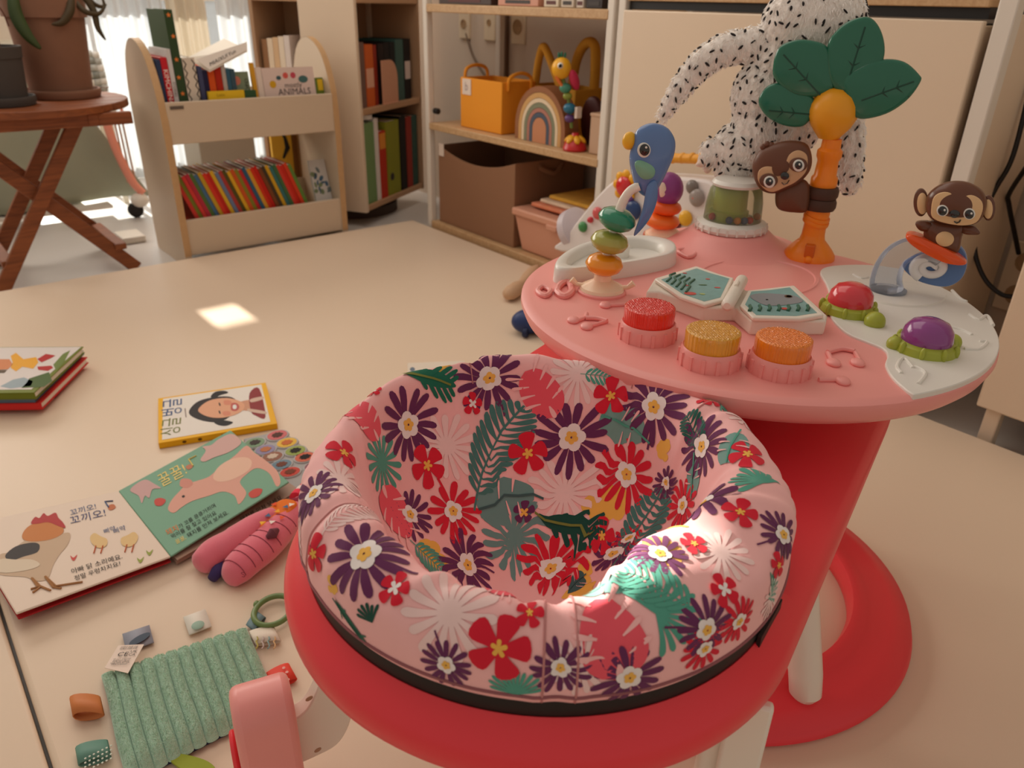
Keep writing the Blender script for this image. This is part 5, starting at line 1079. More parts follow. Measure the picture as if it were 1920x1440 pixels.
hm = B().pillow(ol(V, [(1736, 385), (1740, 362), (1758, 345), (1785, 336), (1815, 338), (1840, 352), (1850, 372), (1846, 395), (1834, 413), (1805, 418), (1765, 414), (1744, 404)]), 0.017, 0.014, lambda x, y, z: V.loc(x, y, 0.012+z), 7, p=0.40).obj('head', m_mb, mk, ang=180)
face([(1747, 385), (1752, 362), (1768, 353), (1786, 356), (1796, 372), (1808, 360), (1825, 359), (1840, 370), (1841, 388), (1830, 408), (1805, 414), (1770, 409), (1750, 400)], 0, m_mt, 'face', hm, 0.0255, V)
for ex, ey in ((1768, 386), (1817, 392)):
    disc(ex, ey, 11, 10.5, m_eye, 'eye', hm, 0.0275, V); disc(ex, ey, 8.5, 8.5, m_pup, 'pupil', hm, 0.0295, V); disc(ex+4, ey-2, 2, 2, m_eye, 'eye_glint', hm, 0.0315, V, 0.0008)
disc(1790, 392, 10, 7.5, m_pup, 'nose', hm, 0.0275, V)
B().tube([tuple(V.loc(*V.ab(*p), 0.0278)) for p in ((1789, 406), (1794, 409), (1799, 407), (1801, 403))], 0.0008, 6).obj('mouth', m_pup, hm)
# ------------------------------------------------------------------ seat fabric with its floral print
ef = Vector((-SC.x, -SC.y, 0)).normalized(); er = Vector((-ef.y, ef.x, 0))
RI = [(-25, .167), (0, .171), (20, .157), (48, .136), (71, .143), (88, .157), (115, .162), (150, .176), (186, .184), (207, .188), (231, .186), (270, .170), (283, .165), (318, .157), (335, .167), (360, .171), (380, .157)]
ZC = [(-30, .449), (0, .447), (30, .452), (60, .458), (100, .458), (150, .456), (200, .455), (240, .455), (290, .452), (330, .449), (360, .447), (390, .452)]
NT, NS = 720, 240
th_ = np.arange(NT)*2*PI/NT; deg = np.degrees(th_)
ri = np.interp(deg, [a for a, _ in RI], [b_ for _, b_ in RI]); zc = np.interp(deg, [a for a, _ in ZC], [b_ for _, b_ in ZC])
ker = np.hanning(41); ker /= ker.sum(); sm_ = lambda v: np.convolve(np.r_[v[-20:], v, v[:20]], ker, 'valid'); ri, zc = sm_(ri), sm_(zc)
CP = np.stack([np.stack(x, 1) for x in [
    (0*ri+.2045, 0*ri+.388), (0*ri+.2090, 0*ri+.398), (0*ri+.2085, 0*ri+.416), (.2035+0*ri, zc-.014), (.55*.2035+.45*ri, zc+.0015), (.2*.2035+.8*ri, zc+.001), (ri-.003, zc-.009), (ri-.013, zc-.036), (np.minimum(ri-.03, .142), 0*ri+.365), (0*ri+.098, 0*ri+.315), (0*ri+.055, 0*ri+.280), (0*ri+.004, 0*ri+.272)]], 1)   # NT x 12 x 2
def cr(CP, n):
    k = CP.shape[1]; out = []
    for i in range(k-1):
        a, b_, c, d = CP[:, max(i-1, 0)], CP[:, i], CP[:, i+1], CP[:, min(i+2, k-1)]
        for j in range(n):
            t = j/n; out.append(0.5*(2*b_+(c-a)*t+(2*a-5*b_+4*c-d)*t*t+(3*b_-a-3*c+d)*t**3))
    out.append(CP[:, -1]); return np.stack(out, 1)
PR = cr(CP, 24)
arc = np.concatenate([np.zeros((NT, 1)), np.cumsum(np.hypot(*np.moveaxis(np.diff(PR, axis=1), 2, 0)), 1)], 1); LARC = arc[:, -1]
GR = np.zeros((NT, NS, 2))
for i in range(NT):
    u = np.linspace(0, LARC[i], NS); GR[i, :, 0] = np.interp(u, arc[i], PR[i, :, 0]); GR[i, :, 1] = np.interp(u, arc[i], PR[i, :, 1])
# gathers and folds of the cloth
TT_, UU_ = np.meshgrid(th_, np.linspace(0, 1, NS), indexing='ij')
rim = np.exp(-((UU_-0.30)/0.16)**2)
fold_ = 0.0016*rim*np.sin(TT_*17+3*np.sin(TT_*2))*np.sin(TT_*3+1)+0.0022*np.exp(-((UU_-0.22)/0.10)**2)*np.sin(TT_*9+UU_*14)+0.0012*np.sin(TT_*6+UU_*21)*(UU_ > 0.4)*np.minimum(1, (UU_-0.4)*6)*(1-UU_)
for s0 in (4, 150, 205, 300, 118):
    dd = (np.degrees(TT_)-s0+180) % 360-180; fold_ += -0.0030*np.exp(-(dd/2.2)**2)*np.exp(-((UU_-0.25)/0.2)**2)+0.0016*np.exp(-((np.abs(dd)-4)/2.0)**2)*np.exp(-((UU_-0.25)/0.2)**2)
# a puffed bulge of padding on the front right of the rim
dd = (np.degrees(TT_)-32+180) % 360-180; fold_ += 0.015*np.exp(-(dd/14)**2)*np.exp(-((UU_-0.335)/0.055)**2)
dd = (np.degrees(TT_)-52+180) % 360-180; fold_ -= 0.005*np.exp(-(dd/4)**2)*np.exp(-((UU_-0.30)/0.07)**2)
for c_, sl, am, wd_ in ((338, 55, 0.0042, 2.4), (352, -40, 0.0024, 2.0), (18, 70, 0.0034, 2.2), (66, -60, 0.0036, 2.4), (84, 50, 0.0028, 2.2), (310, -45, 0.0024, 2.0), (150, 40, 0.0030, 1.8), (262, 60, 0.0022, 2.2)):
    dd = (np.degrees(TT_)-c_-(UU_-0.28)*sl+180) % 360-180; fold_ += am*(np.exp(-(dd/wd_)**2)-0.6*np.exp(-((dd-wd_*1.8)/wd_)**2))*np.exp(-((UU_-0.27)/0.10)**2)
fold_ += 0.0009*np.sin(TT_*46+2*np.sin(TT_*5))*np.exp(-((UU_-0.13)/0.05)**2)
gu = np.gradient(GR, axis=1); nrm2 = np.stack([gu[..., 1], -gu[..., 0]], -1); nrm2 /= np.linalg.norm(nrm2, axis=2, keepdims=True)+1e-9
GR = GR+nrm2*fold_[..., None]
EF, ER = np.array(ef), np.array(er)
DIR = np.cos(th_)[:, None]*EF+np.sin(th_)[:, None]*ER
POS = np.zeros((NT, NS, 3)); POS[..., :] = np.array(SC)+DIR[:, None, :]*GR[..., 0:1]; POS[..., 2] = GR[..., 1]
dth = np.roll(POS, -1, 0)-np.roll(POS, 1, 0); dsv = np.gradient(POS, axis=1); NRM = np.cross(dth, dsv); NRM /= np.linalg.norm(NRM, axis=2, keepdims=True)+1e-12
if NRM[0, 20] @ EF < 0: NRM = -NRM
LARC2 = np.linalg.norm(np.diff(POS, axis=1), axis=2).sum(1)
k = B(); st_ = 2; sj = 2
I, J = range(0, NT, st_), list(range(0, NS, sj)); kv = len(J); OO = np.array(TC)
vs = [tuple(POS[i, j]-OO) for i in I for j in J]; ku = len(list(I))
fs = [(i*kv+j, ((i+1) % ku)*kv+j, ((i+1) % ku)*kv+j+1, i*kv+j+1) for i in range(ku) for j in range(kv-1)]+[tuple(i*kv+kv-1 for i in range(ku))]
m_fab = mat('pink_cotton', (248, 188, 186), 0.8, 0.25, bump=0.06, bscale=1800, sheen=0.15)
k.add(vs, fs); seat = k.obj('seat_fabric', m_fab, ac, ang=180); tag(seat, 'pink fabric seat printed with purple, red and green tropical flowers')
# sight-line lookup of points of the cloth
cv = POS-np.array(CAM); dep = cv @ np.array(FW); PX = 960+F*(cv @ np.array(RT))/dep; PY = 720-F*(cv @ np.array(UP))/dep
FACE = (NRM*(-cv)).sum(2) > 0
def find(px, py):
    d2 = (PX-px)**2+(PY-py)**2; ok = (d2 < 36) & FACE; ok[:, :3] = False
    if not ok.any(): ok = (d2 <= d2[FACE].min()+4) & FACE
    dm_ = np.where(ok, dep, 9); near = dm_ < dm_.min()+0.02; d3 = np.where(near & ok, d2, 1e9); i, j = np.unravel_index(d3.argmin(), d3.shape); return i, j
def surf(th, s, off):
    fi = (th/(2*PI)*NT) % NT; i0 = int(fi) % NT; a = fi-int(fi); i1 = (i0+1) % NT; L0 = LARC2[i0]*(1-a)+LARC2[i1]*a
    fj = min(max(s/L0*(NS-1), 0.0), NS-1.001); j0 = int(fj); b_ = fj-j0
    p = (POS[i0, j0]*(1-a)+POS[i1, j0]*a)*(1-b_)+(POS[i0, j0+1]*(1-a)+POS[i1, j0+1]*a)*b_; n = (NRM[i0, j0]*(1-a)+NRM[i1, j0]*a)*(1-b_)+(NRM[i0, j0+1]*(1-a)+NRM[i1, j0+1]*a)*b_
    return p+n*off-OO
PRINT = []
class Fl:
    def __init__(s, px, py, size, rot=0.0, layer=1):
        i, j = find(px, py); s.th = th_[i]; s.s = j/(NS-1)*LARC2[i]; s.r = max(GR[i, j, 0], 0.03); s.k = dep[i, j]/F*size*1.10; s.layer = layer; s.b = B(); s.cols = []; PRINT.append(s); s.nm = 'printed_flower'
        e1 = dth[i, j]/np.linalg.norm(dth[i, j]); e2 = dsv[i, j]/np.linalg.norm(dsv[i, j])
        a = (e1 @ np.array(RT), e1 @ np.array(UP)); b_ = (e2 @ np.array(RT), e2 @ np.array(UP)); det = a[0]*b_[1]-a[1]*b_[0]; sg = 1 if det > 0 else -1
        phi = math.atan2(a[1], a[0]); s.sg = sg; s.phi = phi; s.rot = rot; s.off = 0.0003+0.00022*layer
    def m(s, x, y):
        c, q = math.cos(s.rot), math.sin(s.rot); x, y = x*c-y*q, x*q+y*c
        c, q = math.cos(-s.phi), math.sin(-s.phi); u, v = x*c-y*q, x*q+y*c
        return surf(s.th+u*s.k/s.r, s.s+v*s.sg*s.k, s.off)
    def strip(s, col, pts, ws, n=None):
        k = s.b
        if col not in s.cols: s.cols.append(col)
        k.m = s.cols.index(col); P = pts; nn = len(P); vs = []
        for i, (x, y) in enumerate(P):
            a = P[max(i-1, 0)]; b_ = P[min(i+1, nn-1)]; tx, ty = b_[0]-a[0], b_[1]-a[1]; l = math.hypot(tx, ty) or 1; nx, ny = -ty/l, tx/l; w = ws[i]
            vs += [s.m(x+nx*w, y+ny*w), s.m(x+nx*w*0.5, y+ny*w*0.5), s.m(x, y), s.m(x-nx*w*0.5, y-ny*w*0.5), s.m(x-nx*w, y-ny*w)]
        k.add(vs, [(5*i+j, 5*i+j+1, 5*i+6+j, 5*i+5+j) for i in range(nn-1) for j in range(4)])
    def petal(s, col, a, r0, r1, w, n=7, bl=0.45, ox=0, oy=0, bend=0.0):
        T = np.linspace(0, 1, n); pts = [(ox+(r0+(r1-r0)*t)*math.cos(a+bend*t), oy+(r0+(r1-r0)*t)*math.sin(a+bend*t)) for t in T]
        ws = [w*(0.30+0.70*min(1, t/bl))*(1 if t < 0.82 else math.sqrt(max(1-((t-0.82)/0.18)**2, 0.0))) for t in T[:-1]]+[0.0]
        if n >= 6: 
            pts.insert(-1, (ox+(r0+(r1-r0)*0.96)*math.cos(a+bend*.96), oy+(r0+(r1-r0)*0.96)*math.sin(a+bend*.96))); ws.insert(-1, w*0.62)
        s.strip(col, pts, ws)
    def disc(s, col, x, y, r, ry=None, n=6):
        ry = ry or r; pts = [(x-r+2*r*t, y) for t in (0, .06, .2, .4, .6, .8, .94, 1)]; ws = [ry*math.sqrt(max(1-((p[0]-x)/r)**2, 0)) for p in pts]; s.strip(col, pts, ws)
    def stem(s, col, pts, w): P = spline(pts, 3, False); s.strip(col, P, [w]*len(P))
def daisy(px, py, r, col, n=12, rot=0.0, gap=None, stem=None, layer=2, seed=0):
    f = Fl(px, py, 1.0, rot, layer); rs_ = random.Random(seed+int(px))
    for i in range(n):
        a = 2*PI*i/n
        if gap and gap[0] < a < gap[1]: continue
        f.petal(col, a+rs_.uniform(-.06, .06), r*0.20, r*rs_.uniform(0.88, 1.08), r*2.0*PI*0.72/n*0.32)
    if stem: f.stem(col, [(0, 0), (stem[0]*0.5+3, stem[1]*0.5), stem], r*0.035)
    f.off += 0.0004
    for i in range(5): a = 2*PI*i/5+0.4; f.disc('white', r*0.20*math.cos(a), r*0.20*math.sin(a), r*0.165)
    f.off += 0.0003
    for i in range(5): a = 2*PI*i/5; f.disc('yellow', r*0.10*math.cos(a), r*0.10*math.sin(a), r*0.075)
def hibiscus(px, py, r, rot=0.0, layer=3, small=False, col='red', ctr='yellow'):
    f = Fl(px, py, 1.0, rot, layer)
    for i in range(5):
        a = 2*PI*i/5; f.petal(col, a, r*0.06, r*(1.02 if i % 2 else 0.94), r*0.35, 8, 0.70)
    f.off += 0.00025
    if small:
        for i in range(4): a = 2*PI*i/4+.5; f.petal(ctr, a, 0, r*0.42, r*0.13, 6)
    else:
        for i in range(5): a = 2*PI*i/5+.3; f.petal(ctr, a, 0, r*0.26, r*0.07, 6)
def fan(px, py, r, col, n=13, a0=0.0, a1=2*PI, rot=0.0, layer=1, w=0.30, stem=None):
    f = Fl(px, py, 1.0, rot, layer); f.nm = 'printed_palm_leaf'; rs_ = random.Random(int(px+py))
    for i in range(n): f.petal(col, a0+(a1-a0)*(i+.5)/n, 0, r*rs_.uniform(.85, 1.05), r*(a1-a0)/n*w*1.0, 10, 0.88)
    if stem: f.stem(col, [(0, 0), (stem[0]*.5, stem[1]*.5+2), stem], r*.04)
def frond(px, py, L_, wd, col, rot=0.0, layer=2, n=13, wl=0.24):
    f = Fl(px, py, 1.0, rot, layer); f.nm = 'printed_palm_frond'; f.stem(col, [(-L_/2-L_*0.12, 0), (0, L_*0.03), (L_/2, 0)], L_*0.011)
    for i in range(n):
        x = -L_*0.42+L_*0.86*i/(n-1); ll = wd*math.sin(PI*min(.98, (i+1.6)/(n+1.2)))**0.6
        for sg in (-1, 1): f.petal(col, sg*1.05, 0, ll, L_/n*wl*1.3, 6, 0.5, x, 0, -sg*0.18)
def leafy(px, py, L_, w, col, rib, rot=0.0, layer=2, serr=5, ribw=0.02):
    f = Fl(px, py, 1.0, rot, layer); f.nm = 'printed_leaf'; T = np.linspace(0, 1, 16); f.strip(col, [(-L_/2+L_*t, L_*0.04*math.sin(PI*t)) for t in T], [w*math.sin(PI*min(t*0.95+.03, 1))**0.8*0.55 for t in T])
    for i in range(serr):
        x = -L_*0.3+L_*0.62*i/max(serr-1, 1); ll = w*1.15*math.sin(PI*(i+1.2)/(serr+1.4))
        for sg in (-1, 1): f.petal(col, sg*0.80, 0, ll*1.55, w*0.15, 6, 0.35, x, 0)
    f.off += 0.0009; f.stem(rib, [(-L_*.56, 0), (0, L_*0.03), (L_*.38, 0)], L_*ribw)
def monstera(px, py, r, rot=0.0, layer=2, slit='pink'):
    f = Fl(px, py, 1.0, rot, layer); f.nm = 'printed_monstera_leaf'; T = np.linspace(0, 1, 16); f.strip('coral', [(-r+2*r*t, 0) for t in T], [r*0.86*math.sqrt(max(0, 1-(2*t-1)**2))*(1.0-0.25*t) for t in T])
    f.off += 0.0002
    for i in range(4):
        for sg in (-1, 1): f.petal(slit, sg*(1.25-0.12*i)+ (0 if sg > 0 else 0), r*0.28, r*0.92, r*0.065, 7, 0.75, -r*0.45+r*0.36*i, 0)
    f.petal(slit, PI, r*0.55, r*1.02, r*0.10, 6)
def banana(px, py, L_, w, col, rib, rot=0.0, layer=1):
    f = Fl(px, py, 1.0, rot, layer); f.nm = 'printed_banana_leaf'; T = np.linspace(0, 1, 16); f.strip(col, [(-L_/2+L_*t, 0) for t in T], [w*math.sin(PI*min(t*.9+.08, 1))**.5 for t in T])
    f.off += 0.0008; f.stem(rib, [(-L_*.5, -2), (0, 2), (L_*.66, 0)], L_*.022)
    for x, sg in ((-.12, 1), (.12, 1), (.0, -1), (.2, -1)): f.petal('pink', sg*1.4, w*.25, w*1.05, w*.07, 6, .8, L_*x, 0)
def splash(px, py, r, layer=0):
    f = Fl(px, py, 1.0, 0, layer); f.nm = 'printed_splash'; rs_ = random.Random(int(px*7+py))
    for i in range(7): f.disc('yellow', rs_.uniform(-.6, .6)*r, rs_.uniform(-.6, .6)*r, r*rs_.uniform(.3, .5))
for a in ((1140, 945, 46), (1252, 842, 24), (1232, 1030, 42), (812, 1035, 32), (1265, 985, 20), (622, 1098, 20), (833, 690, 18), (1080, 1110, 26), (1095, 1075, 24)): splash(*a)
for a in ((838, 835, 62, .2), (1058, 925, 64, .5), (845, 1150, 92, .1), (1352, 1035, 62, .4), (1085, 700, 56, .7), (1090, 1255, 60, .2), (1395, 790, 44, .3), (640, 900, 62, 1.2), (560, 1010, 40, .0), (1445, 1120, 40, .3)): fan(a[0], a[1], a[2], 'pale', 15, rot=a[3], layer=1, w=.24)
frond(655, 955, 120, 44, 'pale', 0.9, 1)
fan(716, 868, 60, 'teal', 15, rot=.3, w=.24); fan(962, 1002, 68, 'greyteal', 15, rot=.4, w=.24); fan(1232, 1150, 82, 'teal', 14, -.4, PI*1.2, rot=-1.2, w=.26); fan(1432, 905, 56, 'teal', 10, -.7, 2.9, rot=.6); fan(970, 1300, 55, 'teal', 12, .2, PI-.2); fan(700, 1165, 36, 'dkgreen', 6, .3, 2.4, rot=.6); fan(1440, 1120, 44, 'teal', 8, .2, 2.4, rot=-.5)
banana(945, 930, 104, 34, 'greyteal', 'slate', .1, 1); banana(1172, 800, 92, 34, 'mist', 'teal', -.55, 1); banana(1372, 838, 70, 28, 'mist', 'teal', 1.1, 1); banana(1300, 900, 70, 22, 'mist', 'teal', 1.0, 1); banana(1130, 1100, 70, 24, 'mist', 'teal', .4, 1); banana(1080, 1095, 40, 14, 'slate', 'slate', 1.0, 1)
frond(925, 845, 180, 62, 'slateteal', 1.05, 2); frond(1205, 985, 150, 52, 'slateteal', .95, 2, 11); frond(800, 1045, 70, 36, 'teal', -.4, 2, 9); frond(1235, 1095, 130, 62, 'teal', 2.4, 2, 10); frond(1305, 815, 90, 34, 'dkteal', .9, 2, 10); frond(1118, 705, 46, 20, 'teal', -.2, 2, 6)
leafy(1068, 990, 112, 30, 'dkgreen', 'olive', -.42, 3); leafy(812, 713, 92, 26, 'green', 'olive', -.1, 3, 5); leafy(655, 1165, 92, 12, 'green', 'dkgreen', -.85, 2, 2); leafy(1375, 720, 60, 14, 'teal', 'dkteal', -.6, 2, 3)
monstera(1014, 737, 46, 2.2); monstera(683, 780, 48, 2.6); monstera(738, 962, 52, -.6); monstera(1146, 1198, 78, 1.9); monstera(940, 1105, 30, .5)
for a in ((765, 797, 62, .2, (52, -20)), (917, 707, 56, .5, (-5, -72)), (1071, 821, 64, .9, (-35, 60)), (1226, 763, 64, .1, (-22, -72)), (768, 965, 46, .3, None), (876, 1060, 54, .4, (52, -38)), (684, 1042, 78, .1, (105, -32)), (588, 925, 52, .5, None), (1318, 838, 56, .6, None), (1320, 948, 64, .3, None), (1466, 1002, 46, .2, (-70, -8)), (1322, 1180, 54, .7, (-60, 55)), (1180, 1268, 64, .2, None), (835, 1245, 46, .6, (20, 60)), (1250, 905, 30, .3, None), (1050, 1250, 50, .9, None), (1240, 1040, 46, .5, None), (1150, 1040, 40, .5, None)): daisy(a[0], a[1], a[2]*1.06, 'purple', 15, a[3], None, a[4])
for a in ((848, 958, 50, .2, (-12, 62)), (1176, 890, 58, .5, (32, 52)), (1282, 948, 46, .3, None), (1032, 1068, 56, .6, (50, 62)), (1385, 1165, 44, .2, None), (1320, 1215, 46, .5, None), (1180, 1010, 30, 0, None)): daisy(a[0], a[1], a[2]*1.06, 'red', 14, a[3], None, a[4])
for a in ((800, 872, 38, .9), (990, 849, 37, .4), (646, 850, 34, .3), (1146, 741, 34, .2), (935, 1216, 60, 1.2), (1402, 852, 36, .6), (1388, 962, 32, .9), (590, 1040, 36, .2), (1130, 1005, 30, .4), (1335, 720, 20, .1), (1300, 1020, 26, .2), (1460, 1060, 24, .4), (995, 1150, 26, .2)): hibiscus(*a)
for a in ((885, 758, 20, .3), (741, 1105, 32, .2), (1356, 1107, 30, .5), (700, 735, 16, .2)): hibiscus(a[0], a[1], a[2], a[3], 4, True, 'red', 'white')
hibiscus(982, 962, 20, .2, 4, True, 'purple', 'yellow')
pc = {'purple': (104, 46, 88), 'red': (216, 32, 54), 'yellow': (240, 184, 84), 'white': (240, 230, 226), 'teal': (84, 158, 138), 'greyteal': (108, 146, 142), 'slate': (66, 94, 94), 'mist': (120, 160, 152), 'slateteal': (74, 122, 116), 'dkteal': (40, 96, 84), 'dkgreen': (26, 76, 64), 'green': (30, 108, 84), 'olive': (120, 128, 60), 'coral': (236, 90, 104), 'pale': (242, 208, 204), 'pink': (248, 188, 186), 'lining': (206, 178, 150)}
for f in PRINT:
    f.b.obj(f.nm, [mat('print_'+c_, pc[c_], 0.8, 0.25, sheen=0.1) for c_ in f.cols], seat, ang=180)
# hem, seams
def along(th, s0, s1, n, off): return [tuple(surf(th, s0+(s1-s0)*i/n, off)) for i in range(n+1)]
B().tube([tuple(surf(a, 0.012, 0.0006)) for a in np.linspace(0, 2*PI, 240)[:-1]], 0.0011, 6, closed=True).obj('hem_stitching', mat('stitch_pink', (150, 92, 96), 0.8), seat)
for dg_ in (1.5, 7.5, 122, 150, 206, 300):
    B().tube(along(math.radians(dg_), 0.006, 0.10, 30, 0.0004), 0.0009, 6).obj('seam', mat('seam_pink', (196, 132, 130), 0.8), seat)
# ------------------------------------------------------------------ things lying on the mat
MZ = 0.0005
def quad_book(label, corners_px, z0, th, cover_rgb, page_rgb=(232, 224, 210), name='book', ct=0.0022, spine=0):
    """closed book from its four top corners (photo points at height z0+th): far-left, far-right, near-right, near-left"""
    C4 = [G(px, py, z0+th) for px, py in corners_px]; c = sum(C4, Vector())/4; c.z = z0
    e1 = (C4[1]-C4[0]+C4[2]-C4[3]); e1.z = 0; w = e1.length/2; ux = e1.normalized(); e2 = C4[3]-C4[0]+C4[2]-C4[1]; d = e2.length/2; uy = Vector((-ux.y, ux.x, 0))
    t = thing(name, label, 'book', c, math.atan2(ux.y, ux.x))
    mc_ = mat('cover_%d_%d_%d' % tuple(cover_rgb), cover_rgb, 0.35, coat=0.2)
    k = B(); k.box((0, 0, th-ct/2), (w, d, ct)); k.box((0, 0, ct/2), (w, d, ct))
    sp_ = {0: ((0, -d/2+ct/2, th/2), (w, ct, th-2*ct)), 1: ((-w/2+ct/2, 0, th/2), (ct, d, th-2*ct)), 2: ((w/2-ct/2, 0, th/2), (ct, d, th-2*ct))}[spine]
    k.box(*sp_); k.obj('cover', mc_, t, bevel=0.0006)
    B().box((0, 0, th/2), (w-0.006, d-0.006, th-2*ct-0.0002)).obj('pages', mat('pages_%d' % page_rgb[0], page_rgb, 0.85, vary=0.06, vscale=500), t, smooth=False)
    return t, w, d, th
def onpage(th, o=0.0004): return lambda x, y, k=0: Vector((x, y, th+o+k))
# stack at the picture's left edge
t, w, d, th = quad_book('maroon hardback at the very bottom of the book stack, sticking out askew', [(-60, 690), (128, 688), (130, 735), (-60, 742)], MZ, 0.010, (150, 36, 56))
t, w, d, th = quad_book('red book in the middle of the stack at the picture\'s left edge', [(-75, 672), (152, 672), (90, 752), (-90, 758)], 0.0108, 0.016, (206, 48, 46))
t, w, d, th = quad_book('blue-grey spined book second from the top of the stack', [(-80, 660), (140, 660), (83, 742), (-95, 748)], 0.0272, 0.011, (92, 108, 128))
t, w, d, th = quad_book('green edged picture book with a figure in yellow on top of the stack', [(-80, 652), (140, 653), (83, 732), (-95, 737)], 0.0386, 0.016, (112, 122, 40))
f = onpage(th)
B().flat([(-w/2+.004, -d/2+.014), (w/2-.012, -d/2+.014), (w/2-.004, d/2-.003), (-w/2+.004, d/2-.003)], lambda x, y: f(x, y)).obj('cover_picture', mat('cover_pale', (216, 206, 200), 0.35), t, smooth=False)
def pf(px, py, base=t):   # photo point on this cover -> local
    q = G(px, py, 0.0386+0.016)-base.location; a = -base.rotation_euler.z; return (q.x*math.cos(a)-q.y*math.sin(a), q.x*math.sin(a)+q.y*math.cos(a))
for nm, rgb, pts, lv in (('hill_print', (74, 96, 44), [(55, 710), (92, 698), (98, 715), (82, 726), (40, 728), (50, 718)], 1), ('bush_print', (110, 126, 62), [(100, 684), (118, 664), (132, 657), (120, 680), (105, 695)], 1), ('cloud_print', (150, 164, 170), [(0, 725), (25, 712), (45, 708), (62, 715), (58, 724), (20, 729)], 1),
                         ('coat_print', (226, 162, 40), [(20, 668), (30, 662), (44, 674), (68, 670), (72, 680), (62, 692), (42, 688), (30, 697), (20, 690), (24, 680)], 2), ('face_print', (206, 130, 84), [(-5, 674), (18, 674), (24, 684), (15, 693), (-5, 694)], 2), ('boot_print', (176, 36, 34), [(70, 674), (86, 664), (104, 667), (96, 672), (78, 680)], 2), ('boot_print', (176, 36, 34), [(70, 688), (96, 686), (100, 690), (90, 696), (72, 694)], 2), ('collar_print', (92, 72, 50), [(-5, 694), (14, 694), (8, 700), (-5, 700)], 1)):
    B().flat([pf(*p) for p in pts], lambda x, y, lv=lv: f(x, y, 0.0002*lv)).obj(nm, mat('ink_%d_%d_%d' % rgb, rgb, 0.4), t, smooth=False)
# yellow book with the laughing child
yz = 0.013
t, w, d, th = quad_book('yellow framed board book with a laughing child\'s face on the cover', [(297, 747), (497, 717), (521, 794), (296, 831)], MZ, yz, (236, 178, 36))
f = onpage(th)
def pf(px, py, base=t, z=MZ+yz):
    q = G(px, py, z)-base.location; a = -base.rotation_euler.z; return (q.x*math.cos(a)-q.y*math.sin(a), q.x*math.sin(a)+q.y*math.cos(a))
PF = lambda pts, n=4: spline([pf(*p) for p in pts], n)
B().flat([pf(*p) for p in ((306, 748), (490, 721), (507, 791), (304, 825))], lambda x, y: f(x, y)).obj('cover_picture', mat('cover_white', (226, 214, 206), 0.3), t, smooth=False)
prints = [('hair_print', (44, 36, 36), [(354, 774), (368, 755), (395, 746), (430, 744), (445, 756), (430, 782), (405, 792), (372, 787)], 1), ('pigtail_print', (36, 30, 30), [(395, 744), (404, 735), (420, 733), (428, 737), (412, 742), (402, 748)], 1), ('pigtail_print', (36, 30, 30), [(400, 790), (415, 788), (437, 792), (424, 799), (408, 797)], 1), ('neck_print', (206, 150, 120), [(445, 756), (478, 750), (484, 766), (455, 770)], 1), ('dress_print', (140, 48, 50), [(468, 738), (486, 729), (498, 782), (480, 780), (470, 770)], 1), ('strap_print', (210, 180, 160), [(470, 749), (492, 744), (493, 749), (472, 755)], 2), ('strap_print', (210, 180, 160), [(466, 767), (497, 772), (497, 777), (468, 772)], 2),
          ('face_print', (222, 164, 130), [(372, 768), (392, 752), (425, 747), (450, 753), (459, 762), (450, 774), (425, 783), (400, 784), (380, 778)], 3), ('cheek_print', (216, 140, 112), [(420, 752), (432, 752), (434, 759), (422, 760)], 4), ('cheek_print', (216, 140, 112), [(418, 773), (430, 772), (432, 779), (420, 780)], 4), ('eye_print', (60, 40, 36), [(410, 757), (412, 756), (414, 761), (412, 762)], 5), ('eye_print', (60, 40, 36), [(410, 772), (412, 771), (414, 776), (412, 777)], 5), ('lip_print', (190, 90, 84), [(434, 758), (444, 757), (449, 764), (444, 771), (434, 770)], 4), ('mouth_print', (226, 226, 220), [(437, 761), (442, 760), (444, 764), (442, 768), (437, 767)], 5)]
for q_, (nm, rgb, pts, lv) in enumerate(prints): lv = q_+1; B().flat(PF(pts), lambda x, y, lv=lv: f(x, y, 0.00008*lv)).obj(nm, mat('ink_%d_%d_%d' % rgb, rgb, 0.35), t, smooth=False)
def textline(t, body, size, p0, p1, pfun, f, m, name='lettering', lv=0.0004, ysc=1.0):
    a = Vector(pfun(*p0)); b_ = Vector(pfun(*p1)); u = (b_-a).normalized(); v = Vector((-u.y, u.x)); mid = (a+b_)/2
    vs, fs = text_mesh(body, size); xs = [q.x for q in vs]; wd = max(xs)-min(xs); sc = (b_-a).length/wd
    B().add([f(mid.x+u.x*q.x*sc+v.x*q.y*sc*ysc, mid.y+u.y*q.x*sc+v.y*q.y*sc*ysc, lv) for q in vs], fs).obj(name, m, t, smooth=False)
m_ikb = mat('ink_blue', (60, 84, 130), 0.5); m_ikg = mat('ink_green', (120, 122, 60), 0.5); m_ik = mat('ink_black', (40, 32, 30), 0.5)
textline(t, '싱글', 0.02, (322, 816), (325, 784), pf, f, m_ikg, 'title'); textline(t, '벙글', 0.02, (325, 779), (326, 749), pf, f, m_ikb, 'title')
k = B().flat([pf(*p) for p in ((346, 766), (348, 766), (350, 783), (348, 783))], lambda x, y: f(x, y, 0.0002)); k.obj('subtitle_line', mat('ink_grey', (140, 120, 110)), t, smooth=False)
for px in (345, 375, 420): B().ell((pf(px, 828)[0], -d/2, th/2), (0.004, 0.0006, 0.003)).obj('spine_mark', mat('ink_brown', (110, 70, 20)), t)

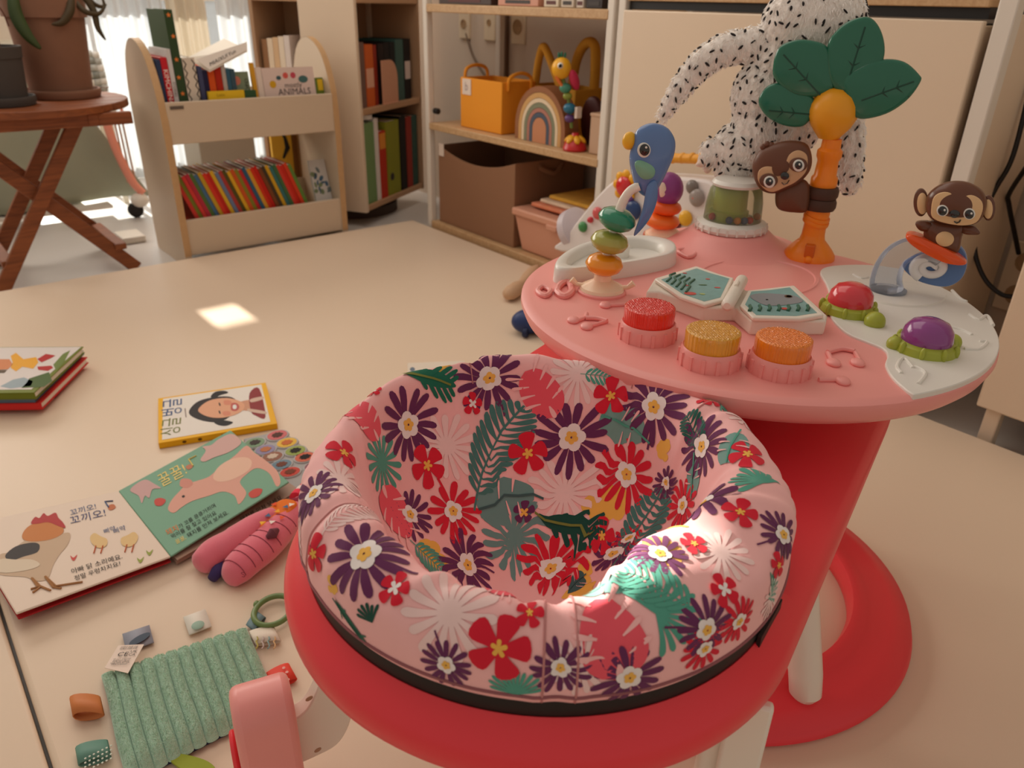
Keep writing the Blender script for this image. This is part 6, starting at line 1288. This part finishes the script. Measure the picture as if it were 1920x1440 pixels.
# ------------------------------------------------------------------ open sound book
ob = thing('open_sound_book', 'open sound book showing a rooster page and a green pig page', 'book', G(300, 1010, 0)); OB = ob.location.copy()
def page(name, corners, thick, rgb, zs, bev=0.002):   # corners with own heights
    P = [G(px, py, z)-OB for (px, py), z in zip(corners, zs)]; n3 = (P[1]-P[0]).cross(P[3]-P[0]).normalized(); n3 = n3 if n3.z > 0 else -n3
    o = B().hexa([p-n3*thick for p in P], P).obj(name, mat('page_%d_%d_%d' % rgb, rgb, 0.4), ob, bevel=bev, seg=3)
    return o, P, n3
lc_ = [(-70, 986), (222, 920), (320, 1043), (30, 1150)]; zl_ = (0.030, 0.022, 0.022, 0.030)
page('back_cover', [(-68, 996), (222, 926), (321, 1052), (34, 1160)], 0.003, (176, 40, 44), (0.016, 0.012, 0.012, 0.016))
oL, PL, nL = page('rooster_page', lc_, 0.0035, (228, 208, 190), zl_)
rc_ = [(222, 920), (432, 806), (542, 903), (320, 1043)]; zr_ = (0.022, 0.042, 0.042, 0.022)
page('page_block', [(232, 940), (440, 838), (560, 925), (330, 1052)], 0.008, (150, 120, 106), (0.012, 0.016, 0.016, 0.012))
oR, PR_, nR = page('pig_page', rc_, 0.0035, (122, 166, 140), zr_)
def pagemap(P, n3):
    O_ = P[0]
    def f(px, py, o=0.0004):
        d = ray(px, py); t = (O_+OB-CAM).dot(n3)/d.dot(n3); return CAM+d*t-OB+n3*o
    return f
fL, fR = pagemap(PL, nL), pagemap(PR_, nR)
def ink(par, f, nm, rgb, pts, lv=1, n=4, sp=True):
    P = spline(pts, n) if sp else pts; B().flat(P, lambda x, y: f(x, y, 0.0003+0.0002*lv)).obj(nm, mat('ink_%d_%d_%d' % rgb, rgb, 0.5), par, smooth=False)
# rooster
ink(oL, fL, 'rooster_body', (196, 168, 140), [(0, 1040), (20, 1035), (45, 1015), (70, 1012), (110, 1002), (131, 1000), (128, 1020), (112, 1040), (100, 1060), (90, 1085), (70, 1090), (45, 1082), (0, 1078), (-20, 1060)], 1)
ink(oL, fL, 'rooster_wing', (58, 50, 48), [(10, 1042), (30, 1025), (60, 1018), (74, 1022), (70, 1036), (45, 1044), (20, 1052)], 2)
ink(oL, fL, 'rooster_tail', (214, 196, 172), [(0, 1050), (30, 1050), (60, 1050), (75, 1060), (50, 1070), (0, 1074)], 3)
ink(oL, fL, 'rooster_neck', (196, 122, 62), [(42, 1010), (46, 995), (62, 983), (90, 978), (115, 985), (118, 1000), (95, 1012), (60, 1016)], 2)
ink(oL, fL, 'rooster_comb', (176, 48, 46), [(58, 982), (66, 970), (74, 972), (82, 963), (90, 968), (104, 962), (110, 972), (118, 980), (123, 990), (112, 988), (90, 980), (70, 983)], 3)
for pts in ([(60, 1085), (75, 1100), (95, 1108)], [(60, 1085), (72, 1102), (58, 1106)], [(85, 1082), (105, 1100), (155, 1092)], [(85, 1082), (100, 1102), (115, 1104)], [(75, 1102), (62, 1112)]):
    k = B(); P = [fL(*p, 0.0012) for p in pts]; k.tube([tuple(p) for p in P], 0.0017, 5); k.obj('rooster_leg', mat('ink_leg', (172, 124, 82)), oL)
for cx_, cy_, sx_ in ((185, 1012, 1), (243, 1010, -1)):
    ink(oL, fL, 'chick_body', (220, 186, 130), [(cx_-16*sx_, cy_-4), (cx_-8*sx_, cy_-12), (cx_+4*sx_, cy_-6), (cx_+16*sx_, cy_), (cx_+14*sx_, cy_+12), (cx_, cy_+16), (cx_-12*sx_, cy_+8)], 2)
    for dx in (-5, 8): k = B(); k.tube([tuple(fL(cx_+dx, cy_+12, 0.001)), tuple(fL(cx_+dx-4, cy_+26, 0.001))], 0.0009, 5); k.obj('chick_leg', mat('ink_chickleg', (196, 100, 60)), oL)
for (x, y, rgb) in ((138, 1046, (200, 70, 60)), (280, 1036, (150, 160, 70)), (263, 1050, (150, 160, 70))): ink(oL, fL, 'sprout_print', rgb, [(x-6, y-4), (x, y), (x+7, y-6), (x+2, y+5), (x-3, y+4)], 1)
def ptext(par, f, body, p0, p1, m, hsc=1.0, lv=0.0008, name='lettering'):
    a, b_ = Vector(p0), Vector(p1); u = b_-a; wd_px = u.length; u.normalize(); v = Vector((u.y, -u.x))
    vs, fs = text_mesh(body, 1.0); xs = [q.x for q in vs]; wd = max(xs)-min(xs); sc = wd_px/wd; mid = (a+b_)/2
    B().add([f(mid.x+u.x*q.x*sc+v.x*q.y*sc*hsc, mid.y+u.y*q.x*sc+v.y*q.y*sc*hsc, lv) for q in vs], fs).obj(name, m, par, smooth=False)
ptext(oL, fL, '꼬끼오!', (132, 963), (180, 950), m_ikb, 0.72); ptext(oL, fL, '꼬끼오!', (132, 978), (198, 962), mat('ink_navy', (52, 60, 110)), 0.72)
ptext(oL, fL, '삐약', (195, 998), (216, 991), m_ikb, 0.8); ptext(oL, fL, '삐약', (213, 998), (235, 990), m_ikb, 0.8)
ptext(oL, fL, '아빠 닭 소리예요.', (134, 1073), (229, 1044), m_ik, 0.80); ptext(oL, fL, '정말 우렁차지요?', (140, 1086), (226, 1057), m_ik, 0.80)
k = B(); k.tube([tuple(fL(*p, 0.001)) for p in ((212, 940), (197, 941), (204, 952))], 0.0012, 5); k.obj('music_print', m_ikb, oL); ink(oL, fL, 'music_dot', (190, 110, 70), [(204, 948), (213, 946), (217, 952), (209, 957), (203, 955)], 2)
# pig page
m_pk = (216, 160, 142)
ink(oR, fR, 'pig_body', m_pk, [(315, 955), (322, 938), (338, 920), (350, 908), (366, 903), (392, 894), (412, 876), (440, 855), (462, 836), (476, 848), (500, 865), (520, 884), (526, 905), (518, 912), (505, 888), (482, 878), (462, 890), (450, 905), (462, 925), (448, 946), (440, 930), (418, 922), (392, 930), (360, 940), (340, 952), (326, 962)], 1)
ink(oR, fR, 'pig_patch', (226, 184, 160), [(400, 897), (408, 878), (432, 862), (460, 858), (472, 866), (466, 882), (440, 898), (415, 904)], 2)
ink(oR, fR, 'pig_ear', (206, 140, 124), [(338, 912), (340, 899), (356, 899), (362, 908), (352, 915)], 2)
ink(oR, fR, 'pig_eye', (50, 40, 38), [(341, 931), (345, 929), (347, 932), (343, 934)], 3, 3)
ink(oR, fR, 'sow_head', (206, 166, 158), [(376, 862), (386, 846), (380, 838), (396, 835), (410, 824), (432, 814), (446, 820), (452, 832), (430, 848), (402, 858), (384, 866)], 2)
ink(oR, fR, 'piglet_print', (200, 160, 156), [(244, 920), (258, 906), (274, 900), (290, 908), (302, 916), (286, 918), (280, 934), (272, 930), (266, 944), (260, 930)], 2)
for pts in ([(290, 938), (300, 934), (311, 938), (304, 948), (292, 948)], [(466, 926), (478, 917), (492, 918), (486, 930), (472, 934)]): ink(oR, fR, 'flower_print', (196, 74, 62), pts, 2)
ptext(oR, fR, '꿀꿀!', (300, 905), (348, 880), mat('ink_butter', (232, 206, 120)), 1.0)
k = B(); k.tube([tuple(fR(*p, 0.001)) for p in ((368, 855), (354, 862), (362, 874))], 0.0013, 5); k.obj('music_print', mat('ink_butter', (232, 206, 120)), oR); ink(oR, fR, 'music_dot', (190, 120, 90), [(348, 876), (356, 871), (362, 875), (354, 881)], 2)
ptext(oR, fR, '돼지', (313, 1000), (334, 990), mat('ink_orange', (226, 128, 62)), 0.9); ptext(oR, fR, '가 코를 킁킁거리며', (336, 989), (404, 948), m_ik, 0.9)
ptext(oR, fR, '먹이를 잘 찾고 있어요', (322, 1008), (405, 962), m_ik, 0.9); ptext(oR, fR, '꿀꿀,', (330, 1018), (348, 1008), mat('ink_butter', (232, 206, 120)), 0.9); ptext(oR, fR, '돼지를 만져 보세요.', (352, 1006), (428, 961), m_ik, 0.9)
# second page edge with text, below
oP, PP, nP = page('under_page', [(236, 944), (446, 840), (562, 918), (332, 1050)], 0.002, (176, 146, 128), (0.015, 0.019, 0.019, 0.015)); fP = pagemap(PP, nP)
ptext(oP, fP, '돼지를 만져 보세요.', (452, 976), (530, 932), m_ik, 0.9)
# sound strip with oval picture buttons
oS, PS, nS = page('sound_strip', [(455, 822), (530, 806), (660, 905), (548, 925)], 0.009, (168, 164, 162), (0.016, 0.016, 0.016, 0.016), 0.004); fS = pagemap(PS, nS)
cols = [(206, 110, 110), (128, 156, 124), (226, 182, 70), (150, 140, 170), (150, 164, 84), (150, 100, 80), (206, 104, 78), (110, 136, 150), (150, 100, 110), (196, 70, 56)]
bt = [(520, 818), (478, 832), (538, 832), (498, 845), (554, 847), (511, 858), (572, 859), (528, 873), (590, 876), (544, 887)]
for i, ((px, py), rgb) in enumerate(zip(bt, cols)):
    ring = [fS(px+23*math.cos(a)-0*math.sin(a), py+10.5*math.sin(a)-4*math.cos(a), 0.0) for a in np.linspace(0, 2*PI, 18)[:-1]]
    c = sum(ring, Vector())/len(ring); nn = len(ring); top = [c+(p-c)*0.94+nS*0.0022 for p in ring]; o_ = B().add([p-nS*0.001 for p in ring]+top, [tuple(range(nn, 2*nn))]+[(j, (j+1) % nn, nn+(j+1) % nn, nn+j) for j in range(nn)]).obj('sound_button', mat('btn_grey', (180, 176, 174), 0.4), oS)
    B().add([c+(p-c)*0.82+nS*0.0028 for p in ring], [tuple(range(nn))]).obj('button_picture', mat('btn_%d' % i, rgb, 0.5), o_, smooth=False)
    dk = [(90, 60, 50), (70, 60, 56), (200, 110, 60), (190, 120, 80), (40, 34, 30), (210, 190, 170), (34, 28, 28), (120, 70, 56), (90, 50, 60), (120, 60, 40)][i]
    B().add([c+(p-c)*(0.38 if j % 2 else 0.5)+nS*0.0034 for j, p in enumerate(ring)], [tuple(range(nn))]).obj('animal_print', mat('btnp_%d' % i, dk, 0.6), o_, smooth=False)

# ------------------------------------------------------------------ pink crinkle plush
c0 = G(440, 1040, 0.03); pk = thing('pink_plush_bug', 'pink quilted plush bug toy with an orange patterned wing lying beside the open book', 'plush toy', (c0.x, c0.y, MZ)); K = Vector((c0.x, c0.y, MZ))
m_pp = mat('pink_velour', (226, 112, 128), 0.9, 0.2, bump=0.3, bscale=700, sheen=0.5)
def chain(P, R, flatz=0.8):
    k = B(); n = 16; vs = []; Q = [Vector(p) for p in P]
    for i, p in enumerate(Q):
        t = (Q[min(i+1, len(Q)-1)]-Q[max(i-1, 0)]).normalized(); s_ = Vector((-t.y, t.x, 0)).normalized(); u_ = Vector((0, 0, 1))
        for j in range(n): a = 2*PI*j/n; vs.append(p+s_*math.cos(a)*R[i]+u_*math.sin(a)*R[i]*flatz)
    m_ = len(Q); return k.add(vs, [(i*n+j, i*n+(j+1) % n, (i+1)*n+(j+1) % n, (i+1)*n+j) for i in range(m_-1) for j in range(n)]+[tuple(range(n))[::-1], tuple((m_-1)*n+j for j in range(n))])
g = lambda px, py, z: tuple(G(px, py, z)-K)
P = spline([g(428, 1090, .012), g(440, 1072, .020), g(468, 1045, .026), g(500, 1018, .028), g(530, 985, .030), g(570, 945, .030)], 5, False); R = np.interp(np.linspace(0, 1, len(P)), [0, .08, .25, .5, .75, 1], [.008, .018, .027, .030, .028, .020])
chain(P, R).obj('lower_body', m_pp, pk, ang=180)
P2 = spline([g(372, 1062, .016), g(384, 1050, .020), g(408, 1032, .026), g(442, 1014, .034), g(480, 985, .038), g(515, 965, .040)], 5, False); R2 = np.interp(np.linspace(0, 1, len(P2)), [0, .1, .3, .6, 1], [.012, .021, .026, .027, .016])
chain(P2, R2).obj('upper_lip', m_pp, pk, ang=180)
P3 = [g(398, 1085, .010), g(410, 1068, .014), g(425, 1045, .018)]; chain(P3, [.008, .011, .006]).obj('mouth_lining', mat('mouth_navy', (60, 44, 92), 0.9), pk, ang=180)
for i in range(7):
    t_ = 0.22+0.10*i; ii = int(t_*(len(P)-1)); p = Vector(P[ii]); r = R[ii]; tq = (Vector(P[min(ii+1, len(P)-1)])-Vector(P[max(ii-1, 0)])).normalized(); s_ = Vector((-tq.y, tq.x, 0)).normalized()
    if s_.y > 0 and False: s_ = -s_
    B().tube([tuple(p+s_*math.cos(a)*r*1.005+Vector((0, 0, math.sin(a)*r*0.805))) for a in np.linspace(0.2, PI-0.2, 14)], 0.0007, 5).obj('quilt_seam', mat('seam_dkpink', (150, 60, 76), 0.9), pk)
q = Vector(P[int(.30*(len(P)-1))])
V3 = lambda px, py, z: Vector(g(px, py, z))
k = B(); add_text(k, 'S', 0.016, lambda x, y: V3(456, 1078, .034)+Vector((0.72*x-0.2*y*0, -0.3*x+0.45*y, 0.55*y-0.1*x))); k.obj('care_print', mat('seam_dkpink', (150, 60, 76)), pk, smooth=False)
wp_ = spline([g(478, 985, .048), g(500, 955, .052), g(530, 935, .054), g(556, 940, .052), g(545, 958, .050), g(510, 985, .048)], 5); wg = B().add([Vector(p) for p in wp_]+[Vector(p)-Vector((0, 0, .012)) for p in wp_], [tuple(range(len(wp_)))]+[(i, (i+1) % len(wp_), len(wp_)+(i+1) % len(wp_), len(wp_)+i) for i in range(len(wp_))]).obj('wing', mat('wing_orange', (236, 120, 30), 0.8), pk, bevel=0.003)
for i, (px, py, rgb) in enumerate(((492, 980, (240, 180, 50)), (503, 966, (70, 104, 140)), (510, 978, (238, 226, 214)), (520, 958, (240, 170, 40)), (528, 970, (226, 80, 30)), (536, 950, (70, 104, 140)), (546, 946, (238, 226, 214)), (515, 945, (226, 80, 30)))):
    c = V3(px, py, .0545); B().add([c+Vector((0.006*math.cos(a+i), 0.006*math.sin(a+i), 0)) for a in (0, 2, 4)], [(0, 1, 2)]).obj('wing_print', mat('wgp_%d_%d' % (rgb[0], rgb[2]), rgb, 0.8), wg, smooth=False)
B().tube([g(500, 1008, .050), g(512, 1000, .054), g(520, 994, .052)], [.003, .009, .004], 10).obj('side_tab', mat('tab_maroon', (110, 54, 66), 0.8), pk)
B().tube([g(540, 940, .044), g(560, 945, .040), g(572, 935, .036)], [.004, .012, .010], 10).obj('gathered_collar', mat('collar_maroon', (146, 40, 60), 0.9), pk)
for i in range(4):
    B().tube([g(556+6*i, 935-8*i, .034), g(562+6*i, 927-8*i, .034)], [.013-.0015*i, .0125-.0015*i], 14).obj('striped_tail', mat('stripe_%d' % (i % 2), [(232, 60, 84), (236, 214, 208)][i % 2], 0.9), pk)

# ------------------------------------------------------------------ green ribbed comforter with tags
gz = 0.022
cg = G(345, 1310, gz); gt = thing('ribbed_comfort_toy', 'sage green ribbed plush comforter square with colourful ribbon tags', 'comforter', (cg.x, cg.y, MZ)); K2 = Vector((cg.x, cg.y, MZ))
g2 = lambda px, py, z=gz: G(px, py, z)-K2
A0, A1, A2, A3 = g2(188, 1262, .012), g2(462, 1172, .012), g2(520, 1318, .012), g2(236, 1462, .012)
nr = 12
def comf(u, v):
    p = (A0*(1-u)+A1*u)*(1-v)+(A3*(1-u)+A2*u)*v
    e = min(1, min(v, 1-v)*9); eu = min(1, min(u, 1-u)*12); rib = abs(math.sin(u*nr*PI))**0.42
    p = p.copy(); p.z = 0.006+(0.009*rib+0.006)*math.sqrt(max(e, 0))*math.sqrt(max(eu, 0.05)); wob = 0.0012*math.sin(v*7+u*4); p.x += wob*0.6; p.y += wob*0.3+ (0.004*rib if v in (0, 1) else 0)*(1 if v == 0 else -1); return p
m_gp = mat('sage_plush', (176, 212, 186), 0.95, 0.15, bump=0.9, bscale=900, sheen=0.4, vary=0.12, vscale=300)
k = B().grid(comf, nr*12, 40); top = k.obj('ribbed_top', m_gp, gt, ang=180)
fz = B()
for i in range(22000):
    u, v = rng.uniform(0.004, 0.996), rng.uniform(0.004, 0.996)
    if abs(math.sin(u*nr*PI)) < 0.30: continue
    p = comf(u, v); dx = Vector((rng.normal()*0.0010, rng.normal()*0.0010, 0.0012+rng.uniform(0, 0.0012))); s_ = Vector((rng.normal(), rng.normal(), 0)).normalized()*0.0005
    fz.add([p-s_-Vector((0, 0, .0004)), p+s_-Vector((0, 0, .0004)), p+dx], [(0, 1, 2)])
o = fz.obj('plush_pile', mat('sage_pile', (204, 230, 210), 0.95, 0.1), gt, smooth=False); tag(o, kind='stuff')
bq = [(A0+A1+A2+A3)/4+(p-(A0+A1+A2+A3)/4)*0.985 for p in (A0, A1, A2, A3)]
B().hexa([Vector((p.x, p.y, 0.0)) for p in bq], [Vector((p.x, p.y, 0.006)) for p in bq]).obj('navy_backing', mat('navy_cotton', (50, 54, 88), 0.9), gt)
def loop_tag(pa, pb, w_dir, rgb, name='ribbon_tag', h=0.012, parent=gt, th=0.0012):
    """ribbon folded into a loop: base edge pa-pb, sticking out by w_dir"""
    pa, pb = Vector(pa), Vector(pb); w_ = Vector(w_dir); pr = []
    for t in np.linspace(0, 1, 15):
        a = t*2*PI; x = (1-math.cos(a))/2; z = h*0.5*math.sin(a)*(0.6+0.4*x); pr.append((x, z))
    k = B(); vs = []
    for x, z in pr: vs += [pa+w_*x+Vector((0, 0, h*0.5+z+0.001)), pb+w_*x+Vector((0, 0, h*0.5+z+0.001))]
    k.add(vs, [(2*i, 2*i+1, 2*i+3, 2*i+2) for i in range(len(pr)-1)]); o = k.obj(name, mat('ribbon_%d_%d_%d' % rgb, rgb, 0.6), parent, ang=180); sm = o.modifiers.new('thick', 'SOLIDIFY'); sm.thickness = th; return o
loop_tag(g2(192, 1318, 0), g2(200, 1352, 0), g2(136, 1338, 0)-g2(195, 1334, 0), (200, 118, 60), 'orange_ribbon', 0.020)
r2 = loop_tag(g2(205, 1396, 0), g2(212, 1428, 0), g2(146, 1428, 0)-g2(208, 1412, 0), (96, 140, 124), 'dotted_ribbon', 0.014)
k = B()
for i in range(7):
    for j in range(4):
        c = g2(160+8*i, 1424-4.0*i+8*j-2, .0165); k.ell(c, (0.0013, 0.0013, 0.0006), None, 8, 5)
k.obj('dot_print', mat('ribbon_dot', (216, 222, 206), 0.6), r2)
r3 = loop_tag(g2(468, 1190, 0), g2(480, 1216, 0), g2(522, 1196, 0)-g2(474, 1204, 0), (228, 214, 196), 'wavy_ribbon', 0.010)
for i, rgb in enumerate(((186, 170, 80), (196, 176, 170), (130, 160, 160), (214, 170, 120))): B().tube([tuple(g2(482+11*i+2*math.sin(j*2.2), 1194+4.5*j, .0118)) for j in range(6)], 0.0010, 5).obj('wave_print', mat('wv_%d' % i, rgb, 0.6), r3)
r4 = loop_tag(g2(500, 1268, 0), g2(515, 1298, 0), g2(545, 1258, 0)-g2(502, 1276, 0), (226, 62, 40), 'spotted_ribbon', 0.010)
for px, py in ((512, 1270), (528, 1272), (517, 1284), (538, 1260), (540, 1274), (532, 1252)): B().lathe([(0.0021, 0), (0.0012, 0.0002)], 12, g2(px, py, .0122)).obj('spot_print', mat('spot_pink', (238, 170, 160), 0.6), r4)
r5 = loop_tag(g2(398, 1180, 0), g2(356, 1196, 0), g2(366, 1156, 0)-g2(378, 1190, 0), (230, 222, 208), 'white_ribbon', 0.008)
q = g2(371, 1172, .0105); B().lathe([(0.0085, 0), (0.0080, 0.0004), (0.0005, 0.0005)], 24, q).obj('dot_print', mat('dot_sage', (146, 174, 156), 0.6), r5)
r6 = loop_tag(g2(238, 1228, 0), g2(290, 1210, 0), g2(256, 1186, 0)-g2(264, 1220, 0), (150, 152, 164), 'grey_brand_ribbon', 0.008)
k = B().pillow([(0.014*math.cos(a)-0.004*math.sin(a), 0.006*math.sin(a)+0.004*math.cos(a)) for a in np.linspace(0, 2*PI, 17)[:-1]], 0.0005, 0.0003, lambda x, y, z: g2(262, 1198, .0102)+Vector((x, y, z)), 2, flat=.9); k.obj('dark_patch', mat('patch_navy', (52, 66, 84), 0.6), r6)
ct = [g2(222, 1210, .018), g2(270, 1208, .020), g2(240, 1262, .026), g2(196, 1252, .024)]
o = B().add(ct, [(0, 1, 2, 3)]).obj('care_label', mat('label_cream', (232, 212, 196), 0.7), gt, smooth=False); sm = o.modifiers.new('thick', 'SOLIDIFY'); sm.thickness = 0.0006
O2 = ct[0]; lu, lv_ = (ct[1]-ct[0]).normalized(), (ct[3]-ct[0]).normalized(); ln_ = lu.cross(lv_).normalized(); ln_ = ln_ if ln_.z > 0 else -ln_
flab = lambda x, y: O2+lu*x+lv_*y+ln_*0.0012
w1_, h1_ = (ct[1]-ct[0]).length, (ct[3]-ct[0]).length
k = B(); add_text(k, 'CE', 0.012, lambda x, y: flab(w1_*0.42+x, h1_*0.46-y)); add_text(k, 'UK\nCA', 0.0065, lambda x, y: flab(w1_*0.78+x, h1_*0.42-y))
for i in range(3): add_text(k, 'surface wash only', 0.0032, lambda x, y, i=i: flab(w1_*0.5+x, h1_*(0.10+.055*i)-y))
for i in range(5): add_text(k, ['all new materials', 'polyester fibres', 'made for infants', 'keep label for use', '100% polyester'][i], 0.0034, lambda x, y, i=i: flab(w1_*0.5+x, h1_*(0.66+.06*i)-y))
k.obj('label_print', m_ik, o, smooth=False)
lf = g2(330, 1432, .006); k = B().pillow(spline([(0.0, 0.02), (0.022, 0.014), (0.036, -0.004), (0.03, -0.022), (0.0, -0.018)], 4), 0.002, 0.002, lambda x, y, z: lf+Vector((x*0.8-y*0.3, x*-0.5+y, z)), 3, flat=.9); k.obj('leaf_tag', mat('lime_felt', (150, 164, 52), 0.8), gt)
# ring
q = G(513, 1143, .008); rg = [];
for i in range(48):
    a = 2*PI*i/48; rg.append(tuple(g2(512+36*math.cos(a)-3*math.sin(a), 1145+27*math.sin(a)-7*math.cos(a), .010)))
B().tube(rg, 0.0042, 10, closed=True).obj('link_ring', mat('ring_green', (108, 132, 76), 0.35), gt)
B().ell(g2(481, 1133, .010), (0.006, 0.0045, 0.005), RZ(.9)).obj('ring_clasp', mat('ring_green', (108, 132, 76)), gt)
loop_tag(g2(462, 1178, 0), g2(478, 1190, 0), g2(492, 1158, 0)-g2(470, 1184, 0), (108, 134, 140), 'ring_strap', 0.010)

# ------------------------------------------------------------------ small things near the tray
q = G(975, 556, 0.0); wd_ = thing('wooden_peg_doll', 'pale wooden peg doll lying on the mat beside the pink tray', 'toy', (q.x, q.y, MZ)); Kq = Vector((q.x, q.y, MZ))
pk_ = [G(px, py, .022)-Kq for px, py in ((948, 555), (962, 548), (978, 535), (990, 524), (1000, 512), (1008, 500))]; pk_ = [Vector((p.x, p.y, 0.0245)) for p in pk_]
B().tube(spline([tuple(p) for p in pk_], 4, False), list(np.interp(np.linspace(0, 1, 21), [0, .04, .15, .3, .38, .5, .62, .8, 1], [.003, .016, .023, .022, .014, .018, .023, .021, .004])), 18).obj('doll_body', mat('beech', (206, 168, 134), 0.6), wd_, ang=180)
q = G(985, 628, 0.0); bl = thing('blue_toy_car', 'dark blue soft toy car half hidden under the pink tray\'s edge', 'toy', (q.x, q.y, MZ)); Kq = Vector((q.x, q.y, MZ))
k = B(); c = G(992, 602, .035)-Kq; k.ell((c.x, c.y, .034), (.048, .036, .033), RZ(-.6), 24, 14); k.ell((c.x+.02, c.y-.01, .052), (.030, .028, .024), RZ(-.6), 20, 12); k.obj('body', mat('navy_rubber', (34, 54, 104), 0.5), bl)
for dx, dy in ((-.028, -.02), (.018, -.036)): B().lathe([(0.002, -.006), (.013, -.006), (.015, 0), (.013, .006), (.002, .006)], 18, (c.x+dx, c.y+dy, .0155), RX(PI/2) @ RY(.5)).obj('wheel', mat('navy_dark', (26, 38, 74), 0.6), bl)
t, w, d, th = quad_book('white flash card box showing behind the seat\'s rim', [(764, 681), (860, 676), (890, 720), (766, 724)], MZ, 0.012, (226, 214, 198))
f = onpage(th)
B().flat(circ(-w*.42, d*.2, .006, .012, 12), lambda x, y: f(x, y)).obj('corner_print', mat('ink_slate', (110, 124, 140)), t, smooth=False)
